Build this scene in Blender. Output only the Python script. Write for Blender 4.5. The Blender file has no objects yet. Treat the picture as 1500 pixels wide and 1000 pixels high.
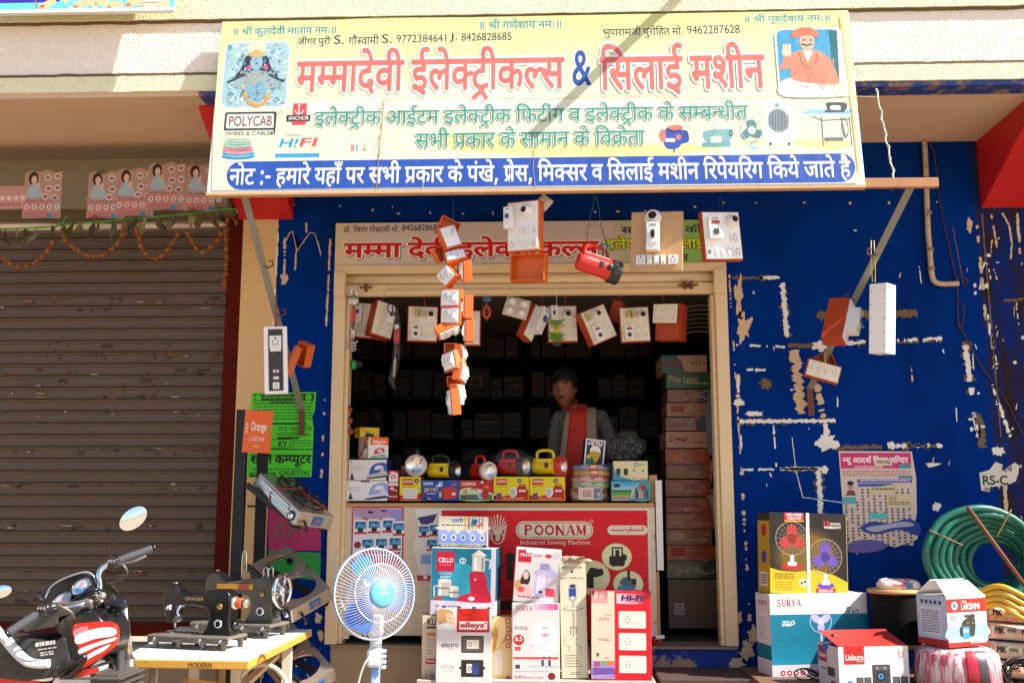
import bpy, bmesh, math, random
from math import sin, cos, pi, radians as R, sqrt, atan2
from mathutils import Vector as V, Matrix, Euler, noise
S = bpy.context.scene
COL = S.collection
# ---------------------------------------------------------------- camera
CAM = V((0.0, -6.3, 1.45)); FPX = 1500.0; PITCH = R(9.0); YAW = R(2.06)
cd = bpy.data.cameras.new('camera'); cd.sensor_width = 36; cd.lens = 36*FPX/1500; cd.clip_start = 0.05; cd.clip_end = 600
cam = bpy.data.objects.new('camera', cd); COL.objects.link(cam); cam.location = CAM; cam.rotation_euler = (R(90)+PITCH, 0, YAW)
S.camera = cam
# ---------------------------------------------------------------- world, sun, exposure
SUN = V((3.2, -1.0, 3.35)).normalized()
w = bpy.data.worlds.new('World'); S.world = w; w.use_nodes = True
nt = w.node_tree; bg = nt.nodes['Background']; sk = nt.nodes.new('ShaderNodeTexSky'); sk.sky_type = 'NISHITA'; sk.sun_disc = False
sk.sun_elevation = math.asin(SUN.z); sk.sun_rotation = atan2(SUN.x, SUN.y)
nt.links.new(sk.outputs[0], bg.inputs[0]); bg.inputs[1].default_value = 0.1
ld = bpy.data.lights.new('sun', 'SUN'); ld.energy = 5.0; ld.angle = R(0.5); ld.color = (1, .96, .89)
sun = bpy.data.objects.new('sun', ld); COL.objects.link(sun); sun.rotation_euler = SUN.to_track_quat('Z', 'Y').to_euler(); sun.location = (4, -4, 8)
S.view_settings.view_transform = 'Standard'; S.view_settings.look = 'None'; S.view_settings.gamma = 1; S.view_settings.exposure = 1.3
S.render.engine = 'CYCLES'
S.cycles.use_denoising = True; S.cycles.max_bounces = 8; S.cycles.diffuse_bounces = 4; S.cycles.transparent_max_bounces = 12; S.cycles.sample_clamp_indirect = 6
# ---------------------------------------------------------------- pixel of the photograph (1500 x 1000) -> point on the vertical plane y
RM = cam.rotation_euler.to_matrix()
def P(px, py, y=0.0):
    d = RM @ V(((px-750)/FPX, (500-py)/FPX, -1)); return CAM + d*((y-CAM.y)/d.y)
def ppm(px, py, y): return 1.0/(P(px+1, py, y)-P(px, py, y)).length
rnd = random.Random(7)
# ---------------------------------------------------------------- materials
def lin(h):
    h = h.lstrip('#'); h = h if len(h) == 6 else ''.join(q*2 for q in h); c = [int(h[i:i+2], 16)/255 for i in (0, 2, 4)]
    return tuple((x/12.92 if x <= .04045 else ((x+.055)/1.055)**2.4) for x in c)
_mc = {}
def mat(name, h, rough=.6, metal=0., var=.18, scale=9., bump=0., bscale=120., dirt=None, dscale=4., dlo=.55, dhi=.7, trans=0., alpha=1., spec=.5, stretch=None):
    if name in _mc: return _mc[name]
    m = bpy.data.materials.new(name); m.use_nodes = True; n = m.node_tree.nodes; l = m.node_tree.links; b = n['Principled BSDF']; _mc[name] = m
    c = lin(h) if isinstance(h, str) else h
    b.inputs['Roughness'].default_value = rough; b.inputs['Metallic'].default_value = metal; b.inputs['Specular IOR Level'].default_value = spec
    tc = n.new('ShaderNodeTexCoord'); src = tc.outputs['Object']
    if stretch:
        mp = n.new('ShaderNodeMapping'); mp.inputs['Scale'].default_value = stretch; l.new(src, mp.inputs[0]); src = mp.outputs[0]
    nz = n.new('ShaderNodeTexNoise'); nz.inputs['Scale'].default_value = scale; nz.inputs['Detail'].default_value = 6; nz.inputs['Roughness'].default_value = .65; l.new(src, nz.inputs['Vector'])
    mx = n.new('ShaderNodeMix'); mx.data_type = 'RGBA'
    k0, k1 = 1-var, 1+var*.55
    mx.inputs[6].default_value = (c[0]*k0, c[1]*k0*.98, c[2]*k0*.95, 1); mx.inputs[7].default_value = tuple(min(1, x*k1) for x in c)+(1,)
    l.new(nz.outputs[0], mx.inputs[0]); out = mx.outputs[2]
    if dirt:
        dz = n.new('ShaderNodeTexNoise'); dz.inputs['Scale'].default_value = dscale; dz.inputs['Detail'].default_value = 9; dz.inputs['Roughness'].default_value = .7; l.new(src, dz.inputs['Vector'])
        rp = n.new('ShaderNodeMapRange'); rp.inputs[1].default_value = dlo; rp.inputs[2].default_value = dhi; l.new(dz.outputs[0], rp.inputs[0])
        m2 = n.new('ShaderNodeMix'); m2.data_type = 'RGBA'; m2.inputs[7].default_value = lin(dirt)+(1,); l.new(rp.outputs[0], m2.inputs[0]); l.new(out, m2.inputs[6]); out = m2.outputs[2]
    l.new(out, b.inputs['Base Color'])
    r2 = n.new('ShaderNodeMapRange'); r2.inputs[3].default_value = max(.03, rough-.1); r2.inputs[4].default_value = min(1, rough+.12); l.new(nz.outputs[0], r2.inputs[0]); l.new(r2.outputs[0], b.inputs['Roughness'])
    if bump:
        bz = n.new('ShaderNodeTexNoise'); bz.inputs['Scale'].default_value = bscale; bz.inputs['Detail'].default_value = 4; l.new(src, bz.inputs['Vector'])
        bp = n.new('ShaderNodeBump'); bp.inputs['Strength'].default_value = bump; bp.inputs['Distance'].default_value = .01; l.new(bz.outputs[0], bp.inputs['Height']); l.new(bp.outputs[0], b.inputs['Normal'])
    if trans: b.inputs['Transmission Weight'].default_value = trans
    if alpha < 1: b.inputs['Alpha'].default_value = alpha
    return m
def ink(h, rough=.5):                                    # a printed or painted colour
    return mat('ink '+h, h, rough, var=.12, scale=11, dirt='#b5a68e', dscale=26, dlo=.68, dhi=1.05, spec=.3)
# ---------------------------------------------------------------- mesh builder
class MB:
    def __init__(s): s.v = []; s.f = []; s.mi = []; s.sm = []; s.m = []
    def slot(s, m):
        if m not in s.m: s.m.append(m)
        return s.m.index(m)
    def add(s, vs, fs, m, M=None, smooth=False):
        o = len(s.v); k = s.slot(m)
        s.v += [tuple(M @ V(p)) if M else tuple(p) for p in vs]
        for f in fs: s.f.append([o+i for i in f]); s.mi.append(k); s.sm.append(smooth)
        return s
    def box(s, c, d, m, M=None, rot=None):
        x, y, z = d[0]/2, d[1]/2, d[2]/2
        vs = [V((a*x, b*y, e*z)) for e in (-1, 1) for b in (-1, 1) for a in (-1, 1)]
        if rot: q = Euler(rot).to_matrix(); vs = [q @ p for p in vs]
        vs = [p+V(c) for p in vs]
        return s.add(vs, [(0, 2, 3, 1), (4, 5, 7, 6), (0, 1, 5, 4), (2, 6, 7, 3), (0, 4, 6, 2), (1, 3, 7, 5)], m, M)
    def bar(s, a, b, wd, th, m, up=(0, 0, 1)):           # a flat bar from a to b
        a, b = V(a), V(b); t = (b-a).normalized(); u = V(up); n = t.cross(u).normalized(); u = n.cross(t)
        vs = [p+n*(i*wd/2)+u*(j*th/2) for p in (a, b) for j in (-1, 1) for i in (-1, 1)]
        return s.add(vs, [(0, 2, 3, 1), (4, 5, 7, 6), (0, 1, 5, 4), (2, 6, 7, 3), (0, 4, 6, 2), (1, 3, 7, 5)], m)
    def tube(s, pts, r, m, n=8, closed=False, flat=1.0, caps=True, up=None):
        pts = [V(p) for p in pts]; N = len(pts); rs = r if isinstance(r, (list, tuple)) else [r]*N
        o = len(s.v); k = s.slot(m); prev = None
        for i, p in enumerate(pts):
            a = pts[(i-1) % N] if (closed or i) else p; b = pts[(i+1) % N] if (closed or i < N-1) else p
            t = (b-a)
            t = t.normalized() if t.length > 1e-9 else V((0, 0, 1))
            if prev is None:
                u = V(up) if up else (V((0, 0, 1)) if abs(t.z) < .9 else V((1, 0, 0)))
            else: u = prev
            u = (u-t*u.dot(t)); u = u.normalized() if u.length > 1e-6 else t.orthogonal().normalized(); prev = u; q = t.cross(u)
            for j in range(n):
                g = 2*pi*j/n; s.v.append(tuple(p+u*(rs[i]*flat*sin(g))+q*(rs[i]*cos(g))))
        M_ = N if closed else N-1
        for i in range(M_):
            for j in range(n):
                a = o+i*n+j; b = o+i*n+(j+1) % n; c = o+((i+1) % N)*n+(j+1) % n; d = o+((i+1) % N)*n+j
                s.f.append([a, b, c, d]); s.mi.append(k); s.sm.append(True)
        if not closed and caps:
            s.f.append([o+j for j in range(n)][::-1]); s.mi.append(k); s.sm.append(False)
            s.f.append([o+(N-1)*n+j for j in range(n)]); s.mi.append(k); s.sm.append(False)
        return s
    def lathe(s, prof, m, M=None, n=20, a0=0, a1=2*pi):   # profile (r, h) about local z
        o = len(s.v); k = s.slot(m); full = abs(a1-a0-2*pi) < 1e-6; c = n if full else n+1
        for r, h in prof:
            for j in range(c):
                g = a0+(a1-a0)*j/n; p = V((r*cos(g), r*sin(g), h)); s.v.append(tuple(M @ p) if M else tuple(p))
        for i in range(len(prof)-1):
            for j in range(n):
                j2 = (j+1) % c
                s.f.append([o+i*c+j, o+i*c+j2, o+(i+1)*c+j2, o+(i+1)*c+j]); s.mi.append(k); s.sm.append(True)
        return s
    def prism(s, poly, y0, y1, m, M=None, smooth=False):  # polygon in x,z thickened along y
        n = len(poly); ar = sum(poly[i][0]*poly[(i+1) % n][1]-poly[(i+1) % n][0]*poly[i][1] for i in range(n))
        if ar < 0: poly = poly[::-1]
        vs = [(x, y0, z) for x, z in poly]+[(x, y1, z) for x, z in poly]
        fs = [list(range(n)), list(range(2*n-1, n-1, -1))]+[[i, i+n, (i+1) % n+n, (i+1) % n] for i in range(n)]
        fs = [fs[0], fs[1]]+[[b for b in f] for f in fs[2:]]
        return s.add(vs, fs, m, M, smooth)
    def ball(s, c, r, m, n=12, M=None):
        r = (r, r, r) if not isinstance(r, (tuple, list)) else r; vs = []; fs = []; h = n//2+1
        for i in range(h+1):
            a = -pi/2+pi*i/h
            for j in range(n): vs.append((c[0]+r[0]*cos(a)*cos(2*pi*j/n), c[1]+r[1]*cos(a)*sin(2*pi*j/n), c[2]+r[2]*sin(a)))
        for i in range(h):
            for j in range(n): fs.append([i*n+j, i*n+(j+1) % n, (i+1)*n+(j+1) % n, (i+1)*n+j])
        return s.add(vs, fs, m, M, True)
    def mesh(s, name):
        me = bpy.data.meshes.new(name); me.from_pydata(s.v, [], s.f)
        for m in s.m: me.materials.append(m)
        me.polygons.foreach_set('material_index', s.mi); me.polygons.foreach_set('use_smooth', s.sm); me.update(); return me
    def build(s, name, parent=None, loc=None, rot=None, bevel=0, seg=2, weld=False, sub=0):
        me = s.mesh(name)
        if weld or sub:
            b = bmesh.new(); b.from_mesh(me); bmesh.ops.remove_doubles(b, verts=b.verts, dist=1e-5); bmesh.ops.recalc_face_normals(b, faces=b.faces); b.to_mesh(me); b.free()
        return link(name, me, parent, loc, rot, bevel, seg, sub)
def link(name, me, parent=None, loc=None, rot=None, bevel=0, seg=2, sub=0):
    o = bpy.data.objects.new(name, me); COL.objects.link(o)
    if parent: o.parent = parent
    if loc is not None: o.location = loc
    if rot is not None: o.rotation_euler = rot
    if bevel:
        b = o.modifiers.new('bevel', 'BEVEL'); b.width = bevel; b.segments = seg; b.limit_method = 'ANGLE'; b.angle_limit = R(40)
    if sub:
        b = o.modifiers.new('sub', 'SUBSURF'); b.levels = sub; b.render_levels = sub
    return o
def empty(name, loc, rot=(0, 0, 0)):
    o = bpy.data.objects.new(name, None); COL.objects.link(o); o.location = loc; o.rotation_euler = rot; o.empty_display_size = .1; return o
def tag(o, label, cat, group=None):
    o['label'] = label; o['category'] = cat
    if group: o['group'] = group
    return o
def copy_tree(o, parent=None):
    c = o.copy(); COL.objects.link(c)
    if parent: c.parent = parent
    for ch in list(o.children): copy_tree(ch, c)
    return c
def structure(o): o['kind'] = 'structure'; return o
def bez(p0, p1, p2, p3, n=12):
    p0, p1, p2, p3 = V(p0), V(p1), V(p2), V(p3)
    return [p0*(1-t)**3+p1*3*t*(1-t)**2+p2*3*t*t*(1-t)+p3*t**3 for t in [i/n for i in range(n+1)]]
def smoothpath(pts, n=6):                                 # Catmull-Rom
    pts = [V(p) for p in pts]; out = []; N = len(pts)
    for i in range(N-1):
        a, b, c, d = pts[max(i-1, 0)], pts[i], pts[i+1], pts[min(i+2, N-1)]
        for k in range(n):
            t = k/n; out.append(.5*((2*b)+(c-a)*t+(2*a-5*b+4*c-d)*t*t+(3*b-a-3*c+d)*t**3))
    return out+[pts[-1]]
def slow(a, k=(1.0,)):                                    # smooth outline through closed 2D points
    n = len(a); out = []
    for i in range(n):
        p0, p1, p2, p3 = a[i-1], a[i], a[(i+1) % n], a[(i+2) % n]
        for t in (0, .25, .5, .75):
            out.append(tuple(.5*((2*p1[q])+(p2[q]-p0[q])*t+(2*p0[q]-5*p1[q]+4*p2[q]-p3[q])*t*t+(3*p1[q]-p0[q]-3*p2[q]+p3[q])*t**3) for q in (0, 1)))
    return out
# ---------------------------------------------------------------- writing: outlines of the Devanagari letters (quadratic contours, deltas in 1/167 em)
GLY = '''0|-31 141,0 4q,5 4q,3 0,3 0q,5 -4q,0 -4,0 -3q,-5 -5q,-3 0,-3 0q,-5 5q|12 144,-4 -17q,-18 -14q,-13 0,-12 0q,-18 15q,-6 16,12 4,4 -12q,11 -12q,10 0,9 0q,9 13q,3 11
0|-31 129,0 4q,6 5q,3 0,4 0q,6 -5q,0 -4,0 -4q,-6 -6q,-4 0,-3 0q,-6 6q
45|13 72,0 5q,6 6q,4 0,4 0q,6 -6q,0 -5,0 -4q,-6 -6q,-4 0,-4 0q,-6 6q|13 20,0 4q,6 6q,4 0,4 0q,6 -6q,0 -4,0 -5q,-6 -6q,-4 0,-4 0q,-6 6q
170|78 36,0 -11q,-15 -12q,-11 0,-14 0q,-23 22q,-10 24,12 5,7 -18q,16 -20q,11 0,6 0q,8 5q,0 7,0 6q,-7 10q,-5 4,-5 -1q,-5 0,-1 11,12 1q,9 7q,0 6,0 6q,-7 6q,-6 0,-6 0q,-10 -4q,-6 -2,-4 11,5 2q,13 4q,8 0,13 0q,13 -13q,0 -10,0 -12q,-11 -8,2 -1q,2 -2,6 -1q,6 0,5 0q,9 1q,4 1,0 32,-12 0,0 12,86 0,0 -12,-17 0,0 -92,-14 0,0 92,-30 0,0 -92,-13 0,0 48,-4 -1q,-8 -1q,-4 0,-3 0q,-4 1,2 -5q
82|45 37,-5 0q,-9 -2q,-4 -2,-8 5q,-11 12q,0 9,0 4q,4 7q,2 2,4 3q,11 3q,8 0,15 0,0 14,-52 0,0 12,84 0,0 -12,-18 0,0 -26,-31 0,-5 0q,-4 -1q,-2 -1,-2 -2q,0 -4,0 -4q,4 -6q,3 -2,8 3q,9 0,12 0q,16 -13q,0 -10,0 -11q,-13 -13q,-13 -1,5 -2q,11 -4q,5 -2,-5 -11,-10 4q,-17 10q,-8 4,-9 1q,-12 5q,0 5,0 3q,4 5q,5 0,3 0q,7 -3q,5 -4,3 -1q,1 0,12 0q,13 7q,0 8,0 5q,-8 6q
82|45 37,-5 0q,-9 -2q,-4 -2,-8 5q,-11 12q,0 9,0 4q,4 7q,2 2,4 3q,11 3q,8 0,15 0,0 14,-52 0,0 12,84 0,0 -12,-18 0,0 -26,-31 0,-5 0q,-4 -1q,-2 -1,-2 -2q,0 -4,0 -4q,4 -6q,3 -2,8 3q,9 0,12 0q,16 -13q,0 -10,0 -11q,-13 -13q,-13 -1,5 -2q,11 -4q,5 -2,-5 -11,-10 4q,-17 10q,-8 4,-9 1q,-12 5q,0 5,0 3q,4 5q,5 0,3 0q,7 -3q,5 -4,3 -1q,1 0,12 0q,13 7q,0 8,0 5q,-8 6q|49 102,-4 6q,-5 13q,0 6,0 11q,15 11q,11 0,6 0q,9 -2q,3 -2,-4 -11,-2 2q,-7 2q,-3 0,-7 0q,-7 -8q,0 -6,0 -5q,4 -11q,4 -6
91|0 104,94 0,0 -12,-18 0,5 -7q,0 -8,0 -15q,-13 -7,6 -6q,9 -14q,0 -10,0 -8q,-7 -11q,-13 -6q,-8 0,-10 0q,-17 10q,-16 23q,-7 19,12 4,4 -13q,11 -19q,14 -12q,7 0,7 0q,9 6q,0 9,0 7q,-7 11q,-7 5,-5 -1q,-6 0,-1 12,13 0q,11 8q,0 8,0 5q,-5 8q,-4 2,-58 0
92|95 92,-16 0,0 -29,0 -8q,-3 -10q,-2 -4,-7 -8q,-13 -1,-3 12,4 1q,5 2q,2 2,2 2q,2 5q,0 7,0 29,-39 0,0 -33,0 -8q,1 -9q,3 -7q,7 -5q,5 -3,19 -11,10 -6q,9 -10q,0 -9,0 -7q,-5 -11q,-3 -4,-12 7,2 4q,4 7q,0 4,0 3q,-3 5q,-8 6q,-8 4,-14 9,-7 4q,-9 8q,-2 5,-3 6q,0 12,0 39,-13 0,0 12,95 0
127|130 92,-55 0,0 -34,8 8q,12 0,11 0q,13 -13q,0 -13,0 -8q,-5 -17q,-6 -9,-12 7,5 6q,5 14q,0 7,0 7q,-6 8q,-6 0,-9 0q,-10 -12,0 -43,-13 0,0 29,-4 -3q,-12 -6q,-8 0,-8 0q,-14 6q,-8 13q,0 9,0 14q,18 15q,15 0,3 0q,10 -1q,2 0,0 -12,-3 0q,-8 1q,-3 0,-10 0q,-11 -9q,0 -7,0 -9q,10 -9q,7 0,7 0q,12 7q,5 5,0 49,-62 0,0 12,130 0
136|122 92,0 -92,-14 0,0 8,-6 -4q,-14 -3q,-7 0,-18 0q,-33 18q,-16 21,-4 6q,-3 7q,0 3,0 4q,5 6q,5 0,5 0q,6 -4q,2 -4,4 4q,2 9q,0 5,0 5q,-1 7q,-1 4,-34 0,0 12,139 0,0 -12|89 39,6 0q,9 5q,4 3,0 45,-61 0,3 -6q,0 -10,0 -13q,-12 -16q,-10 -5,11 -14q,26 -15q,17 0,7 0q,13 3q,6 4,0 13,-4 -2q,-10 -4q,-7 0,-8 0q,-13 7q,-7 12q,0 7,0 12q,16 14q,13 0,3 0q,9 -1q,3 -1,-1 -11,-3 0q,-6 1q,-3 0,-8 0q,-9 -7q,0 -7,0 -7q,9 -7q
94|35 92,0 -53,0 -4q,-5 -5q,-3 0,-5 0q,-9 7q,-6 10q,0 4,0 4q,4 5q,6 0,4 0,0 32,-21 0,0 12,96 0,0 -12,-17 0,0 -92,-13 0,0 92
106|108 92,-17 0,0 -92,-13 0,0 28,-5 -3q,-12 -5q,-8 0,-13 0q,-16 14q,0 12,0 5q,4 8q,3 3,-25 0,0 12,49 0,3 0q,6 -1q,1 0,-1 -11,-6 0,-9 0q,-12 -8q,0 -8,0 -8q,9 -7q,7 0,8 0q,12 7q,5 5,0 49,-78 0,0 12,108 0
124|109 92,0 -92,-14 0,0 62,-23 0,-6 0q,-3 0,6 -5q,7 -13q,0 -8,0 -7q,-6 -11q,-12 -5q,-6 0,-9 0q,-16 11q,-15 23q,-7 20,12 4,8 -22q,16 -23q,10 0,5 0q,7 5q,0 7,0 7q,-10 13q,-7 5,4 11,45 0,0 18,-95 0,0 12,126 0,0 -12
84|86 92,-24 0,0 -34,-9 0,-8 0q,-11 -2q,-4 -3,-9 -6q,0 -11,0 -8q,7 -11q,12 -5q,7 0,9 0q,13 4q,7 4,4 -12,-7 -4q,-17 -4q,-8 0,-12 0q,-18 9q,-10 16q,0 12,0 11q,11 14q,19 8q,10 0,0 0,0 22,-48 0,0 12,86 0
120|106 92,0 -92,-14 0,0 92,-22 0,0 -38,0 -8q,-3 -9q,-3 -4,-3 -4q,-11 -5q,-8 0,-16 0q,-7 10,-3 4q,-3 12q,0 9,0 33,-13 0,0 12,123 0,0 -12|42 36,8 0q,4 6,1 2q,1 8q,0 7,0 33,-29 0,0 -33,0 -7q,1 -7q,2 -3,2 -3q,5 -3q
95|80 92,0 -92,-13 0,0 55,-19 0,-10 0q,-10 -2q,-3 -3,-4 -3q,0 -7,0 -9q,12 -15q,12 -9,-9 -9,-8 7q,-13 13q,-7 14q,0 8,0 6q,4 10q,4 2,4 5q,14 3q,11 0,22 0,0 26,-67 0,0 12,97 0,0 -12
87|69 -10,-4 6q,-6 12q,-2 4,-2 0q,-5 -1q,-2 0,-7 0q,-14 4q,-12 8q,-7 13q,0 9,0 8q,5 10q,4 4,5 5q,16 4q,10 0,1 0,0 16,-49 0,0 12,89 0,0 -12,-26 0,0 -28,-9 0,-9 0q,-12 -2q,-4 -3,-4 -2q,-4 -8q,0 -5,0 -9q,13 -12q,14 0,1 0q,2 0q,1 1,-1 3q,0 2,0 6q,7 5q,4 0,7 0q,8 -8q,0 -5,0 -5q,-5 -6q,-4 -2,2 -4q,6 -8q,4 -6
92|0 104,95 0,0 -12,-17 0,0 -92,-14 0,0 50,-30 0,0 -9,0 -5q,-5 -5q,-3 0,-4 0q,-10 7q,-6 10q,0 5,0 4q,5 5q,5 0,48 0,0 30,-64 0
95|80 92,0 -92,-14 0,0 32,-4 -3q,-12 -5q,-8 0,-6 0q,-11 5q,-4 3,-4 5q,-4 12q,0 11,0 32,-13 0,0 12,97 0,0 -12|66 92,-39 0,0 -30,0 -7q,1 -8q,2 -5q,2 -2,4 -4q,8 0,6 0q,12 6q,4 5
128|77 92,0 -34,4 4q,9 4q,6 0,11 0q,14 -13q,0 -13,0 -8q,-5 -17q,-6 -9,-12 7,4 6q,6 14q,0 7,0 7q,-7 8q,-6 0,-9 0q,-9 -12,0 -43,-14 0,0 32,-4 -3q,-11 -5q,-7 0,-6 0q,-11 5q,-3 4,-4 5q,-4 12q,0 9,0 33,-13 0,0 12,131 0,0 -12|27 92,0 -32,0 -9q,2 -8q,2 -3,4 -4q,6 0,7 0q,11 6q,4 4,0 46
95|98 92,-18 0,0 -92,-13 0,0 28,-5 -4q,-12 -4q,-10 0,-9 0q,-15 7q,-8 12q,0 9,0 14q,20 15q,16 0,2 0q,7 0q,7 -1q,2 0,-2 -12,-3 1q,-8 1q,-4 0,-4 0q,-3 -1,23 -28,3 3q,3 3,0 49,-67 0,0 12,98 0|21 48,0 -9q,11 -8q,8 0,3 0q,6 1q,2 0,-23 30,-7 -5q
117|29 105,6 0q,10 -3q,3 -4,4 -4q,3 -11q,0 -10,0 -19,34 0,0 38,-22 0,0 12,53 0,0 -12,-18 0,0 -92,-13 0,0 42,-34 0,0 -6,0 -6q,-5 -5q,-3 0,-3 0q,-7 4q,-6 7q,-4 7q,0 3,0 3q,5 5q,5 0,5 0,0 17,0 8q,-2 8q,-1 3,-4 5q,-7 0,-4 0q,-5 -5q,0 -3,0 -5q,8 -5q,9 0,-1 -12,-13 1q,-14 10q,0 11,0 9q,12 9q
100|85 92,0 -92,-14 0,0 42,-37 0,0 -6,0 -6q,-4 -5q,-4 0,-3 0q,-7 4q,-6 7q,-4 7q,0 3,0 3q,5 5q,6 0,4 0,0 38,-21 0,0 12,102 0,0 -12|71 92,-37 0,0 -38,37 0
97|99 104,0 -12,-17 0,0 -92,-14 0,0 30,-4 -3q,-13 -5q,-9 0,-15 0q,-18 20q,-3 17,11 2q,10 8q,0 7,0 5q,-4 8q,-3 3,-20 0,0 12|22 50,3 -8q,10 -8q,8 0,9 0q,12 7q,4 5,0 46,-33 0,5 -9q,0 -9,0 -18q
68|66 7,-9 -9,-10 8q,-17 17q,-14 15q,-4 5,-3 5q,-2 6q,0 3,0 3q,5 6q,5 0,5 0q,6 -4q,2 -4,7 4q,6 10q,0 6,0 4q,-2 7q,-1 3,-40 0,0 12,71 0,0 -12,-18 0,3 -6q,0 -10,0 -9q,-7 -13q,-13 -8q,-8 -4,7 -8q,20 -19q
113|0 92,0 12,116 0,0 -12,-18 0,0 -92,-13 0,0 59,-1 0q,-2 0,-4 0q,-8 -4q,-8 -10q,-3 -10,-13 4,2 7q,4 6,-4 3q,-8 4q,-5 0,-7 0q,-7 -8q,0 -6,0 -6q,7 -12q,14 -12q,10 -8,-10 -9,-9 8q,-16 16q,-9 15q,0 9,0 9q,8 11q,12 5q,6 0,7 0q,13 -5q,5 -4,10 9q,14 0,1 0q,1 0,0 21
93|95 92,-17 0,0 -92,-14 0,0 28,-4 -4q,-12 -4q,-9 0,-9 0q,-14 7q,-8 12q,0 9,0 14q,19 15q,15 0,3 0q,6 0q,6 -1q,2 0,-1 -12,-3 0q,-8 1q,-4 0,-10 0q,-12 -9q,0 -8,0 -9q,11 -8q,7 0,9 0q,12 8q,4 4,0 49,-64 0,0 12,95 0
113|20 32,-6 0q,-7 5q,0 5,0 5q,6 5q,4 0,3 0q,7 -2q,5 -4,8 3q,11 14q,0 11,0 9q,-10 11q,-8 0,-5 0q,-5 -4q,0 -4,0 -2q,3 -6q,10 -4q,9 -1,-3 -11,-16 1q,-15 13q,0 10,0 9q,12 10q,11 0,8 0q,14 -7q,8 -14q,0 -11,0 -11q,-12 -20q,-10 -5,8 -7q,14 -16q,5 -7,-11 -7,-8 12q,-14 15q,-6 5,-5 0q|98 92,0 -92,-13 0,0 92,-15 0,0 12,46 0,0 -12
96|99 104,0 -12,-17 0,0 -92,-14 0,0 32,-5 -3q,-12 -5q,-9 0,-6 0q,-11 5q,-4 3,-4 5q,-4 12q,0 11,0 32,-13 0,0 12|68 92,-34 0,34 -44|32 40,3 -4q,9 0,4 0q,8 3q,4 2,-34 43,0 -22,0 -7q,2 -8q,2 -5q
113|98 92,0 -92,-14 0,0 44,-4 -1q,-10 -1q,-7 0,-7 0q,-15 2q,-6 2,-3 -2q,-4 -2,7 -8q,18 -19q,10 -8,-9 -9,-9 8q,-17 17q,-12 15q,-4 5,-4 5q,-1 6q,0 3,0 3q,5 6q,5 0,5 0q,6 -4q,2 -4,4 4q,2 9q,0 5,0 5q,-1 8q,-1 3,-34 0,0 12,115 0,0 -12|62 54,6 0q,11 1q,5 1,0 36,-37 0,1 -3q,2 -8q,0 -5,0 -7q,-4 -10q,-2 -3,8 -2q
88|54 12,6 1q,7 6q,0 6,0 6q,-9 7q,-11 0,-12 0q,-12 -9q,0 -8,0 -5q,4 -10q,12 -12q,11 -9,-9 -9,-15 12q,-16 21q,0 13,0 6q,5 10q,4 3,-3 3q,-4 9q,0 6,0 4q,3 7q,3 2,4 3q,9 3q,7 0,22 0,0 14,-60 0,0 12,91 0,0 -12,-17 0,0 -26,-36 0,-5 0q,-4 -1q,-2 -1,-2 -2q,0 -4,0 -4q,3 -5q,2 -2,8 3q,9 0,12 0q,14 -7q,7 -11q,0 -6,0 -10q,-11 -13q,-11 -3
43|28 92,0 -92,-13 0,0 92,-15 0,0 12,46 0,0 -12
43|15 92,-15 0,0 12,13 0,-2 3q,-2 9q,0 5,0 13q,19 15q,16 0,24 0q,36 -25q,13 -22,-14 0,-25 35q,-31 0,-11 0q,-14 -9q,0 -9,0 -5q,4 -8q,2 -2,18 0,0 -12,-18 0,0 -92,-13 0
43|-31 102,-3 6q,-3 11q,0 6,0 11q,14 13q,13 0,10 0q,13 -9q,10 -20q,4 -16,19 0,0 -12,-18 0,0 -92,-13 0,0 92,-15 0,0 12,14 0,-4 17q,-10 17q,-10 0,-6 0q,-7 -9q,0 -7,0 -6q,3 -9q,2 -5
0|-41 -2,9 4q,9 0,13 0q,14 -13q,0 -11,0 -10q,-16 -13q,-14 0,-16 0q,-24 16q,-10 12,10 7,7 -8q,11 -10q,14 -5q,8 0,18 0q,0 13,0 5q,-9 5q,-5 0,-4 0q,-8 -1q,-3 -2
0|-10 -41,-5 -1q,-9 -3q,-5 0,-12 0q,-15 13q,0 11,0 9q,16 14q,13 0,13 0q,18 -10q,14 -15q,6 -9,-10 -6,-9 14q,-19 14q,-12 0,-8 0q,-9 -6q,0 -5,0 -7q,8 -5q,5 0,5 0q,7 2q,3 2
0|-28 102,-4 14q,-6 15q,-9 6q,-5 0,-4 0q,-6 -1q,-2 -1,-4 12,6 2q,9 0,9 0q,13 -8q,11 -21q,4 -18
0|-30 102,-4 7q,-8 6q,-7 2q,-4 0,-4 0q,-7 -2q,-3 -1,-4 11,3 2q,9 2q,5 0,7 0q,12 -7q,4 -7,1 1,-4 8q,-6 10q,-8 4q,-5 0,-4 0q,-5 -2q,-2 0,-4 11,6 2q,9 0,9 0q,13 -8q,11 -21q,4 -18
43|28 92,0 -92,-13 0,0 92,-15 0,0 12,46 0,0 -12|15 102,-3 14q,-7 15q,-9 6q,-5 0,-4 0q,-6 -1q,-2 -1,-4 12,7 2q,8 0,9 0q,13 -8q,11 -21q,5 -18
43|28 92,0 -92,-13 0,0 92,-15 0,0 12,46 0,0 -12|13 102,-4 7q,-8 6q,-7 2q,-4 0,-4 0q,-6 -2q,-4 -1,-4 11,4 2q,8 2q,5 0,7 0q,12 -7q,4 -7,1 1,-4 8q,-6 10q,-7 4q,-6 0,-4 0q,-5 -2q,-2 0,-4 11,7 2q,8 0,9 0q,13 -8q,11 -21q,5 -18
100|69 104,13 0,0 -104,-13 0|32 104,14 0,0 -104,-14 0
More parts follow.
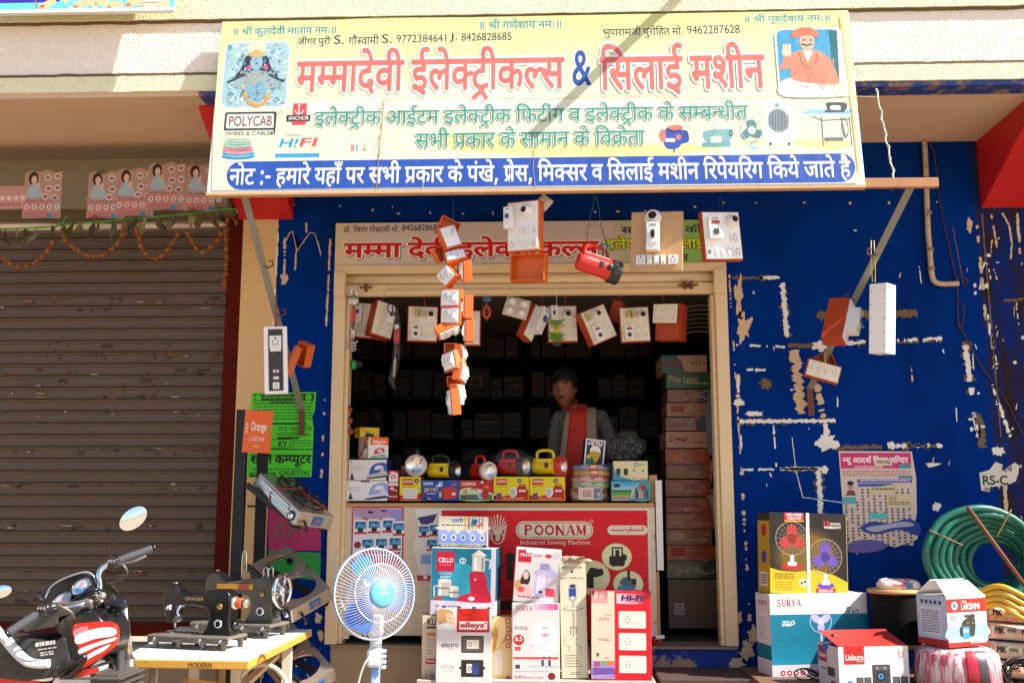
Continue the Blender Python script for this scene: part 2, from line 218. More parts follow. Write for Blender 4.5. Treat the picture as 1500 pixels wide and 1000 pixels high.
0|-32 102,-3 6q,-5 13q,0 6,0 11q,15 11q,11 0,5 0q,9 -2q,4 -2,-4 -11,-3 2q,-6 2q,-4 0,-7 0q,-7 -8q,0 -6,0 -5q,5 -11q,4 -6
100|103 92,-28 0,0 -36,4 2q,9 3q,6 0,11 0,0 -11,-8 0,-8 0q,-9 -4q,-5 -4,0 -42,-13 0,0 29,-4 -3q,-12 -6q,-8 0,-8 0q,-14 6q,-8 13q,0 9,0 14q,18 15q,15 0,3 0q,10 -1q,2 0,0 -12,-3 0q,-8 1q,-3 0,-10 0q,-11 -9q,0 -7,0 -9q,10 -9q,7 0,7 0q,12 7q,5 5,0 49,-62 0,0 12,103 0
60|80 30,-6 -6q,-15 -7q,-12 0,-13 0q,-16 14q,0 11,0 4q,4 9q,3 3,-8 3q,-10 12q,0 9,0 10q,14 13q,10 0,9 0q,12 -9q,0 -8,0 -7q,-7 -7,-10 6,2 2q,1 4q,0 2,0 2q,-3 5q,-4 0,-5 0q,-7 -8q,0 -5,0 -6q,5 -6q,9 -3q,4 -1,5 2q,6 0,2 0q,4 -1q,2 0,-2 -12,-1 1q,-3 0q,0 0,-9 0q,-9 -7q,0 -7,0 -6q,9 -7q,8 0,9 0q,12 7q,4 5
60|0 104,62 0,0 -12,-62 0|34 50,0 -9,0 -5q,-5 -5q,-3 0,-4 0q,-10 7q,-6 10q,0 5,0 4q,5 5q,5 0,48 0,0 -12
58|34 54,37 0,0 -12,-37 0,0 -6,0 -6q,-4 -5q,-4 0,-3 0q,-7 4q,-6 7q,-4 7q,0 3,0 3q,5 5q,6 0,4 0,0 38,-21 0,0 12,61 0,0 -12,-27 0
83|0 104,86 0,0 -12,-86 0|90 58,-4 1q,-4 0,-4 0q,-8 -4q,-8 -10q,-3 -10,-13 4,2 7q,4 6,-4 3q,-8 4q,-5 0,-7 0q,-7 -8q,0 -6,0 -6q,7 -12q,14 -12q,10 -8,-10 -9,-9 8q,-16 16q,-9 15q,0 9,0 9q,8 11q,12 5q,6 0,7 0q,13 -5q,5 -4,10 9q,14 0,3 0q,5 -1q,2 0
65|62 54,5 0q,8 0q,5 1,1 -12,-4 -1q,-9 0q,-5 0,-7 0q,-15 2q,-6 2,-3 -2q,-4 -2,7 -8q,18 -19q,10 -8,-9 -9,-9 8q,-17 17q,-12 15q,-4 5,-4 5q,-1 6q,0 3,0 3q,5 6q,5 0,5 0q,6 -4q,2 -4,4 4q,2 9q,0 5,0 5q,-1 8q,-1 3,-34 0,0 12,67 0,0 -12,-20 0,1 -3q,2 -8q,0 -5,0 -7q,-4 -10q,-2 -3,8 -2q
127|8 9,21 12,-9 2q,-12 14q,0 11,0 14q,18 15q,15 0,3 0q,10 -1q,2 0,0 -12,-3 0q,-8 1q,-3 0,-10 0q,-11 -9q,0 -7,0 -9q,10 -9q,7 0,7 0q,12 7q,5 5,0 49,-62 0,0 12,130 0,0 -12,-55 0,0 -34,5 4q,9 4q,6 0,11 0q,13 -13q,0 -13,0 -8q,-5 -17q,-6 -9,-12 7,5 6q,5 14q,0 7,0 7q,-6 8q,-6 0,-5 0q,-9 -6q,-5 -6,0 -43,-13 0,0 29,-2 -1q,-3 -2q,-2 -2,-39 -26
84|86 92,-24 0,0 -34,-9 0,-8 0q,-11 -2q,-4 -3,-9 -6q,0 -11,0 -8q,7 -11q,12 -5q,7 0,9 0q,13 4q,7 4,4 -12,-7 -4q,-17 -4q,-8 0,-12 0q,-18 9q,-10 16q,0 12,0 11q,11 14q,19 8q,10 0,0 0,0 22,-48 0,0 12,86 0|5 -28,41 26,7 0,25 -30,-10 -6,-20 24,-35 -24
95|8 9,28 17,-9 1q,-6 5,-4 5q,-4 12q,0 11,0 32,-13 0,0 12,97 0,0 -12,-17 0,0 -92,-14 0,0 32,-51 -34|66 92,-39 0,0 -30,0 -7q,1 -8q,2 -5q,2 -2,4 -4q,8 0,6 0q,12 6q,4 5
118|40 7,-8 11,42 25,-9 2q,-16 5q,-6 2,-7 -4q,-16 -10q,-7 -4,-8 11,7 3q,12 8q,6 3,-8 6q,-7 12q,0 7,0 9q,14 12q,12 0,11 0q,14 -12q,0 -10,0 -7q,-7 -11q,-6 -5,7 -3q,20 -4q,10 -1,0 40,-13 0,0 12,43 0,0 -12,-17 0,0 -92,-13 0,0 39|28 83,0 -4q,6 -9q,7 -4,6 3q,6 9q,0 5,0 6q,-7 5q,-5 0,-5 0q,-8 -5q
94|86 49,0 -7q,-5 -15q,-5 -6,-12 7,4 4q,5 11q,0 6,0 6q,-6 7q,-5 0,-6 0q,-5 -4,-4 -5q,-12 -8q,-7 -3,7 -8q,20 -19q,11 -8,-9 -9,-10 8q,-17 17q,-14 15q,-4 5,-3 5q,-2 6q,0 3,0 3q,5 6q,5 0,5 0q,6 -4q,2 -4,7 4q,6 10q,0 6,0 4q,-2 7q,-1 3,-40 0,0 12,96 0,0 -12,-43 0,3 -6q,0 -10,0 -2q,0 -2,4 1q,5 0,9 0q,12 -12q
166|0 104,169 0,0 -12,-17 0,0 -92,-14 0,0 28,-4 -3q,-12 -5q,-8 0,-13 0q,-17 14q,0 12,0 5q,4 8q,4 3,-23 0,0 12,47 0,3 0q,6 -1q,1 0,-2 -11,-5 0,-10 0q,-11 -8q,0 -8,0 -8q,9 -7q,7 0,8 0q,12 7q,4 5,0 49,-138 0|84 33,-3 -3q,-9 -6q,-12 -4q,-7 0,-13 0q,-16 14q,0 12,0 5q,4 8q,3 3,-25 0,0 12,47 0,3 0q,6 -1q,1 0,-1 -11,-4 0,-9 0q,-12 -8q,0 -8,0 -8q,9 -7q,7 0,8 0q,12 7q,5 5
114|44 -2,-14 0q,-17 14q,0 11,0 9q,5 6,-5 4q,-6 10q,0 7,0 4q,3 7q,3 2,4 3q,10 3q,7 0,11 0,0 14,-45 0,0 12,116 0,0 -12,-17 0,0 -94,-13 0,0 19,-4 -4q,-12 -9q,-16 -6q|86 92,-28 0,0 -26,-24 0,-5 0q,-5 -1q,-1 -1,-3 -2q,0 -4,0 -4q,4 -6q,4 -2,8 4q,10 0,2 0q,7 0q,5 -1q,2 -1,-1 -12,-3 1q,-7 1q,-4 0,-10 0q,-11 -8q,0 -6,0 -8q,10 -6q,8 0,13 0q,20 14q,9 11
150|153 92,-17 0,0 -92,-14 0,0 25,-5 -3q,-12 -5q,-10 0,-13 0q,-16 14q,0 11,0 4q,4 9q,3 3,-8 3q,-10 12q,0 9,0 10q,14 13q,10 0,9 0q,12 -9q,0 -8,0 -7q,-7 -7,-10 6,2 2q,1 4q,0 2,0 2q,-3 5q,-4 0,-5 0q,-7 -8q,0 -5,0 -6q,5 -6q,9 -3q,4 -1,5 2q,6 0,2 0q,4 -1q,2 0,-2 -12,-1 1q,-3 0q,0 0,-9 0q,-9 -7q,0 -7,0 -6q,9 -7q,8 0,9 0q,12 7q,4 5,0 51,-10 0,0 12,41 0|0 104,50 0,0 -12,-50 0|34 50,0 -9,0 -5q,-5 -5q,-3 0,-4 0q,-10 7q,-6 10q,0 5,0 4q,5 5q,5 0,47 0,0 -12
109|84 92,0 -30,0 -7q,2 -8q,2 -5q,2 -2,3 -4q,9 0,6 0q,12 7q,4 4,6 -11,-6 -5q,-14 -7q,-10 0,-6 0q,-11 5q,-4 3,-4 4q,-2 6,-39 0,0 -6,0 -6q,-4 -5q,-4 0,-3 0q,-7 4q,-6 7q,-4 7q,0 3,0 3q,5 5q,6 0,4 0,0 38,-21 0,0 12,112 0,0 -12|34 54,37 0,0 2q,0 4,0 32,-37 0
45|8 -22,2 10q,5 23q,1 8,16 0,1 -1,-2 -9q,-8 -21q,-4 -10
57|8 56,40 0,0 -13,-40 0
45|12 9,0 6q,6 5q,4 0,4 0q,7 -5q,0 -6,0 -6q,-7 -5q,-4 0,-4 0q,-6 5q
49|24 69,-4 0q,-6 5q,0 6,0 7q,6 5q,4 0,5 0q,6 -5q,0 -7,0 -6q,-6 -5q|24 -2,-4 0q,-6 5q,0 6,0 6q,6 5q,4 0,5 0q,6 -5q,0 -6,0 -6q,-6 -5q'''.split('\n')
WORDS = dict(x.split('=') for x in '''kul=40 51.33 8.34.25.16.36.26.33 22.31.15.31.23 17.22.2.40
gan=40 51.33 10.14.36.27.31.23 17.22.2.40
gur=40 51.33 10.34.52.16.36.26.31.23 17.22.2.40
jig=12.33.10.24 18.34.24.33
gos=10.39.47.26.31.22.33
bhu=21.34.18.31.24.31.22.12.33 18.34.24.38.32.30.15 22.38.59
mam=22.45.22.31.16.36.26.33 5.25.36.42.49.33.8.46.29
sil=32.29.25.31.5 22.27.33.17
item=4.25.36.42.49.33.8 3.5.13.22 4.25.36.42.49.33.8 32.19.13.33.1.10 26 4.25.36.42.49.33.8 8.36 29.45.20.55.33.15
sab=29.21.33 50.8.31.24 8.36 29.31.22.31.17 8.36 32.26.48.36.15.31
note=17.38.13 60.58 30.22.31.24.36 23.30.31.0 18.24 29.21.33 50.8.31.24 8.36 18.1.9.36.57 50.36.29.57 32.22.42.29.24 26 32.29.25.31.5 22.27.33.17 32.24.18.36.23.32.24.1.10 32.8.23.36 12.31.15.36 30.37
pro=50.38.59 32.12.10.24 10.38.47.26.31.22.33 22.38.59
m2=22.45.22.31 16.36.26.33 4.25.36.42.49.33.8.46.29
st=29.21.33 50.8.31.24 8.33
il=4.25.36.42.49.33.8 32.29.25.31.5
ta=22.24.45.22.15
com=27.31.1.32.15 8.56.23.35.13.24
grn=16.33.18.31.26.25.33 26 17.35.15.17 26.28.41 8.33 30.31.32.16.41.8 27.34.21.8.31.22.17.31.7.1
new=44.23.35 3.16.27.41 32.26.54.31 22.32.44.16.24
sub=6.53 22.31.43.23.32.22.8 32.26.54.31.25.23 29.31.1.11.39.24
nek=17.39.8.24.33 30.36.15.34
ev=7.26.1
box=18.31.22.33
cls=7.42.29.25.36.1.13 42.25.31.29.36.12
'''.strip().split('\n'))
_gc = {}
def glyph(i):
    if i in _gc: return _gc[i]
    a = GLY[i].split('|'); cs = []
    for c in a[1:]:
        x = y = 0; pts = []
        for t in c.split(','):
            on = not t.endswith('q'); dx, dy = t.rstrip('q').split(); x += int(dx); y += int(dy); pts.append((x, y, on))
        full = []
        for k, p in enumerate(pts):
            q = pts[k-1]
            if not p[2] and not q[2]: full.append(((p[0]+q[0])/2, (p[1]+q[1])/2, True))
            full.append(p)
        s0 = next(k for k, p in enumerate(full) if p[2]); full = full[s0:]+full[:s0]; out = []
        for k, p in enumerate(full):
            if p[2]: out.append((p[0], p[1]))
            else:
                a0, b0 = full[k-1], full[(k+1) % len(full)]
                for t in (.33, .67): out.append(tuple(a0[z]*(1-t)**2+2*p[z]*t*(1-t)+b0[z]*t*t for z in (0, 1)))
        cs.append(out)
    _gc[i] = (int(a[0]), cs); return _gc[i]
_tc = {}
def textmesh(s, bold=0., dev=False):                         # bolder = the letter laid down again in a small ring
    if not dev: bold *= .45
    if bold <= 0: return textmesh0(s, dev)
    v0, f0 = textmesh0(s, dev); vs = []; fs = []; n = 8 if bold < .03 else 12
    for j in range(n):
        o = len(vs); dx, dy = bold*cos(2*pi*j/n), bold*sin(2*pi*j/n); vs += [(p[0]+dx, p[1]+dy, p[2]+.017*j) for p in v0]; fs += [[o+i for i in f] for f in f0]
    return vs, fs
def textmesh0(s, dev=False):
    k = (s, dev)
    if k in _tc: return _tc[k]
    vs = []; fix = []
    def fill(cu, ox=0., z=0.):
        o = bpy.data.objects.new('t', cu); me = o.to_mesh(); k0 = len(vs); vs.extend((v.co.x+ox, v.co.y, z) for v in me.vertices)
        for p in me.polygons:
            f = [k0+i for i in p.vertices]; ar = sum(vs[f[i]][0]*vs[f[(i+1) % len(f)]][1]-vs[f[(i+1) % len(f)]][0]*vs[f[i]][1] for i in range(len(f)))
            fix.append(f if ar > 0 else f[::-1])
        o.to_mesh_clear(); bpy.data.objects.remove(o); bpy.data.curves.remove(cu)
    if dev:                                               # each letter filled by itself; neighbours lie a hair apart so that joined headlines never share a plane
        x = 0; par = 0
        for wd in WORDS[s].split(' '):
            for g in wd.split('.'):
                adv, cs = glyph(int(g)); par = (par+1) % 3
                area = lambda c: sum(c[i-1][0]*c[i][1]-c[i][0]*c[i-1][1] for i in range(len(c)))
                outs = [c for c in cs if area(c) < 0]; holes = [c for c in cs if area(c) >= 0]
                for oi, oc in enumerate(outs):             # strokes of one letter may cross: fill them one by one
                    cu = bpy.data.curves.new('t', 'CURVE'); cu.dimensions = '2D'; cu.fill_mode = 'BOTH'
                    ins = lambda p: sum(((oc[i][1] > p[1]) != (oc[i-1][1] > p[1])) and p[0] < (oc[i-1][0]-oc[i][0])*(p[1]-oc[i][1])/(oc[i-1][1]-oc[i][1])+oc[i][0] for i in range(len(oc))) % 2
                    for c in [oc]+[h for h in holes if ins(h[0])]:
                        sp = cu.splines.new('POLY'); sp.points.add(len(c)-1); sp.use_cyclic_u = True
                        for q, p in zip(sp.points, c): q.co = (p[0]/167, p[1]/167, 0, 1)
                    fill(cu, x/167, par*.31+oi*.053)
                x += adv
            x += 43
    else:
        cu = bpy.data.curves.new('t', 'FONT'); cu.body = s; cu.resolution_u = 3; fill(cu)
    _tc[k] = (vs, fix); return _tc[k]
# slab-serif capitals for the mastheads set in such letters: stems and bowls as strokes
# ---------------------------------------------------------------- flat print on a face: coordinates are those of a quad (tl, tr, br, bl) or rect (x0, y0, x1, y1) drawn over the face
class Print:
    def __init__(s, q, w, h, eps=.0002):
        if len(q) == 4 and not isinstance(q[0], (tuple, list)): q = [(q[0], q[1]), (q[2], q[1]), (q[2], q[3]), (q[0], q[3])]
        s.q = [V(p) for p in q]; s.w = w; s.h = h; s.mb = MB(); s.eps = eps; s.bb = []; s.force = None; s.mf = ink
        tl, tr, br, bl = s.q; s.sx = w/(((tr-tl).length+(br-bl).length)/2); s.sy = h/(((bl-tl).length+(br-tr).length)/2)
    def uv(s, x, y):
        tl, tr, br, bl = s.q; u = v = .5; p = V((x, y))
        for _ in range(6):
            f = tl*(1-u)*(1-v)+tr*u*(1-v)+br*u*v+bl*(1-u)*v-p
            du = (tr-tl)*(1-v)+(br-bl)*v; dv = (bl-tl)*(1-u)+(br-tr)*u; D = du.x*dv.y-du.y*dv.x
            u -= (f.x*dv.y-f.y*dv.x)/D; v -= (du.x*f.y-du.y*f.x)/D
        return u*s.w, (1-v)*s.h
    def put(s, pts, fs, c):                                  # a shape lies one layer above whatever it overlaps
        xs, ys = [p[0] for p in pts], [p[1] for p in pts]; e = .0004; b = (min(xs)+e, min(ys)+e, max(xs)-e, max(ys)-e)
        k = s.force or 1+max([q[4] for q in s.bb if q[0] < b[2] and q[2] > b[0] and q[1] < b[3] and q[3] > b[1]], default=0)
        s.bb.append(b+(k,)); m = c if not isinstance(c, str) else s.mf(c)
        s.mb.add([(p[0], -s.eps*(k+(p[2] if len(p) > 2 else 0)), p[1]) for p in pts], fs, m)
    def frame(s, x0, y0, x1, y1):
        cx, cy = s.uv((x0+x1)/2, (y0+y1)/2); return cx, cy, abs(x1-x0)*s.sx, abs(y1-y0)*s.sy
    def R(s, x0, y0, x1, y1, c, r=0, a=0):
        cx, cy, w, h = s.frame(x0, y0, x1, y1); r = min(r*s.sx, w/2, h/2)
        if r > 0:
            pts = []
            for ox, oy, g0 in ((w/2-r, h/2-r, 0), (-w/2+r, h/2-r, 90), (-w/2+r, -h/2+r, 180), (w/2-r, -h/2+r, 270)):
                for j in range(6): g = R(g0+18*j); pts.append((ox+r*cos(g), oy+r*sin(g)))
        else: pts = [(w/2, h/2), (-w/2, h/2), (-w/2, -h/2), (w/2, -h/2)]
        if a: ca, sa = cos(R(a)), sin(R(a)); pts = [(x*ca-y*sa, x*sa+y*ca) for x, y in pts]
        s.put([(cx+x, cy+y) for x, y in pts], [list(range(len(pts)))], c); return s
    def E(s, x, y, rx, ry, c, n=24, a=0, inner=0):
        cx, cy = s.uv(x, y); rx *= s.sx; ry *= s.sy; ca, sa = cos(R(a)), sin(R(a))
        pt = lambda g, k: (cx+k*(rx*cos(g)*ca-ry*sin(g)*sa), cy+k*(rx*cos(g)*sa+ry*sin(g)*ca))
        if not inner: s.put([pt(2*pi*j/n, 1) for j in range(n)], [list(range(n))], c)
        else: s.put([pt(2*pi*j/n, 1) for j in range(n)]+[pt(2*pi*j/n, inner) for j in range(n)], [(j, (j+1) % n, n+(j+1) % n, n+j) for j in range(n)], c)
        return s
    def G(s, pts, c, smooth=False):
        if smooth: pts = slow(pts)
        q = [s.uv(*p) for p in pts]; n = len(q); ar = sum(q[i][0]*q[(i+1) % n][1]-q[(i+1) % n][0]*q[i][1] for i in range(n))
        s.put(q if ar > 0 else q[::-1], [list(range(n))], c); return s
    def L(s, pts, wd, c):                                 # a line of the given width
        q = [V(s.uv(*p)) for p in pts]; wd = wd*s.sx/2; vs = []; N = len(q)
        for i, p in enumerate(q):
            t = (q[min(i+1, N-1)]-q[max(i-1, 0)]).normalized(); nn = V((-t.y, t.x)); vs += [tuple(p+nn*wd), tuple(p-nn*wd)]
        s.put(vs, [(2*i, 2*i+1, 2*i+3, 2*i+2) for i in range(N-1)], c); return s
    def T(s, t, x0, y0, x1, y1, c, b=.0, out=None, dev=False, shear=0, a=0, shadow=None):
        vs, fs = textmesh(t, b, dev)
        if not vs: return s
        ax, bx = min(p[0] for p in vs), max(p[0] for p in vs); ay, by = min(p[1] for p in vs), max(p[1] for p in vs)
        cx, cy, w, h = s.frame(x0, y0, x1, y1); kx, ky = w/(bx-ax), h/max(1e-6, by-ay); mx_, my = (ax+bx)/2, (ay+by)/2; ca, sa = cos(R(a)), sin(R(a))
        def tf(p, ox=0, oy=0):
            x = (p[0]-mx_)*kx; y = (p[1]-my)*ky; x += shear*y; return (cx+x*ca-y*sa+ox, cy+x*sa+y*ca+oy, p[2])
        if shadow: s.put([tf(p, shadow[1]*s.sx, -shadow[1]*s.sy) for p in textmesh(t, b+(out[1] if out else 0), dev)[0]], textmesh(t, b+(out[1] if out else 0), dev)[1], shadow[0])
        if out: v2, f2 = textmesh(t, b+out[1], dev); s.put([tf(p) for p in v2], f2, out[0])
        s.put([tf(p) for p in vs], fs, c); return s
    def D(s, t, x0, y0, x1, y1, c, b=.0, **k): return s.T(t, x0, y0, x1, y1, c, b, dev=True, **k)
    def dashes(s, x0, y0, x1, y1, n, c, fill=.55):        # small print too fine to read
        h = (y1-y0)/n
        for i in range(n):
            x = x0
            while x < x1-1:
                l = rnd.uniform(2, 7); e = min(x+l, x1)
                if e-x > .6: s.R(x, y0+i*h, e, y0+i*h+h*fill, c)
                x = e+rnd.uniform(.8, 1.6)
        return s
    def grad(s, x0, y0, x1, y1, c0, c1, n=14, vert=True): # a printed colour blend
        a, b = [int(c0[i:i+2], 16) for i in (1, 3, 5)], [int(c1[i:i+2], 16) for i in (1, 3, 5)]
        for i in range(n):
            t = (i+.5)/n; c = '#%02x%02x%02x' % tuple(round(p+(q-p)*t) for p, q in zip(a, b))
            if vert: s.R(x0, y0+(y1-y0)*i/n, x1, y0+(y1-y0)*(i+1)/n, c)
            else: s.R(x0+(x1-x0)*i/n, y0, x0+(x1-x0)*(i+1)/n, y1, c)
        return s
    def build(s, parent, M=None, name='print', loc=None, rot=None):
        if M:
            s.mb.v = [tuple(M @ V(p)) for p in s.mb.v]
        return s.mb.build(name, parent, loc, rot)
SERIF = {  # strokes for slab-serif capitals on a 0..1 x 0..1 body: thick and thin lines, bowls
 'P': [('s', .22), ('b', .22, .5, 1, .88)], 'R': [('s', .22), ('b', .22, .5, 1, .85), ('d', .45, .5, .92, 0)], 'N': [('s', .17), ('s', .85, .09), ('d', .12, 1, .88, 0)],
 'M': [('s', .13, .09), ('s', .87), ('d', .1, 1, .5, .1), ('t', .5, .1, .88, 1)], 'A': [('t', .1, 0, .5, 1), ('d', .5, 1, .88, 0), ('h', .22, .74, .33)], 'O': [('o',)], 'U': [('u',)],
 'Y': [('d', .12, 1, .5, .45), ('t', .5, .45, .88, 1), ('s2', .5)], 'S': [('S',)]}
def serif(pr, word, x0, y0, x1, y1, c, wt=1.0):
    n = len(word); cw = (x1-x0)/n; H = y1-y0
    for i, ch in enumerate(word):
        l = x0+i*cw+cw*.05; ww = cw*.9; X = lambda a: l+a*ww; Y = lambda b: y1-b*H; th = ww*.2*wt; tn = ww*.09
        def slab(x, y): pr.R(X(x)-ww*.17, Y(y)-H*.035, X(x)+ww*.17, Y(y)+H*.035, c)
        for k in SERIF[ch]:
            if k[0] == 's': pr.R(X(k[1])-(k[2]*ww if len(k) > 2 else th)/2, y0, X(k[1])+(k[2]*ww if len(k) > 2 else th)/2, y1, c); slab(k[1], .965); slab(k[1], .035)
            elif k[0] == 's2': pr.R(X(.5)-th/2, Y(.5), X(.5)+th/2, y1, c); slab(.5, .035); slab(.12, .965); slab(.88, .965)
            elif k[0] == 'd': pr.L([(X(k[1]), Y(k[2])), (X(k[3]), Y(k[4]))], th, c)
            elif k[0] == 't': pr.L([(X(k[1]), Y(k[2])), (X(k[3]), Y(k[4]))], tn, c)
            elif k[0] == 'h': pr.R(X(k[1]), Y(k[3])-H*.04, X(k[2]), Y(k[3])+H*.04, c)
            elif k[0] == 'b':
                a, lo, hi, rr = k[1:]; cy = (lo+hi)/2; pts = [(X(a), Y(hi-.04)), (X(.5), Y(hi-.04))]+[(X(.5+(rr-.58)*sin(g)), Y(cy+(hi-lo-.08)/2*cos(g))) for g in [R(20*q) for q in range(1, 9)]]+[(X(.5), Y(lo+.04)), (X(a), Y(lo+.04))]
                pr.L(pts, th*.75, c)
            elif k[0] == 'o': pr.E(X(.5), Y(.5), ww*.48, H*.52, c, inner=.6)
            elif k[0] == 'u': pr.L([(X(.2), Y(1)), (X(.2), Y(.35)), (X(.27), Y(.13)), (X(.5), Y(.03)), (X(.73), Y(.13)), (X(.8), Y(.35)), (X(.8), Y(1))], th*.85, c); slab(.2, .965); slab(.8, .965)
            elif k[0] == 'S': pr.L([(X(.82), Y(.78)), (X(.7), Y(.93)), (X(.45), Y(.97)), (X(.22), Y(.85)), (X(.2), Y(.68)), (X(.4), Y(.54)), (X(.68), Y(.43)), (X(.82), Y(.27)), (X(.74), Y(.1)), (X(.5), Y(.03)), (X(.27), Y(.08)), (X(.16), Y(.24))], th*.85, c)
        if ch == 'A' or ch == 'N' or ch == 'M':
            slab(.1, .035) if ch == 'A' else None; slab(.88, .035) if ch == 'A' else None
    return pr
# ---------------------------------------------------------------- cartons: origin at the middle of the front face's lower edge
def carton(name, label, rect, y, d, base, front=None, side=None, top=None, rz=0, ry=0, rx=0, group=None, cat='box', parent=None, rough=.5, dirt='#8a7458', side_left=True):
    x0, y0, x1, y1 = rect; xm, ym = (x0+x1)/2, (y0+y1)/2
    w = (P(x1, ym, y)-P(x0, ym, y)).length/max(.3, cos(R(rz))); h = P(xm, y0, y).z-P(xm, y1, y).z
    m = mat('card '+base, base, rough, var=.1, scale=6, bump=.15, bscale=30, dirt=dirt, dscale=7, dlo=.62, dhi=.85)
    o = MB().box((0, d/2, h/2), (w, d, h), m).build(name, None, P(xm, y1, y), (R(rx), R(ry), R(rz)), bevel=.0025, seg=2)
    tag(o, label, cat, group)
    if front:
        p = Print(rect, w, h); front(p); p.build(o, Matrix.Translation((-w/2, -.0004, 0)))
    if side:
        p = Print((0, 0, 100, 100), d, h); side(p)
        M = (Matrix.Translation((-w/2-.0004, d, 0)) @ Matrix.Rotation(-pi/2, 4, 'Z')) if side_left else (Matrix.Translation((w/2+.0004, 0, 0)) @ Matrix.Rotation(pi/2, 4, 'Z'))
        p.build(o, M, 'side_print')
    if top:
        p = Print((0, 0, 100, 100), w, d); top(p); p.build(o, Matrix.Translation((-w/2, 0, h+.0004)) @ Matrix.Rotation(-pi/2, 4, 'X'), 'top_print')
    o['wh'] = (w, h); return o
# ================================================================ the street and the building
M_blue = mat('navy wall paint', '#002c78', .8, var=.34, scale=2.2, bump=.2, bscale=45, spec=.04, dirt='#061c40', dscale=1.5, dlo=.48, dhi=.8, stretch=(1, 1, .45))
def chips(m):                                              # small flakes of lost paint, thicker near the ground, and grime by the pillar
    n = m.node_tree.nodes; l = m.node_tree.links; b = n['Principled BSDF']; old = b.inputs['Base Color'].links[0].from_socket
    g = n.new('ShaderNodeNewGeometry'); sp = n.new('ShaderNodeSeparateXYZ'); l.new(g.outputs['Position'], sp.inputs[0])
    nz = n.new('ShaderNodeTexNoise'); nz.inputs['Scale'].default_value = 22; nz.inputs['Detail'].default_value = 5; nz.inputs['Roughness'].default_value = .6; l.new(g.outputs['Position'], nz.inputs['Vector'])
    zr = n.new('ShaderNodeMapRange'); zr.inputs[1].default_value = .5; zr.inputs[2].default_value = 1.5; zr.inputs[3].default_value = .635; zr.inputs[4].default_value = .76; l.new(sp.outputs[2], zr.inputs[0])
    gt = n.new('ShaderNodeMath'); gt.operation = 'GREATER_THAN'; l.new(nz.outputs[0], gt.inputs[0]); l.new(zr.outputs[0], gt.inputs[1])
    mx = n.new('ShaderNodeMix'); mx.data_type = 'RGBA'; mx.inputs[7].default_value = lin('#c9ad86')+(1,); l.new(gt.outputs[0], mx.inputs[0]); l.new(old, mx.inputs[6])
    # brown grime column towards the next pillar
    n2 = n.new('ShaderNodeTexNoise'); n2.inputs['Scale'].default_value = 5; n2.inputs['Detail'].default_value = 8; n2.inputs['Roughness'].default_value = .7
    mp = n.new('ShaderNodeMapping'); mp.inputs['Scale'].default_value = (1.6, 1, .5); l.new(g.outputs['Position'], mp.inputs[0]); l.new(mp.outputs[0], n2.inputs['Vector'])
    xr = n.new('ShaderNodeMapRange'); xr.inputs[1].default_value = P(1405, 450).x; xr.inputs[2].default_value = P(1445, 450).x; xr.inputs[3].default_value = -.6; xr.inputs[4].default_value = .12; l.new(sp.outputs[0], xr.inputs[0])
    ad = n.new('ShaderNodeMath'); ad.operation = 'ADD'; l.new(xr.outputs[0], ad.inputs[0]); l.new(n2.outputs[0], ad.inputs[1])
    r3 = n.new('ShaderNodeMapRange'); r3.inputs[1].default_value = .5; r3.inputs[2].default_value = .72; l.new(ad.outputs[0], r3.inputs[0])
    m3 = n.new('ShaderNodeMix'); m3.data_type = 'RGBA'; m3.inputs[7].default_value = lin('#2e2118')+(1,); l.new(r3.outputs[0], m3.inputs[0]); l.new(mx.outputs[2], m3.inputs[6])
    l.new(m3.outputs[2], b.inputs['Base Color'])
chips(M_blue)
M_cream = mat('cream pillar paint', '#d2aa70', .6, var=.1, scale=2.5, dirt='#b08c5c', dscale=3, dlo=.58, dhi=.8, bump=.1, bscale=40)
M_stucco = mat('pale stucco', '#eadfd2', .85, var=.1, scale=20, bump=.9, bscale=75, dirt='#b99f84', dscale=2.2, dlo=.6, dhi=.85)
M_stucco2 = mat('greenish stucco', '#dcd8b4', .85, var=.1, scale=20, bump=.9, bscale=75, dirt='#a8977a', dscale=2.5, dlo=.6, dhi=.85)
M_groove = mat('stained plaster groove', '#6b543a', .9, var=.3, scale=15, bump=.3)
M_soffit = mat('soffit paint', '#c4a68a', .8, var=.08, scale=1.2, dirt='#a88a70', dscale=1.3, dlo=.6, dhi=.9)
M_red = mat('red beam paint', '#b8140c', .5, var=.15, scale=3, dirt='#7a1008', dscale=3, dlo=.6, dhi=.8)
M_conc = mat('bare concrete', '#9a8266', .9, var=.25, scale=5, bump=.5, bscale=50, dirt='#6e5a45', dscale=3)
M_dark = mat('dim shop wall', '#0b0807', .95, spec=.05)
M_frame = mat('cream shutter paint', '#d8bd92', .45, var=.12, scale=5, dirt='#6b4a2e', dscale=14, dlo=.66, dhi=.75)
M_brown = mat('red brown metal', '#52140a', .85, var=.2, scale=6, spec=.08)
M_ground = mat('dusty road', '#a48d74', .95, var=.2, scale=2, bump=.4, bscale=20, dirt='#7d6a56', dscale=.8)
M_white = mat('white plastic', '#e6e3dc', .35, var=.05, scale=10)
M_black = mat('black plastic', '#151515', .4, var=.2)
M_chrome = mat('chrome', '#d8d8d8', .12, metal=1, var=.1)
M_steel = mat('stainless steel', '#c0b4a6', .3, metal=.8, var=.15, scale=30)
M_rust = mat('rusty iron', '#6b3d22', .8, var=.4, scale=20, bump=.3)
M_wood = mat('raw plywood edge', '#b98a55', .7, var=.25, scale=18, stretch=(1, 1, 6))
g = MB(); g.add([(-150, -150, 0), (150, -150, 0), (150, 150, 0), (-150, 150, 0)], [(0, 1, 2, 3)], M_ground); structure(g.build('ground'))
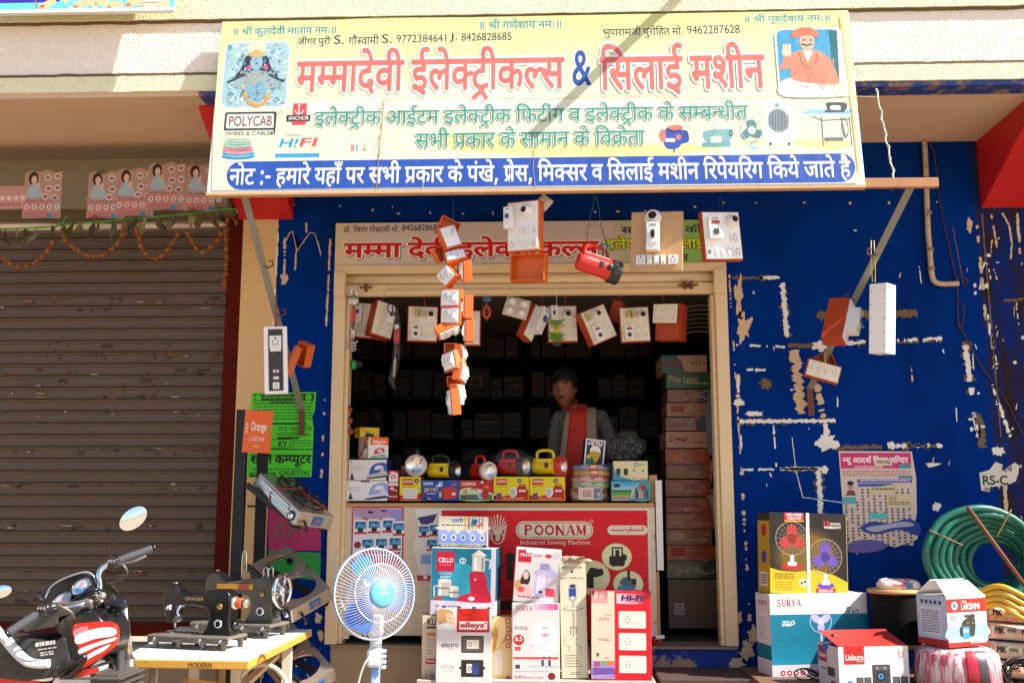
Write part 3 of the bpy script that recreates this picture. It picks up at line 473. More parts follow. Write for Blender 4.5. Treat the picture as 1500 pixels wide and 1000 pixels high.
XC0, XB0, XOL, XOR, XR = P(348, 325).x, P(408, 325).x, P(494, 600).x, P(1068, 600).x, P(1437, 305).x
ZF, ZS = P(700, 945).z, P(1350, 208).z
YF = -.97                                                  # face of the slab
YL = P(0, 0, 0).x
bld = empty('shop_building', (0, 0, 0)); tag(bld, 'navy blue shop front with cream pillar, red beams and stucco slab edge', 'building')
XL, XRR = P(-260, 500).x, P(1900, 500).x+5
ZB = P(780, 322, 0).z                                      # top of the name board
m = MB(); m.box(((XB0+XOL)/2, .11, ZS/2), (XOL-XB0, .22, ZS), M_blue); m.box(((XOL+XOR)/2, .11, (ZB+ZS)/2), (XOR-XOL, .22, ZS-ZB), M_blue)
m.box(((XOR+XRR)/2, .11, ZS/2), (XRR-XOR, .22, ZS), M_blue); m.build('facade_wall', bld)
m = MB(); m.box(((XC0+XB0)/2-.0005, .11, ZS/2), (XB0-XC0-.001, .224, ZS), M_cream); m.build('pillar', bld)
M_pl = mat('flaking plinth', '#9a8064', .85, var=.2, scale=5, dirt='#0d2f7c', dscale=3.2, dlo=.47, dhi=.49, bump=.3, bscale=30)
m = MB(); m.box(((XOL+P(945, 960).x)/2, .12, ZF/2-.006), (P(945, 960).x-XOL, .24, ZF-.012), M_conc); m.box(((P(945, 960).x+XOR)/2+.0005, .12, ZF/2-.006), (XOR-P(945, 960).x-.001, .24, ZF-.012), M_pl); m.build('plinth', bld)
# left bay: recessed wall above, concrete base below, roller shutter is its own thing
m = MB(); m.box(((XL+XC0)/2-.001, .30, (ZS+P(0, 232, -.12).z)/2), (XC0-XL-.002, .1, ZS-P(0, 232, -.12).z), M_soffit); m.build('recessed_wall', bld)
zb = P(150, 944, .06).z
m = MB(); m.box(((XL+XC0)/2-.001, .1, zb/2), (XC0-XL-.002, .26, zb), M_conc); m.build('concrete_base', bld)
# slab, mouldings
zA = P(750, 21, YF).z; zBn = P(750, 102, YF).z; zS0 = P(750, 127, YF).z; ztop = zS0+2.2
m = MB(); m.box(((XL+XRR)/2, (YF+.03+.3)/2, (ZS+ztop)/2), (XRR-XL, .3-YF-.03, ztop-ZS), M_soffit); m.build('roof_slab', bld)
def wav(y0, y1, z0, z1, mt, nm, jit=.004):                # a hand-plastered band: wavy lower arris
    n = 300; vs = []; fs = []
    for i in range(n+1):
        x = XL+(XRR-XL)*i/n; j = lambda s: jit*noise.noise(V((x*7, s, 0)))+jit*.7*noise.noise(V((x*31, s, 5)))
        vs += [(x, y0, z0+j(1)), (x, y0+j(2)*.5, z1+j(3)), (x, y1, z1+j(3)), (x, y1, z0+j(1))]
    for i in range(n):
        for k in range(4):
            a, b = 4*i+k, 4*i+(k+1) % 4; fs.append((a, a+4, b+4, b))
    return MB().add(vs, fs, mt).build(nm, bld, weld=True)
wav(YF-.008, YF+.04, zA, ztop-.01, M_stucco2, 'upper_band'); wav(YF+.014, YF+.04, zBn+.012, zA-.002, M_stucco, 'fascia'); wav(YF-.002, YF+.04, zS0+.004, zBn-.006, M_stucco2, 'lower_band')
wav(YF+.004, YF+.05, zBn-.008, zBn+.013, M_groove, 'groove_line', .007); wav(YF+.003, YF+.05, zA-.016, zA+.002, M_groove, 'groove_line', .006)
xm = P(290, 140, YF).x
m = MB(); m.box(((XL+xm)/2, YF+.075, ZS-.012), (xm-XL, .13, .03), M_soffit); m.build('drip_edge', bld)
m = MB(); m.box(((xm+XRR)/2+.001, YF+.075, ZS-.012), (XRR-xm-.002, .13, .03), mat('blue drip paint', '#1a3a80', .6, var=.3, dirt='#8a6a4a', dscale=12, dlo=.5, dhi=.6)); m.build('drip_edge', bld)
# soffit has a tapering red beam at each pillar
for xa, xb, zz in ((XC0+.01, P(430, 322).x, P(400, 322).z), (XR, XR+.34, P(1437, 305).z)):
    m = MB(); q = [(YF+.14, ZS), (0, ZS), (0, zz), (YF+.14, ZS-.05)]
    m.add([(x, y, z) for x in (xa, xb) for y, z in q], [(0, 1, 2, 3), (7, 6, 5, 4), (0, 4, 5, 1), (1, 5, 6, 2), (2, 6, 7, 3), (3, 7, 4, 0)], M_red); m.build('beam', bld, bevel=.004)
# the room behind the opening
ZC = P(780, 425, .2).z+.05; XI0, XI1, YI = XOL-.9, XOR+.6, 2.9
M_floor = mat('grey shop floor', '#5d4d45', .6, var=.2, scale=3, dirt='#2e2520', dscale=4)
m = MB(); m.box(((XI0+XI1)/2, (YI+.02)/2, ZF-.06), (XI1-XI0, YI-.02, .1), M_floor); m.build('shop_floor', bld)
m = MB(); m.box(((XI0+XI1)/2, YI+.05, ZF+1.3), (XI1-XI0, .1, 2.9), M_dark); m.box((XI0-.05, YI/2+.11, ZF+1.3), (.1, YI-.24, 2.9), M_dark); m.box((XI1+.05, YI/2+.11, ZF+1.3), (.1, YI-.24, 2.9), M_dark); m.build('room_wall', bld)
m = MB(); m.box(((XI0+XI1)/2, YI/2+.12, ZC+.05), (XI1-XI0+.2, YI-.22, .1), mat('dim ceiling', '#5a5048', .8)); m.build('room_ceiling', bld)
xs = P(955, 940).x
m = MB(); m.box((XOL/2+XOR/2, .1, ZF-.004), (XOR-XOL, .26, .012), mat('worn sill', '#8a745c', .7, var=.25)); m.build('door_sill', bld)
# rolled-up cream shutter over the opening: guides, box rails
sh = empty('rolled_up_shutter', (XOL, 0, ZF)); tag(sh, 'cream painted shutter rolled up above the open shop, with side channels', 'shutter')
ish = Matrix.Translation(-V((XOL, 0, ZF)))
def shp(nm, f, bevel=.004):
    q = MB(); f(q); q.v = [tuple(ish @ V(p)) for p in q.v]; return q.build(nm, sh, bevel=bevel)
z1, z2, z3, z4 = P(780, 388).z, P(780, 400).z, P(780, 415).z, P(780, 432).z
XJ0, XJ1 = P(478, 700).x, P(1066, 700).x
xl, xr = P(492, 410).x, P(1062, 410).x
shp('top_rail', lambda q: q.box(((xl+xr)/2, -.012, (z1+z2)/2), (xr-xl, .05, z1-z2), M_frame))
shp('rolled_slat', lambda q: [q.tube([(xl+.05, .02, (z2+z3)/2), (xr-.05, .02, (z2+z3)/2)], (z2-z3)/2*.98, M_frame, 14)], 0)
shp('bottom_rail', lambda q: [q.box(((xl+xr)/2, .02, (z3+z4)/2), (xr-xl-.06, .05, z3-z4-.004), M_frame), q.box((P(590, 428).x/2+P(990, 428).x/2, -.012, z4+.02), (P(990, 428).x-P(540, 428).x, .02, .028), M_frame)])
for xx, nm in ((XOL+.002, 'guide_channel'), (XOR-.03, 'guide_channel')):
    shp(nm, lambda q: [q.box((xx+.0, -.008, (ZF+z1)/2), (.075, .04, z1-ZF-.012), M_frame), q.box((xx+(.05 if xx < 0 else -.05), .05, (ZF+z4)/2), (.024, .1, z4-ZF-.01), M_frame)])
for xx in (P(500, 405).x, P(1052, 405).x): shp('end_bracket', lambda q: q.box((xx, -.03, (z2+z4)/2), (.07, .05, z2-z4+.015), M_frame))
for px in (P(537, 424).x, P(1003, 424).x, P(1012, 424).x): shp('bolt_latch', lambda q: [q.tube([(px-.04, -.03, z4+.05), (px+.04, -.03, z4+.05)], .006, M_rust), q.box((px, -.025, z4+.05), (.018, .02, .05), M_rust)], 0)
# ---------------------------------------------------------------- peeled paint on the wall
M_pw = mat('bared white plaster', '#d9d4c8', .85, var=.12, scale=30); M_pc = mat('bared cream paint', '#c7a983', .85, var=.15, scale=30); M_pb = mat('bared brown board', '#6a5238', .85, var=.25, scale=20)
pe = MB()
def strip(path, wd, mt, gap=.0, y=0.0, rag=.7, th=.0024):
    if mt == M_pw and wd >= 5: strip(path, wd*1.55, M_pb, max(.42, gap+.12), y, 1.1, .0015)
    pts = []; 
    for a, b in zip(path[:-1], path[1:]):
        n = max(2, int((V(b)-V(a)).length/1.1)); pts += [V(a).lerp(V(b), i/n) for i in range(n)]
    pts.append(V(path[-1])); run = []
    def flush():
        if len(run) > 2:
            L_, R_ = [], []
            for i, (p, k) in enumerate(run):
                t = (run[min(i+1, len(run)-1)][0]-run[max(i-1, 0)][0]).normalized(); nn = V((-t.y, t.x)); e = .35 if i in (0, len(run)-1) else 1
                L_.append(p+nn*wd/2*e*(.85+rag*1.1*noise.noise(V((p.x*.19, p.y*.19, 1+wd)))+rag*.75*noise.noise(V((p.x*.9, p.y*.9, 4))))); R_.append(p-nn*wd/2*e*(.85+rag*1.1*noise.noise(V((p.x*.17, p.y*.17, 9+wd)))+rag*.75*noise.noise(V((p.x*.8, p.y*.8, 14)))))
            poly = [(lambda a: (a.x, a.z))(P(p.x, p.y, y)) for p in L_+R_[::-1]]
            pe.prism(poly, y-th, y+.001, mt)
        run.clear()
    for p in pts:
        if gap and noise.noise(V((p.x*.09, p.y*.09, 3+wd)))+.5*noise.noise(V((p.x*.4, p.y*.4, 8))) < gap-.5: flush()
        else: run.append((p, 0))
    flush()
def blob(cx, cy, rx, ry, mt, seed=0, y=0.0, n=54, th=.0026):
    poly = []
    for i in range(n):
        g = 2*pi*i/n; k = 1+.7*noise.noise(V((cos(g)*1.4+cx, sin(g)*1.4+cy, seed)))+.35*noise.noise(V((cos(g)*4+cx, sin(g)*4, seed)))+.22*noise.noise(V((cos(g)*11+cx, sin(g)*11, seed)))
        p = P(cx+rx*k*cos(g), cy+ry*k*sin(g), y); poly.append((p.x, p.z))
    pe.prism(poly, y-th, y+.001, mt)
for a in (([(1072, 407), (1118, 407)], 5, M_pb), ([(1112, 407), (1142, 407)], 5, M_pw), ([(1146, 414), (1153, 494)], 8, M_pw), ([(1078, 505), (1150, 508)], 4, M_pw, .35), ([(1154, 506), (1206, 506)], 7, M_pb),
  ([(1236, 504), (1268, 500)], 5, M_pw), ([(1294, 500), (1380, 496)], 6, M_pw, .45), ([(1296, 503), (1372, 499)], 3, M_pb, .3), ([(1196, 463), (1344, 459)], 13, M_pb), ([(1164, 512), (1174, 606)], 15, M_pc), ([(1196, 562), (1206, 612)], 10, M_pc, .3),
  ([(1080, 617), (1224, 616)], 6, M_pw), ([(1088, 541), (1124, 542)], 4, M_pw, .4), ([(1081, 548), (1082, 582)], 5, M_pw, .3), ([(1208, 612), (1211, 642)], 9, M_pw, .3), ([(1222, 656), (1292, 654)], 7, M_pb), ([(1300, 653), (1384, 652)], 7, M_pw, .5),
  ([(1086, 688), (1204, 686)], 4, M_pw, .2), ([(1142, 686), (1206, 686)], 5, M_pw), ([(1199, 688), (1202, 754)], 8, M_pw), ([(1433, 606), (1440, 656)], 11, M_pb), ([(1430, 606), (1434, 640)], 7, M_pw, .3), ([(1413, 494), (1426, 606)], 9, M_pw, .35),
  ([(1430, 320), (1444, 470)], 5, M_pc, .35), ([(1438, 312), (1466, 640)], 2.6, M_pb), ([(1452, 314), (1462, 372)], 3, M_pc, .3), ([(1468, 312), (1478, 330), (1482, 356), (1480, 380)], 3, M_pc), ([(1490, 312), (1494, 372)], 4, M_pc, .3), ([(1446, 460), (1460, 540)], 5, M_pw, .3),
  ([(1470, 440), (1500, 438)], 4, M_pb), ([(1452, 560), (1480, 640)], 5, M_pw, .35), ([(1472, 700), (1474, 772)], 6, M_pc), ([(1160, 640), (1166, 690), (1176, 728), (1236, 736)], 1.2, M_pw), ([(1084, 622), (1086, 664)], 4, M_pw, .4), ([(1133, 622), (1137, 684)], 3, M_pw, .3),
  ([(418, 335), (416, 416)], 4, M_pc, .1), ([(420, 352), (424, 341), (429, 339), (432, 352), (435, 368), (446, 352), (454, 341), (461, 342), (466, 356), (470, 374)], 1.7, M_pc), ([(434, 368), (432, 396)], 3, M_pc), ([(449, 326), (449, 341)], 3, M_pc), ([(462, 326), (461, 340)], 2, M_pc, .2),
  ([(484, 345), (478, 478)], 3.5, M_pc, .3), ([(476, 580), (471, 700)], 4, M_pc, .4), ([(408, 330), (400, 480)], 3, M_pw, .4), ([(1068, 402), (1086, 690)], 3, M_pc, .45), ([(1086, 690), (1100, 940)], 5, M_pc, .45), ([(1395, 330), (1412, 420)], 1.3, M_pb), ([(1330, 653), (1372, 653)], 5, M_pb, .3)): strip(*a)
for a in ((1082, 436, 6, 24, M_pc), (1089, 478, 10, 18, M_pc), (1202, 506, 10, 7, M_pw), (1121, 562, 8, 8, M_pb), (1212, 648, 14, 12, M_pw), (1306, 652, 5, 6, M_pw), (1372, 742, 5, 8, M_pw), (1082, 590, 8, 5, M_pw), (1105, 606, 14, 4, M_pw), (1095, 952, 9, 14, M_pc), (1082, 905, 6, 7, M_pc), (1104, 930, 8, 12, M_pc), (1078, 972, 12, 7, M_pc),
  (1420, 330, 5, 9, M_pc), (416, 408, 5, 8, M_pc), (466, 905, 5, 7, M_pc), (470, 930, 4, 8, M_pc), (1365, 680, 9, 3, M_pw), (1462, 660, 9, 6, M_pw), (1432, 756, 8, 7, M_pw), (1208, 688, 4, 6, M_pw)): blob(*a, seed=a[0])
for i in range(70):                                         # scrapes on the grimy strip and stray chips elsewhere
    px, py = (rnd.uniform(1418, 1500), rnd.uniform(320, 760)) if i < 46 else (rnd.uniform(1080, 1410), rnd.uniform(330, 740))
    if i % 3: strip([(px, py), (px+rnd.uniform(-3, 5), py+rnd.uniform(4, 26))], rnd.uniform(1, 2.6), M_pw if i % 2 else M_pc, .2)
    else: blob(px, py, rnd.uniform(1, 3.5), rnd.uniform(.8, 3), M_pw, i, n=14)
for i, (px, py) in enumerate([(575, 303), (546, 308), (584, 313), (630, 312), (678, 313), (722, 312), (872, 311), (905, 310), (945, 309), (1018, 303), (1060, 297), (1107, 297), (1178, 297), (1245, 298), (1302, 297), (1372, 296), (498, 302), (430, 300)]): blob(px, py, 1.2+1.5*((i*7) % 5)/5, 1+1.2*((i*3) % 4)/4, M_pc, i, n=9, th=.004)
pe.build('peeling_pattern', bld)
# ---------------------------------------------------------------- closed shutter of the next shop
zb2, zt2 = P(150, 928, .06).z, P(150, 312, .06).z; x0, x1 = XL, P(338, 600, .06).x
st = empty('closed_shutter', (x1, .06, zb2)); tag(st, 'closed brown roller shutter with grimy slats beside the cream pillar', 'shutter')
M_sl = mat('grimy brown slat paint', '#5c4a3b', .5, var=.3, scale=1.6, bump=.06, dirt='#4a3018', dscale=5, dlo=.6, dhi=.8, stretch=(.5, 1, 2.5), spec=.3)
m = MB(); pitch = 17.05/ppm(150, 600, .06); n = int((zt2-zb2)/pitch)+2; vs = []
for i in range(n):
    z = zb2+i*pitch
    for dy, dz in ((-.001, 0), (-.013, .004), (-.016, .012), (-.010, .018), (-.006, .020), (.006, .021), (.006, .024), (-.004, .026), (.000, .05), (-.001, pitch-.001)): vs.append((dy, z+dz-zb2))
k = len(vs); m.add([(x0-x1, a, b) for a, b in vs]+[(0, a, b) for a, b in vs], [(i, k+i, k+i+1, i+1) for i in range(k-1)], M_sl); m.build('slat_curtain', st)
q = MB(); rs = random.Random(5); M_sc = [mat('scuff '+c, c, .7, var=.3) for c in ('#3a2a1e', '#a08a74', '#7a3a18', '#2a1c14')]
for i in range(150):                                       # knocks, scratches and rust spots along the slats
    px = rs.uniform(2, 322); row = rs.choice((440, 452, 505, 521, 545, 562, 580, 606, 660, 712, 770, 838, 880)); py = row+rs.uniform(-4, 4); l_ = rs.uniform(1, 9) if rs.random() < .6 else rs.uniform(1, 3); c_ = P(px, py, .058)-V((x1, .06, zb2)); k_ = 1/ppm(px, py, .06); hh_ = rs.uniform(.4, 1.3)
    q.prism([(c_.x+l_*k_*cos(g)*(1+.3*rs.random()), c_.z+hh_*k_*sin(g)*(1+.3*rs.random())) for g in [2*pi*j/9 for j in range(9)]], -.0185, -.006, rs.choice(M_sc))
q.build('scuff_marks_pattern', st)
m = MB(); m.box(((x0-x1)/2, -.02, .03), (x1-x0, .03, .075), M_brown); m.build('bottom_bar', st, bevel=.004)
m = MB(); m.box((.004, -.018, (zt2-zb2)/2), (.095, .09, zt2-zb2+.05), M_brown); m.build('guide_rail', st, bevel=.004)
hz0, hz1 = P(150, 306, -.2).z-zb2, P(150, 232, -.2).z-zb2; xq = XC0-x1-.004
m = MB(); m.box(((x0-x1+xq)/2, -.09, (hz0+hz1)/2), (xq-(x0-x1), .34, hz1-hz0), mat('olive shutter box', '#6e6148', .6, var=.2, scale=4, dirt='#4b4030', dscale=6)); m.build('shutter_box', st, bevel=.006)
m = MB(); m.tube([(x0-x1, .0, hz0-.03), (0, .0, hz0-.03)], .05, M_steel, 12); m.build('roller', st)
# ================================================================ the big shop sign hung from the slab edge
YB, YT = -1.16, -1.03
sq = [P(321, 28, YT), P(1240, 18, YT), P(1267, 271, YB), P(303, 283, YB)]     # tl tr br bl
cen = (sq[2]+sq[3])/2; ex = (sq[2]-sq[3]).normalized(); up = ((sq[0]+sq[1])/2-cen); up = (up-ex*up.dot(ex)); H = up.length; up.normalize(); ny = up.cross(ex).normalized()
W = ((sq[2]-sq[3]).length+(sq[1]-sq[0]).length)/2
fr = Matrix(((ex.x, ny.x, up.x, cen.x), (ex.y, ny.y, up.y, cen.y), (ex.z, ny.z, up.z, cen.z), (0, 0, 0, 1)))
sg = empty('shop_sign', cen); sg.matrix_world = fr
tag(sg, 'large faded yellow flex sign with red Hindi shop name and blue strip below', 'sign')
def flexink(h):                                             # ink on the slack vinyl sheet: broad ripples and fine creases
    k = 'flex '+h
    if k in _mc: return _mc[k]
    m = mat(k, tuple(q*.7 for q in lin(h)), .45, var=.08, scale=3, dirt='#b8b098', dscale=3, dlo=.66, dhi=1.1, spec=.35); n = m.node_tree.nodes; l = m.node_tree.links; g = n.new('ShaderNodeNewGeometry'); mp = n.new('ShaderNodeMapping'); mp.inputs['Scale'].default_value = (1.1, 1, .6); l.new(g.outputs['Position'], mp.inputs[0])
    z = n.new('ShaderNodeTexNoise'); z.inputs['Scale'].default_value = 3.2; z.inputs['Detail'].default_value = 3; l.new(mp.outputs[0], z.inputs['Vector']); b = n.new('ShaderNodeBump'); b.inputs['Strength'].default_value = .55; b.inputs['Distance'].default_value = .035; l.new(z.outputs[0], b.inputs['Height']); l.new(b.outputs[0], n['Principled BSDF'].inputs['Normal']); return m
M_flex = mat('flex sheet', '#cfcdc0', .45, var=.04)
m = MB(); m.box((0, .018, H/2), (W, .03, H), M_flex); m.build('flex_sheet', sg, bevel=.004)
m = MB(); m.box((0, .018, -.006), (W+.004, .034, .012), mat('stained timber', '#b88f66', .7, var=.3)); m.build('bottom_batten', sg)
p = Print([(321, 28), (1240, 18), (1267, 271), (303, 283)], W, H, .00015); p.mf = flexink
YEL, PAL = '#efe98e', '#f0efd2'
def srect(x0, y0, x1, y1, c, **k):                           # y measured at the middle of the sign
    f = lambda x: -(x-780)*.0115
    p.G([(x0, y0+f(x0)), (x1, y0+f(x1)), (x1, y1+f(x1)), (x0, y1+f(x0))], c)
p.force = 1
for i in range(16):                                           # printed yellow fading to white in slanted waves
    a, b = (0xea, 0xe8, 0x9c), (0xef, 0xee, 0xcc); t = i/15; c = '#%02x%02x%02x' % tuple(round(q+(r-q)*t) for q, r in zip(a, b))
    y = 24+i*9; l = 321-18*(y-24)/255; r = 1240+27*(y-20)/252
    f = lambda x, y: y-(x-780)*.0112+(lambda j: (-18*sin((x-300)/960*pi)*(j/15)+10*sin(x/130+j*.4))*min(1, j))((y-24)/9)
    xs_ = [l+(r-l)*q/16 for q in range(17)]
    y2 = 24+(i+1)*9 if i < 15 else 274
    p.G([(x, f(x, y)) for x in xs_]+[(x, (f(x, y2) if i < 15 else y2-(x-780)*.0112)) for x in reversed(xs_)], c)
p.force = None
p.G([(420, 152), (700, 139), (900, 150), (1120, 140), (1120, 158), (820, 168), (640, 160), (500, 172)], '#f4f2dc', True)
p.G([(640, 215), (760, 228), (960, 232), (1120, 212), (1222, 222), (1228, 208), (1000, 214), (800, 208), (660, 196)], '#efe79a', True)
for i in range(20): p.L([(440+i*40, 150+3*sin(i)), (470+i*40, 145+3*sin(i)), (520+i*40, 148)], .7, '#e6e2a0')
OUTW = '#f7f4ea'; TEAL = '#3f9c86'; DK = '#3a3f5c'; RED = '#ea766c'
p.D('kul', 338, 35, 493, 53, TEAL, .018, out=(OUTW, .03)); p.D('gan', 704, 27, 825, 43, TEAL, .018, out=(OUTW, .03)); p.D('gur', 1091, 23, 1215, 39, TEAL, .018, out=(OUTW, .03))
p.D('jig', 434, 52, 484, 69, DK, .008); p.T('S.', 489, 51, 504, 65, DK, .01); p.D('gos', 510, 50, 556, 66, DK, .008); p.T('S.', 560, 50, 575, 64, DK, .01); p.T('9772384641', 581, 51, 656, 63, DK, .012)
p.T('J.', 660, 49, 672, 63, DK, .01); p.T('8426828685', 677, 49, 752, 61, DK, .012); p.D('bhu', 884, 40, 1003, 59, DK, .01); p.T('9462287628', 1007, 40, 1085, 53, DK, .012)
p.D('mam', 432, 70, 832, 152, RED, .022, out=(OUTW, .045)); p.D('sil', 880, 66, 1122, 144, RED, .022, out=(OUTW, .045)); p.T('&', 841, 76, 869, 130, '#2d569e', .03, out=(OUTW, .055))
p.D('item', 464, 155, 1096, 189, TEAL, .012, out=(OUTW, .03)); p.D('sab', 614, 188, 947, 218, TEAL, .012, out=(OUTW, .03))
# blue strip with the note
f = lambda x: -(x-780)*.0122
bl, br = 333, 1252; q = []
for k in range(9): g = R(90+22.5*k); q.append((bl+20+20*cos(g), 253+f(bl+20)-20*sin(g)))
for k in range(9): g = R(270+22.5*k); q.append((br-20+20*cos(g), 253+f(br-20)-20*sin(g)))
p.G(q, '#2f58b4'); p.D('note', 346, 234, 1237, 271, '#f4f4f6', .016)
# painted pictures: blue devotional panel and the seated man in a turban, both reduced to plain shapes
p.R(323, 60, 423, 161, '#f6f6ea', 13); p.R(325, 62, 421, 159, '#a9cdd2', 12)
for i in range(150): p.E(rnd.uniform(330, 417), rnd.uniform(66, 155), rnd.uniform(1, 5), rnd.uniform(1, 4), rnd.choice(['#8fb9c6', '#c3dcdc', '#7aa3b4', '#d9e6dc', '#6f97ab', '#b7c9bd']), 7, a=rnd.uniform(0, 90))
p.E(374, 70, 15, 9, '#e5dfc0'); p.G([(352, 100), (357, 84), (373, 76), (390, 84), (396, 100), (404, 116), (344, 118)], '#3b4057', True); p.E(374, 92, 9.5, 12, '#8fc2dc'); p.G([(362, 82), (374, 72), (387, 82), (374, 84)], '#d3b572', True)
p.E(363, 100, 3.5, 4, '#d8547e'); p.E(388, 99, 3.5, 4, '#d8547e'); p.G([(350, 112), (374, 104), (402, 112), (409, 128), (392, 132), (374, 136), (354, 133), (340, 128)], '#9db2b2', True)
for i in range(9): p.E(352+i*5.5, 108+abs(i-4)*-1.2+4, 2.4, 2.4, '#aaa88e', 8)
p.L([(331, 122), (345, 116), (358, 110)], 4, '#3e4a63'); p.L([(416, 121), (404, 116), (392, 110)], 4, '#3e4a63'); p.G([(364, 124), (384, 124), (388, 140), (376, 150), (362, 140)], '#7fb4cc', True); p.L([(356, 138), (364, 152), (376, 158), (388, 152), (394, 137)], 5.5, '#efa44c')
for x_, y_ in ((355, 128), (394, 126), (370, 124)): p.E(x_, y_, 3, 2.4, '#efb267', 8)
for i in range(170):
    a, b = rnd.gauss(0, 1), rnd.random(); x_, y_ = 374+a*(6+26*b), 84+b*70; inh = abs(x_-374) < 8+24*max(0, b-.15)
    if 327 < x_ < 419: p.E(x_, y_, rnd.uniform(.8, 2.6), rnd.uniform(.6, 1.8), rnd.choice(['#6f8fa8', '#8fb9cc', '#b8b296', '#5f7088', '#a8c4cc', '#d0b890'] if inh else ['#8fb9c6', '#5f86a0', '#c9dcd8', '#7aa3b4']), 6, a=rnd.uniform(0, 90))
p.R(1137, 46, 1239, 147, '#f4f4ea', 13); p.R(1140, 48, 1224, 145, '#3f9fcb', 11); p.G([(1212, 48), (1224, 50), (1230, 145), (1222, 146)], '#1f6e7c')
p.G([(1142, 128), (1165, 118), (1200, 117), (1226, 124), (1240, 140), (1232, 147), (1150, 147)], '#efeeea', True)
p.G([(1144, 100), (1160, 84), (1178, 78), (1196, 80), (1214, 92), (1226, 118), (1226, 130), (1190, 128), (1160, 122), (1158, 106), (1145, 108)], '#e88f70', True)
p.E(1181, 66, 11, 14, '#d9b496'); p.G([(1160, 60), (1163, 49), (1181, 45), (1194, 50), (1198, 60), (1182, 57)], '#dd7658', True); p.L([(1173, 70), (1181, 72), (1189, 70)], 2.4, '#4a3a34'); p.E(1176, 64, 2, 1.4, '#4a3a34', 8); p.E(1187, 64, 2, 1.4, '#4a3a34', 8)
for i in range(26):
    x_ = rnd.uniform(1158, 1220); y_ = rnd.uniform(90, 122); p.L([(x_, y_), (x_+rnd.uniform(-3, 3), y_+rnd.uniform(3, 9))], rnd.uniform(.7, 1.8), rnd.choice(['#d97e60', '#f0a084', '#d07258', '#ec9a7c']))
for i in range(14): x_ = rnd.uniform(1156, 1230); p.L([(x_, 126+rnd.uniform(0, 8)), (x_+rnd.uniform(4, 12), 132+rnd.uniform(0, 10))], 1, rnd.choice(['#d5d2cc', '#c9c8c6']))
p.G([(1175, 80), (1190, 80), (1183, 98)], '#f0ece2'); p.L([(1170, 82), (1174, 98), (1184, 106), (1194, 98), (1196, 83)], 1.2, '#8d6a50')
p.E(1152, 82, 7, 8, '#ecd0b8'); [p.L([(1148+i*3, 79), (1147+i*3.2, 70)], 2.6, '#ecd0b8') for i in range(4)]; p.L([(1152, 88), (1150, 104)], 9, '#e88f70'); p.E(1231, 133, 5, 7, '#e6d3c2')
# trade marks printed at the lower corner
p.R(328, 166, 405, 193, '#3c4048', 3); p.R(331, 169, 402, 190, '#eceadb', 2); p.T('POLYCAB', 335, 172, 399, 187, '#8d4650', .03); p.L([(403, 168), (403, 198), (397, 198)], 2.5, '#3c4048'); p.T('WIRES & CABLES', 331, 194.5, 401, 200, '#55585f', .01); p.E(411, 167, 3.5, 3, '#8a8d8a', inner=.75)
p.R(430, 154, 450, 185, '#e0504f'); p.R(421, 171, 456, 180, '#2a2a30'); p.T('ANCHOR', 423, 172.5, 454, 178.5, '#f2f0ea', .03); p.L([(439, 158), (439, 170)], 1.6, '#f4eeea'); p.L([(433, 164), (435, 168), (439, 170), (444, 168), (446, 164)], 1.5, '#f4eeea'); p.E(439, 157, 2, 1.6, '#f4eeea', inner=.5)
p.T('Talwalkars', 418, 197, 444, 202, '#6b6b70'); p.T('H!', 412, 205, 438, 218, '#2f9fd6', .05, shear=.25); p.T('FI', 442, 204, 466, 217, '#e5605c', .05, shear=.25); p.T('HEALTHY INDIA  FIT INDIA', 412, 219, 467, 221.5, '#b9bbb8'); p.R(405, 226.5, 470, 232.5, '#3aa2d8')
for i, c in enumerate(('#3f9bd0', '#4aa6d8', '#e87f86', '#e88f94', '#8fd0b0', '#a4dcb8')): p.E(350-.5*i, 231-i*4.3, 25-i*.9, 4.6, c)
for i in range(18): p.L([(328+rnd.uniform(0, 6), 203+i*1.6), (350, 205.5+i*1.6), (371-rnd.uniform(0, 6), 203+i*1.6)], .5, rnd.choice(['#d9ecef', '#5d93ae', '#c7686e', '#e9f2ea']))
for gx in range(3):
    for k in range(3): p.E(518+gx*15+(-2.5, 2.5, 0)[k], 205.5-(0, 0, 3.6)[k], 1, .9, '#7d7f86', 6)
p.R(517, 214, 522, 224, '#c68e88'); p.R(525, 213, 527, 224, '#5f82b4'); p.L([(537, 214), (537, 222)], 1.4, '#6b6d72'); p.L([(533, 222), (541, 222)], 1.4, '#6b6d72'); [p.E(550+i*4, 222-(i == 1)*5, 1.1, 1, '#7d7f86', 6) for i in range(3)]
# appliances: pump, sewing head, fan, cooler, treadle table
p.E(985, 203, 10, 12, '#3553a6'); p.G([(974, 204), (980, 192), (1000, 194), (1010, 196), (1012, 210), (1002, 214), (996, 220), (980, 220)], '#3a58ac', True); p.E(974, 202, 5, 9, '#e07d74'); p.G([(980, 190), (996, 187), (1004, 192), (990, 195)], '#e07d74', True); p.R(978, 206, 992, 211, '#eef0ee'); p.E(997, 204, 4, 4, '#e07d74'); p.L([(991, 216), (991, 226)], 2, '#3553a6')
p.R(1024, 213, 1082, 215, '#bcdfe4'); p.G([(1034, 196), (1072, 193), (1074, 200), (1070, 214), (1060, 214), (1059, 203), (1044, 204), (1044, 211), (1037, 211)], '#7fb3b6', True); p.R(1032, 212, 1072, 218, '#6ba7ac'); p.E(1073, 199, 3, 5, '#4a6a70', inner=.5); p.L([(1050, 194), (1050, 188)], 1, '#5f7c80')
for g in (90, 210, 330): p.E(1103+8*cos(R(g)), 195-8*sin(R(g)), 9, 5.5, '#5f8f98', a=g+20)
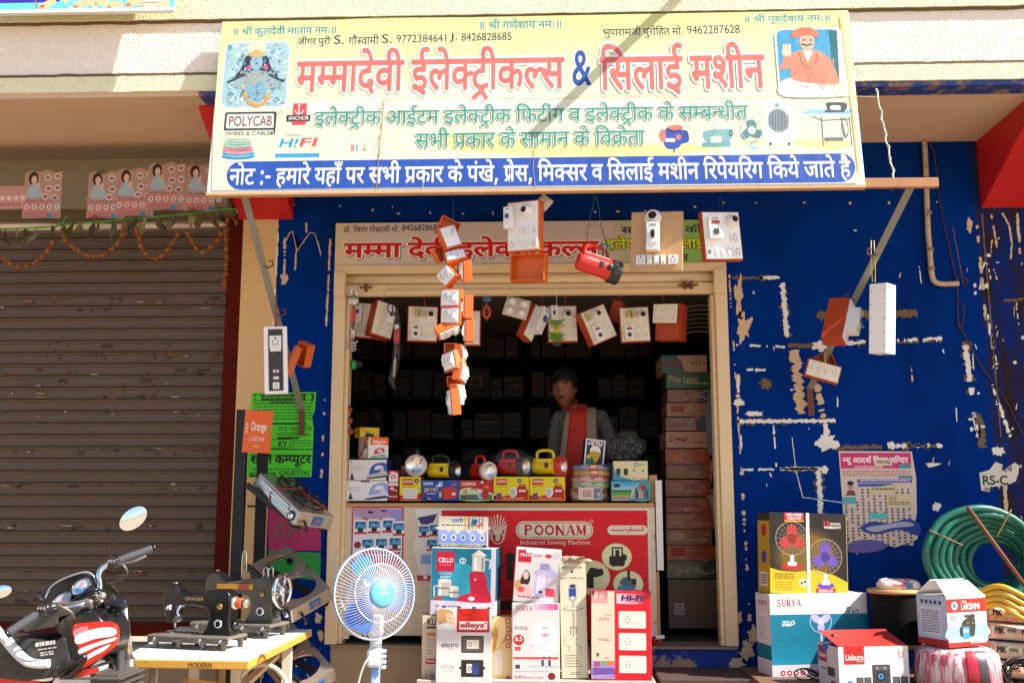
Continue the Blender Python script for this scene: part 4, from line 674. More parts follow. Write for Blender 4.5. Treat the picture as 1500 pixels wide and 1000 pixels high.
p.E(1103, 195, 16, 16, '#a9cdd2', inner=.92); p.E(1103, 195, 5.5, 5.5, '#e8f2f0'); p.R(1101, 211, 1105, 218, '#a9cdd2'); p.E(1105, 219.5, 9, 2.2, '#a9cdd2')
p.R(1122, 154, 1162, 213, '#d5e6ea', 5); p.R(1124, 156, 1160, 211, '#e3eff0', 4); p.E(1141.5, 181, 15.5, 18, '#b5c4c8'); p.E(1141.5, 181, 14, 16.5, '#8d969c'); [p.L([(1128+i*4.5, 168), (1128+i*4.5, 194)], .7, '#5f686f') for i in range(7)]; p.E(1139, 159, 3, 2.6, '#6fa2c4'); p.E(1130, 214, 2, 2, '#4a4f55'); p.E(1157, 214, 2, 2, '#4a4f55')
p.G([(1172, 171), (1188, 165), (1248, 166), (1243, 172)], '#8fcbe6'); p.G([(1210, 160), (1212, 155), (1238, 156), (1238, 166), (1231, 166), (1230, 160), (1216, 160), (1216, 166), (1212, 166)], '#4f5358', True); p.R(1208, 166, 1236, 169.5, '#4f5358')
for a in ([(1203, 176), (1206, 217)], [(1243, 175), (1247, 217)], [(1204, 181), (1244, 179)], [(1209, 207), (1236, 205)], [(1190, 175), (1204, 181)], [(1231, 176), (1238, 206)]): p.L(a, 1.6, '#5a5f64')
p.E(1237, 191, 5, 14, '#5a5f64', inner=.8); p.R(1208, 205, 1234, 210, '#75797d')
# creases, a rusty drip line and dirt on the flex
p.L([(1229, 28), (1236, 90), (1247, 160), (1258, 262)], 2.2, '#c8cf7c'); p.L([(1236, 24), (1242, 60), (1249, 110)], 3, '#f6f4b4')
p.L([(565, 150), (562, 190), (558, 240), (556, 279)], 1.1, '#b08a5a'); [p.E(558+rnd.uniform(-1, 6), rnd.uniform(150, 276), .8, 1.2, '#7a5a3a', 6) for i in range(24)]
p.L([(788, 196), (786, 250), (790, 276)], 1, '#b59a78'); p.L([(624, 258), (625, 276)], .8, '#d9d2c4'); p.L([(752, 235), (751, 268)], 1, '#e9e6dc')
for i in range(26): p.E(rnd.uniform(330, 1235), rnd.uniform(40, 270), .9, .7, '#8d7a5a', 6)
p.build(sg, Matrix.Translation((-W/2, 0, 0)))
# batten behind the sign's foot that carries the goods, with its hooks
zt = P(1300, 266, -1.1).z
o = MB(); xa, xb = P(330, 280, -1.08).x, P(1373, 267, -1.08).x
o.bar((xa, -1.085, P(330, 276, -1.085).z), (xb, -1.085, P(1373, 268, -1.085).z), .03, .05, mat('old timber batten', '#a8764a', .7, var=.3, scale=10, dirt='#6b4022'))
b0 = o.build('hanging_batten', bevel=.002); tag(b0, 'long brown timber batten under the big sign that carries the hung boards', 'batten')
o = MB()
for px in (1218, 1304): c = P(px, 276, -1.085); o.tube([c+V((0, 0, .02)), c, c+V((.012, 0, -.012)), c+V((.02, 0, 0))], .003, M_rust, 6)
o.build('hook', b0)
for pts, lab in (([(358, 286, -1.06), (398, 425, -.55), (442, 600, -.02)], 'grey flat iron stay by the cream pillar, with bent hooks'), ([(1334, 274, -1.06), (1262, 420, -.5), (1186, 570, -.04)], 'grey flat iron stay in front of the peeling navy wall')):
    q = [P(*a) for a in pts]; t = empty('iron_stay', q[2]); tag(t, lab, 'iron stay', 'iron stays of the big sign')
    t0 = Matrix.Translation(-q[2]); a, b = q[0]-q[2], q[2]-q[2]
    MB().bar(a, b, .04, .006, mat('grey painted flat iron', '#77766c', .5, var=.15), up=(0, 1, .4)).build('flat_bar', t, bevel=.001)
    MB().bar(b+V((0, -.004, .004)), b+V((.004, -.003, -.16)), .035, .006, M_rust, up=(0, 1, 0)).build('bent_foot', t)
    for u in (.30, .52, .75):
        c = a.lerp(b, u); sx = 1 if a.x < 0 and lab.count('cream') else -1
        MB().tube([c, c+V((sx*.03, -.01, -.01)), c+V((sx*.06, -.02, 0)), c+V((sx*.055, -.02, .028)), c+V((sx*.035, -.02, .025))], .005, M_rust, 6).build('hook', t)
q0, q1 = P(1283, 130, YF-.01), P(1311, 268, -1.085)
o = MB(); pts = [q0.lerp(q1, i/24)+V((.004*sin(i*1.3), .003*sin(i*2), 0)) for i in range(25)]; o.tube(pts, .0045, mat('pale twine', '#cfc6b8', .8), 6); o.tube([p_+V((.006*sin(i*2.2), -.004, 0)) for i, p_ in enumerate(pts)], .003, mat('pale twine', '#cfc6b8'), 5)
tag(o.build('twine'), 'pale twisted twine from the slab edge down to the batten end', 'twine')
# pole end poking out over the sign, whose shade falls across it
q0 = P(1000, -8, YF+.01); o = MB(); o.tube([q0, q0+V((-.02, -.42, -.012))], .027, mat('grey steel pipe', '#8e8678', .4, metal=.3, var=.2), 14); o.lathe([(.034, 0), (.034, .05), (.028, .055)], M_rust, Matrix.Translation(q0+V((0, -.06, 0))) @ Matrix.Rotation(pi/2, 4, 'X'), 14)
tag(o.build('steel_pipe'), 'short steel pipe poking out of the stucco above the big sign', 'pipe')
# the next shop's sign: only its lower edge hangs into the picture
q = [P(-40, 20, -1.12), P(254, 13, -1.12)]; w2 = (q[1]-q[0]).length
t = empty('neighbouring_sign', q[0]); t.rotation_euler = (R(-4), 0, 0); tag(t, 'neighbouring flex sign with painted plumbing pieces, its lower edge only', 'sign')
MB().box((w2/2, .02, .45), (w2, .03, .9), M_flex).build('flex_sheet', t, bevel=.004)
p = Print((-40, -245, 254, 20), w2, .9); p.R(-40, -245, 254, 18, '#8fd9c8'); p.grad(-40, -60, 254, 18, '#9adfd0', '#59c4da', 10); p.R(-40, -40, 88, 2, '#3c2f9c', 8)
for x_, y_, a_ in ((70, 4, 30), (118, 6, 10), (146, 2, -20), (168, 8, 0), (196, 4, 10), (219, 6, 90), (236, 8, 0)): p.R(x_-11, y_-6, x_+11, y_+6, '#e8b98f', 3, a=a_); p.E(x_-9, y_+5, 5, 4, '#d99c70'); p.E(x_-9, y_+5, 3, 2.2, '#a86844')
p.L([(92, 2), (110, -10), (132, 4), (140, 14)], 6, '#e6bd97'); p.L([(50, -2), (54, 14)], 2, '#b86844'); p.R(208, -4, 230, 14, '#efcfae', 4); p.L([(208, 6), (230, 6)], 1.5, '#5a6a9c'); p.R(-40, 14, 254, 20, '#e9e9e2'); p.G([(96, 8), (104, 16), (112, 14)], '#e9f4ee')
p.build(t, Matrix.Translation((0, .004, 0)))
# ---------------------------------------------------------------- printed name board over the opening
q0, q1 = P(490, 390, -.03), P(1064, 384, -.03); w3 = q1.x-q0.x; h3 = P(780, 324, -.03).z-P(780, 388, -.03).z
t = MB().box((w3/2, .02, h3/2), (w3, .03, h3), mat('name board edge', '#b9b0a4', .5)).build('name_board', None, (q0.x, -.03, P(780, 388, -.03).z), bevel=.003)
tag(t, 'printed name board above the opening, grey to green with red Hindi lettering', 'sign')
p = Print((490, 324, 1064, 388), w3, h3); p.grad(490, 324, 580, 388, '#d0bc9c', '#c8bcba', 12, False); p.grad(580, 324, 900, 388, '#c8bcba', '#beb0ac', 10, False); p.grad(900, 324, 1064, 388, '#b8ae98', '#6fae3c', 20, False)
p.D('pro', 502, 327, 585, 338, '#252a58', .014); p.T('8426828685', 589, 327, 646, 336, '#252a58', .03)
p.D('m2', 503, 345, 880, 383, '#c4121a', .03, out=('#e2d9d2', .055), shadow=('#4a4246', 1.2)); p.D('st', 912, 330, 1030, 343, '#20244e', .02); p.D('il', 890, 347, 1034, 370, '#c9cf1c', .028, out=('#2a2a30', .05)); p.D('ta', 950, 374, 1010, 384, '#20244e', .02)
p.build(t, Matrix.Translation((0, .004, 0)))
# ================================================================ switchboards: shared fittings
M_mod = mat('switch plastic', '#dcd9d6', .35, var=.04); M_hole = mat('dark socket hole', '#17100f', .7); M_or = mat('orange board plastic', '#d0601a', .5, var=.12, scale=12, dirt='#b04a10', dscale=8); M_rb = mat('red brown board rim', '#a83c12', .5, var=.15, scale=12)
M_ivory = mat('ivory face plate', '#dcd4c2', .45, var=.06, scale=8, dirt='#c0b498', dscale=6); M_laptop = mat('wood grain laminate', '#b98f60', .45, var=.22, scale=10, stretch=(8, 1, .7)); M_brownface = mat('dull brown board', '#8f3a1c', .55, var=.15)
M_fuse = mat('ivory fuse carrier', '#b8a878', .5); M_redwin = mat('red window', '#a01414', .3); M_holder = mat('bakelite brown', '#4a2412', .4)
def cyl(mb, x, z, r, y0, y1, m, n=14): mb.lathe([(0, 0), (r, 0), (r, y0-y1), (0, y0-y1)], m, Matrix.Translation((x, y0, z)) @ Matrix.Rotation(pi/2, 4, 'X'), n)
def fit_socket():
    m = MB(); m.box((0, -.003, 0), (.048, .006, .05), M_mod)
    for x, z, r in ((0, .013, .0042), (-.011, .002, .003), (.011, .002, .003), (-.008, -.011, .0036), (.008, -.011, .0036), (0, .021, .0016), (0, -.021, .0016)): cyl(m, x, z, r, -.0058, -.0072, M_hole, 8)
    return m.mesh('socket')
def fit_switch():
    m = MB(); m.box((0, -.003, 0), (.025, .006, .05), M_mod); m.add([(-.008, -.006, -.016), (.008, -.006, -.016), (.008, -.006, .016), (-.008, -.006, .016), (-.008, -.014, -.012), (.008, -.014, -.012), (.008, -.008, .014), (-.008, -.008, .014)], [(0, 1, 5, 4), (4, 5, 6, 7), (7, 6, 2, 3), (0, 4, 7, 3), (1, 2, 6, 5)], M_mod); cyl(m, 0, .021, .0016, -.0058, -.0068, M_hole, 8); cyl(m, 0, -.021, .0016, -.0058, -.0068, M_hole, 8)
    return m.mesh('switch')
def fit_holder():
    m = MB(); m.lathe([(.036, 0), (.036, .006), (.028, .012), (.021, .02), (.0205, .045), (.018, .046), (.018, .03), (.017, .018)], M_mod, Matrix.Rotation(pi/2, 4, 'X'), 20); m.lathe([(.0178, .04), (.0165, .041), (.015, .02), (0, .019)], M_holder, Matrix.Rotation(pi/2, 4, 'X'), 16)
    for s in (-1, 1): cyl(m, s*.006, 0, .0022, -.019, -.024, M_rust, 6)
    return m.mesh('lamp_holder')
def fit_mcb():
    m = MB(); m.box((0, -.02, 0), (.045, .04, .1), M_mod); m.box((0, -.026, 0), (.036, .035, .052), M_mod); m.box((0, -.045, .004), (.012, .008, .026), M_black); m.box((0, -.05, .01), (.011, .012, .01), M_black); m.box((0, -.0405, .038), (.022, .002, .006), mat('grey marking', '#8a8a90')); return m.mesh('circuit_breaker')
def fit_mcbblue():
    m = MB(); m.box((0, -.02, 0), (.04, .04, .1), M_mod); m.box((0, -.026, .004), (.034, .035, .05), M_mod); m.box((0, -.046, .006), (.016, .01, .02), mat('blue lever', '#2a4a8c', .4)); m.box((0, -.0405, .04), (.02, .002, .005), mat('grey marking', '#8a8a90')); return m.mesh('circuit_breaker')
def fit_unit():
    m = MB(); m.box((0, -.012, 0), (.05, .024, .085), M_mod); m.box((0, -.025, .018), (.03, .004, .012), M_redwin); m.box((0, -.026, -.018), (.019, .008, .02), M_black); m.box((0, -.0245, .033), (.024, .002, .004), mat('grey marking', '#8a8a90')); return m.mesh('control_unit')
def fit_fuse():
    m = MB(); m.box((0, -.012, 0), (.026, .024, .05), M_fuse); m.box((0, -.026, 0), (.018, .01, .034), M_fuse); cyl(m, 0, .008, .003, -.03, -.032, M_hole, 8); cyl(m, 0, -.008, .003, -.03, -.032, M_hole, 8); return m.mesh('fuse_carrier')
def fit_ind():
    m = MB(); m.box((0, -.003, 0), (.025, .006, .05), M_mod); m.box((0, -.006, 0), (.013, .008, .026), M_redwin); return m.mesh('indicator')
FIT = dict(S=('socket', fit_socket()), W=('switch', fit_switch()), H=('lamp_holder', fit_holder()), M=('circuit_breaker', fit_mcb()), B=('circuit_breaker', fit_mcbblue()), U=('control_unit', fit_unit()), F=('fuse_carrier', fit_fuse()), I=('indicator', fit_ind()))
def shell(w, h, d, rim, wall=.006, openback=False):           # board body: box with its lip, face at y = 0, going back to y = d
    m = MB()
    if openback:                                              # an upturned tray: we look into it
        m.box((0, d-wall/2, 0), (w, wall, h), rim)
        for s in (-1, 1): m.box((s*(w-wall)/2, d/2-wall/2, 0), (wall, d-wall, h), rim); m.box((0, d/2-wall/2, s*(h-wall)/2), (w-2*wall, d-wall, wall), rim)
    else:
        m.box((0, d/2+.002, 0), (w, d-.004, h), rim)
    return m
def board(label, px, py, y, wp, hp, d=.05, rot=(0, 0, 0), face=M_ivory, rim=M_rb, fits='', group=None, cat='switchboard', name='switchboard', openback=False, margin=.006, hang=None, fs=1.0):
    k = 1/ppm(px, py, y); w, h = wp*k, hp*k; c = P(px, py, y)
    t = shell(w, h, d, rim, openback=openback).build(name, None, c, tuple(R(a) for a in rot), bevel=.002)
    t['dims'] = (w, h); tag(t, label, cat, group)
    if not openback: MB().box((0, -.0005, 0), (w-2*margin, .006, h-2*margin), face).build('face_plate', t, bevel=.0015)
    for it in fits.split():
        a = it.split(','); nm, me = FIT[a[0]]; sc = (float(a[3]) if len(a) > 3 else 1.0)*fs
        o = link(nm, me, t, ((float(a[1])-.5)*w, -.0036, (.5-float(a[2]))*h)); o.scale = (sc, sc, sc)
        if len(a) > 4: o.rotation_euler = (0, R(float(a[4])), 0)
    return t
def cord(label, pts, r, m, name='cord', cat='cord', group=None):
    o = MB(); o.tube([P(*a) for a in pts], r, m, 6); return tag(o.build(name), label, cat, group)
YH = -1.06
M_dk = mat('black string', '#14141a', .8); M_gr = mat('green ribbon', '#124a3a', .7); M_rd = mat('red string', '#b01818', .6); M_ye = mat('yellow wire', '#c2b23a', .5)
# --- row hung from the batten, in the sun
G1 = 'switchboards hung from the batten'
board('white switchboard with twin breaker and round holder, orange side, beside the chain of boxes', 766, 331, YH, 52, 74, .06, (4, 2, -24), M_mod, M_or, 'B,.14,.34,1.15 H,.62,.2,.95 W,.48,.6,.8 W,.64,.6,.8 S,.86,.6,.7 S,.16,.86,.8 W,.4,.86,.8 W,.6,.86,.8 S,.85,.86,.8', G1)
board('open orange back box hanging under the twin breaker board', 772, 391, YH+.05, 54, 40, .06, (0, 3, -20), rim=M_or, openback=True, name='back_box', cat='back box')
board('square wooden laminate board with breaker between holder and sockets', 962, 353, YH, 76, 90, .035, (-3, 2, -10), M_laptop, mat('pale board edge', '#cfae82', .6), 'H,.42,.11,1.25 M,.44,.46,1.5 S,.2,.82,1.0 W,.37,.82,1.05 W,.5,.82,1.05 W,.63,.82,1.05 S,.82,.82,1.0', G1, margin=.001)
board('white switchboard with red window unit and red brown rim, furthest from the chain', 1058, 345, YH, 60, 74, .045, (-2, -3, 14), M_white, M_rb, 'U,.28,.36,1.4 H,.78,.2,1.0 S,.8,.55,.95 I,.12,.84,.9 W,.3,.84,.9 W,.46,.84,.9 W,.62,.84,.9 S,.84,.84,.95', G1)
board('small bare white plate tilted on its corner above the twin breaker board', 797, 296, YH+.06, 20, 20, .012, (0, 40, 0), M_ivory, M_ivory, 'S,.5,.5,.7', None, 'plate', 'switch_plate')
for a in (((755, 284), (758, 300)), ((960, 280), (956, 312)), ((963, 280), (966, 312)), ((1052, 276), (1054, 310)), ((1056, 276), (1058, 310)), ((790, 282), (795, 290))):
    cord('thin black string between the batten and a hung board', [(a[0][0], a[0][1], -1.08), (a[1][0], a[1][1], YH+.01)], .0016, M_dk, 'string', 'string', 'strings that hold the boards')
# --- the chain of orange extension boxes
G2 = 'chain of orange extension boxes'
F2 = 'S,.3,.45,.9 W,.74,.5,1.05'
M_face2 = mat('white extension face', '#d8d6e0', .3, var=.03)
for (lab, px, py, wp, hp, d, rot, fits, ob, y) in (
  ('open reddish back box, topmost of the orange chain', 657, 334, 30, 28, .05, (10, 22, 20), '', True, .05), ('tall tilted extension box at the top of the orange chain', 660, 346, 27, 34, .05, (-8, -20, 24), 'S,.6,.35,.8 W,.35,.4,.9', False, 0),
  ('wide extension box second from the top of the chain, face up', 667, 373, 32, 20, .05, (-28, -14, 10), 'S,.3,.5,.7 W,.7,.5,.8', False, 0), ('open back box beside the wide extension box of the chain', 648, 371, 20, 22, .05, (0, -30, 30), '', True, .05),
  ('extension box standing on its corner in the chain', 653, 403, 26, 26, .055, (6, -40, -28), F2, False, 0), ('narrow orange box seen edge on, beside the cornered one', 675, 397, 22, 30, .05, (8, 16, -66), F2, False, .02),
  ('upper of two level extension boxes in the chain', 659, 436, 31, 27, .06, (2, 2, -16), F2, False, 0), ('lower of two level extension boxes in the chain', 659, 462, 31, 26, .06, (3, 3, -18), F2, False, 0),
  ('orange box edge on beside the two level boxes', 678, 450, 20, 34, .05, (0, 4, -78), F2, False, .03), ('slanted extension box seen from its orange end below the level pair', 659, 487, 36, 16, .06, (52, -26, 12), F2, False, 0),
  ('upright orange box edge on under the level pair', 680, 485, 18, 32, .05, (0, 2, -82), F2, False, .02), ('open back box hanging in the middle of the chain', 661, 511, 20, 18, .05, (0, 0, 10), '', True, .04),
  ('big turned extension box in the lower half of the chain', 657, 529, 28, 28, .075, (6, -10, -44), F2, False, 0), ('slim orange box edge on beside the big turned one', 679, 518, 22, 28, .04, (0, -8, 82), F2, False, .03),
  ('tilted orange box with white face below the slim one', 680, 546, 26, 28, .045, (4, 10, 74), F2, False, .02), ('short open orange box low in the chain', 661, 559, 16, 16, .05, (14, 0, -30), '', True, .04),
  ('orange box with white face, second lowest of the chain', 675, 578, 26, 32, .045, (4, -6, 70), F2, False, .02), ('lowest orange box, at the end of the chain', 658, 589, 26, 38, .05, (6, 4, -74), F2, False, 0)):
    board(lab, px, py, YH+.01+y, wp, hp, d, rot, M_face2, M_or, fits, G2, 'extension box', 'extension_box', ob, margin=.008)
cord('thin blue string that carries the chain of orange boxes', [(664, 281, -1.07), (664, 330, YH), (662, 400, YH+.06), (668, 470, YH+.07), (668, 590, YH+.06)], .0016, mat('blue string', '#1d4a86', .7), 'string', 'string')
# --- red torch on a green ribbon
# ================================================================ things hung in the sun beside the chain, and at both stays
def torch(name, label, px, py, y, L, r, rot, body, head, cat='torch', group=None, handle=None, band=None, lens=True):
    t = empty(name, P(px, py, y), tuple(R(a) for a in rot)); tag(t, label, cat, group)       # lies along +x, lens at +x
    m = MB(); q = [(x*L, k*r) for x, k in ((-.5, .0), (-.5, .62), (-.47, .74), (-.3, .8), (.1, .8), (.2, .86), (.26, .92))]
    m.lathe([(a[1], a[0]) for a in q], body, Matrix.Rotation(pi/2, 4, 'Y'), 18); m.box((-.12*L, 0, r*.35), (L*.62, r*1.3, r*.9), body); m.build('body', t, bevel=.004)
    m = MB(); m.lathe([(r*.85, L*.24), (r, L*.28), (r, L*.44), (r*1.02, L*.46), (r*.98, L*.5), (r*.86, L*.5), (r*.84, L*.46)], head, Matrix.Rotation(pi/2, 4, 'Y'), 24)
    for k in range(10): g = 2*pi*k/10; m.box((L*.37, r*sin(g), r*cos(g)), (L*.13, .006, .006), head)
    m.build('bezel', t)
    if lens:
        m = MB(); m.lathe([(r*.86, L*.47), (r*.6, L*.36), (r*.3, L*.3), (r*.12, L*.29)], M_chrome, Matrix.Rotation(pi/2, 4, 'Y'), 20); m.lathe([(r*.12, L*.29), (r*.1, L*.36), (0, L*.38)], M_white, Matrix.Rotation(pi/2, 4, 'Y'), 10); rf = m.build('reflector', t)
        MB().lathe([(0, L*.485), (r*.86, L*.475)], mat('clear lens', '#ffffff', .05, trans=.95, var=0, alpha=.35), Matrix.Rotation(pi/2, 4, 'Y'), 20).build('lens', t)
    m = MB(); hz = r*1.5; m.tube(smoothpath([(-.38*L, 0, r*.7), (-.36*L, 0, hz), (-.1*L, 0, hz*1.12), (.12*L, 0, hz*.98), (.17*L, 0, r*.7)]), r*.17, handle or body, 8); m.build('handle', t)
    m = MB(); m.box((.02*L, -r*.82, r*.1), (L*.1, .012, r*.5), M_black); m.build('switch', t, bevel=.003)
    return t
M_tr = mat('red torch plastic', '#c02014', .35, var=.1); M_ty = mat('yellow torch plastic', '#d9b800', .35, var=.08)
t = torch('hand_lamp', 'red hand lamp with black rim hung on a green ribbon by the laminate board', 876, 391, YH, .235, .062, (0, 15, 16), M_tr, M_black)
m = MB(); m.lathe([(.016, 0), (.016, .02), (.008, .022), (0, .022)], M_black, Matrix.Translation((.05, -.052, .0)) @ Matrix.Rotation(pi/2, 4, 'X'), 12); m.build('knob', t)
o = MB(); a = P(871, 281, -1.085)
for q in ((857, 366), (889, 364)):
    b = P(q[0], q[1], YH); pts = [a.lerp(b, i/8)+V((.004*sin(i), 0, 0)) for i in range(9)]; o.tube(pts, .007, M_gr, 6, flat=.3)
b = P(888, 358, YH-.02); [o.tube([b, b+V((.02*cos(k), -.01, .025*sin(k)-.01)), b+V((.03*cos(k), 0, .04*sin(k)-.03))], .004, M_gr, 5) for k in (0, 1.4, 2.6, 4, 5)]
tag(o.build('green_ribbon'), 'dark green ribbon loop from the batten to the red hand lamp', 'ribbon')
# stays
t = board('long white extension board with dark marbled panel hung by a red string', 404, 527, -.62, 33, 98, .055, (0, -3, 12), M_white, M_white, '', None, margin=.0)
wL, hL = t['dims']; M_gran = mat('dark marbled panel', '#33241c', .35, var=.6, scale=60, dirt='#8a6a3c', dscale=70, dlo=.62, dhi=.66)
MB().box((0, -.005, 0), (wL*.62, .004, hL*.92), M_gran).build('marbled_panel', t)
for (k, u, v, s) in (('S', 0, .27, 1.35), ('I', 0, -.17, .62), ('W', 0, -.27, .62), ('S', 0, -.385, .75)):
    q = link(FIT[k][0], FIT[k][1], t, (u*wL, -.0074, v*hL)); q.scale = (s, s, s)
    if k in 'IW': q.rotation_euler = (0, R(90), 0)
    if v == .27: MB().box((0, 0, -.011), (.06, .005, .088), M_mod).build('socket_plate', t, (0, -.0078, v*hL))
cord('red string that holds the long white extension board', [(405, 428, -.56), (404, 480, -.6)], .004, M_rd, 'string', 'string')
board('orange back box turned sideways, behind the long extension board', 441, 519, -.34, 22, 34, .055, (10, 24, -30), rim=M_or, openback=True, cat='back box', name='back_box'); 
board('slim orange back box leaning on the turned one by the stay', 430, 528, -.36, 12, 44, .055, (0, 20, 25), rim=M_or, cat='back box', name='back_box', face=M_or)
t = board('long white box lit on its side, hung by yellow wire at the grey stay', 1286, 466, -.72, 27, 104, .1, (0, 4, -46), mat('white enamel box', '#e8e6e6', .4, var=.03), mat('white enamel box', '#e8e6e6'), '', None, 'light fitting', 'light_fitting', margin=0)
wL, hL = t['dims']; m = MB()
for s in (-1, 1):
    for k in range(5): cyl(m, s*wL*.4, hL*(k-2)*.2, .003, -.003, -.005, M_hole, 6)
m.build('screw', t)
o = MB(); [o.tube([P(1278+dx, 352, -.76), P(1279+dx*1.5, 385, -.74), P(1280+dx, 413, -.7)], .0024, M_ye, 5) for dx in (-2, 2)]; tag(o.build('yellow_wire'), 'yellow wire loop holding the long white box', 'wire')
t = board('red brown switchboard with white breaker seen from its back edge', 1243, 471, -.58, 24, 70, .12, (6, 24, 58), M_mod, M_rb, 'B,.5,.5,1.5', None)
board('small four way strip of two sockets and two switches hung low on the stay', 1206, 543, -.3, 50, 27, .045, (-6, 17, -4), M_ivory, M_rb, 'S,.15,.5,.62 W,.4,.5,.72 W,.6,.5,.72 S,.85,.5,.62', None)
board('open red brown back box behind the four way strip', 1212, 536, -.25, 27, 40, .05, (0, -20, 0), rim=M_rb, openback=True, cat='back box', name='back_box')
o = MB(); [o.tube([P(1208+dx, 510, -.3), P(1209, 532, -.33)], .002, M_ye, 5) for dx in (-1, 3)]; tag(o.build('yellow_wire'), 'short yellow wire above the four way strip', 'wire')
# ---------------------------------------------------------------- inner row, in the shade just inside the opening
G3 = 'switchboards just inside the opening'; YI_ = .1
FB = 'F,.28,.2,1.0 F,.46,.2,1.0 H,.76,.24,.95 U,.28,.72,1.1 W,.63,.54,.62 S,.84,.54,.72 W,.53,.84,.62 W,.67,.84,.62 S,.85,.84,.72'
board('shaded ivory board with blue levered breaker behind the padlock', 536, 469, YI_+.06, 52, 52, .05, (0, 6, -4), M_ivory, M_rb, 'B,.3,.34,1.2 H,.78,.22,.9 W,.3,.86,.7 W,.5,.86,.7 W,.68,.86,.7 S,.88,.86,.7', G3)
board('shaded board with wide red brown side, between padlock board and wrapped blender', 563, 468, YI_, 34, 52, .09, (0, 12, 34), M_ivory, M_rb, 'M,.62,.36,1.1 W,.3,.76,.7 W,.5,.76,.7 S,.8,.76,.7', G3)
board('shaded board with two ivory fuses, hung to the west of the orange chain', 619, 474, YI_, 44, 52, .055, (0, 1, 8), M_ivory, M_rb, FB, G3)
board('shaded board half hidden behind the orange chain', 692, 480, YI_, 24, 52, .05, (0, 1, 0), M_ivory, M_rb, 'H,.3,.18,.95 S,.6,.54,.72 W,.3,.84,.62 S,.62,.84,.72', G3)
t = board('pale plate with four round bulb holders tilted under the lintel', 757, 450, YI_-.04, 36, 30, .02, (-14, 15, 0), mat('dull white plate', '#c9bfb4', .5), M_ivory, '', None, 'lamp plate', 'bulb_plate', margin=0)
for u in (-.25, .25):
    for v in (-.25, .25):
        m = MB(); m.lathe([(.026, 0), (.024, .012), (.014, .022), (.009, .03), (0, .032)], M_mod, Matrix.Rotation(pi/2, 4, 'X'), 16); m.build('bulb_holder', t, (u*t['dims'][0], -.003, v*t['dims'][1]))
board('shaded board seen from its red edge with white breaker, beside the lemon charm', 782, 473, YI_-.02, 22, 54, .06, (6, 26, 52), M_mod, M_rb, 'B,.5,.42,1.7', G3)
board('shaded board with round holder hung behind the lemon and chilli charm', 824, 474, YI_+.02, 44, 54, .05, (0, -2, 6), M_ivory, M_rb, 'M,.22,.24,1.0 H,.68,.25,1.0 W,.5,.55,.65 W,.66,.55,.65 S,.85,.55,.72 W,.66,.84,.62 S,.86,.84,.72', G3)
board('shaded board tilted over with fuses and red window, next to the lemon charm board', 877, 475, YI_-.02, 44, 52, .07, (-4, -24, 26), M_ivory, M_rb, 'F,.2,.2,1.0 H,.55,.2,.95 U,.3,.7,1.15 W,.72,.5,.62 S,.8,.68,.62', G3)
board('small red brown back box hung askew behind the tilted board', 902, 455, YI_+.1, 18, 32, .06, (0, 16, -20), rim=M_rb, face=M_rb, cat='back box', name='back_box')
board('shaded board with two ivory fuses, nearest the big red brown board', 930, 475, YI_, 44, 52, .05, (0, -3, 4), M_ivory, M_rb, FB, G3)
board('big red brown board with eight way white strip, beside the fan blades', 978, 471, YI_, 40, 54, .1, (0, 4, -32), M_rb, M_rb, '', G3)
t = board('eight way white strip of sockets and switches on the big red brown board', 974, 459, YI_-.045, 36, 28, .012, (-2, 4, -24), M_ivory, M_ivory, 'S,.12,.27,.6 W,.38,.27,.6 W,.62,.27,.6 S,.88,.27,.6 S,.12,.74,.6 W,.38,.74,.6 W,.62,.74,.6 S,.88,.74,.6', G3, margin=0)
for px, py0, py1 in ((792, 428, 446), (826, 428, 448), (905, 428, 440), (620, 428, 450), (560, 430, 446), (970, 428, 446)):
    cord('red string from the shutter rail down to a shaded board', [(px, py0, .06), (px+3, py1, .1)], .002, M_rd, 'string', 'string', 'strings of the shaded boards')
# lemon and chillies
t = empty('lemon_chilli_charm', P(815, 430, .0)); tag(t, 'lucky charm of green chillies and a lime threaded on a string', 'charm')
k = 1/ppm(815, 480, 0); M_ch = mat('green chilli', '#4c7a10', .3, var=.2, scale=40)
MB().tube([(0, 0, .08), (0, 0, -66*k)], .0012, M_white, 5).build('thread', t)
for i, dz in enumerate((-42, -46, -50, -61, -64, -67, -70)):
    s = -1 if i % 2 else 1; m = MB(); m.tube([(-s*9*k, 0, (dz+2)*k), (0, -.008, dz*k), (s*8*k, -.006, (dz+1)*k), (s*13*k, 0, (dz+3)*k)], [.004, .008, .007, .0015], M_ch if i != 2 else mat('ripe chilli', '#a8a020', .3), 8); m.build('chilli', t)
m = MB(); m.ball((0, -.01, -55*k), (.021, .021, .019), mat('lime rind', '#b3b022', .4, bump=.2, bscale=200), 14); m.build('lime', t)
m = MB(); m.box((0, 0, -76*k), (.05, .008, .016), M_black); m.build('charcoal', t)
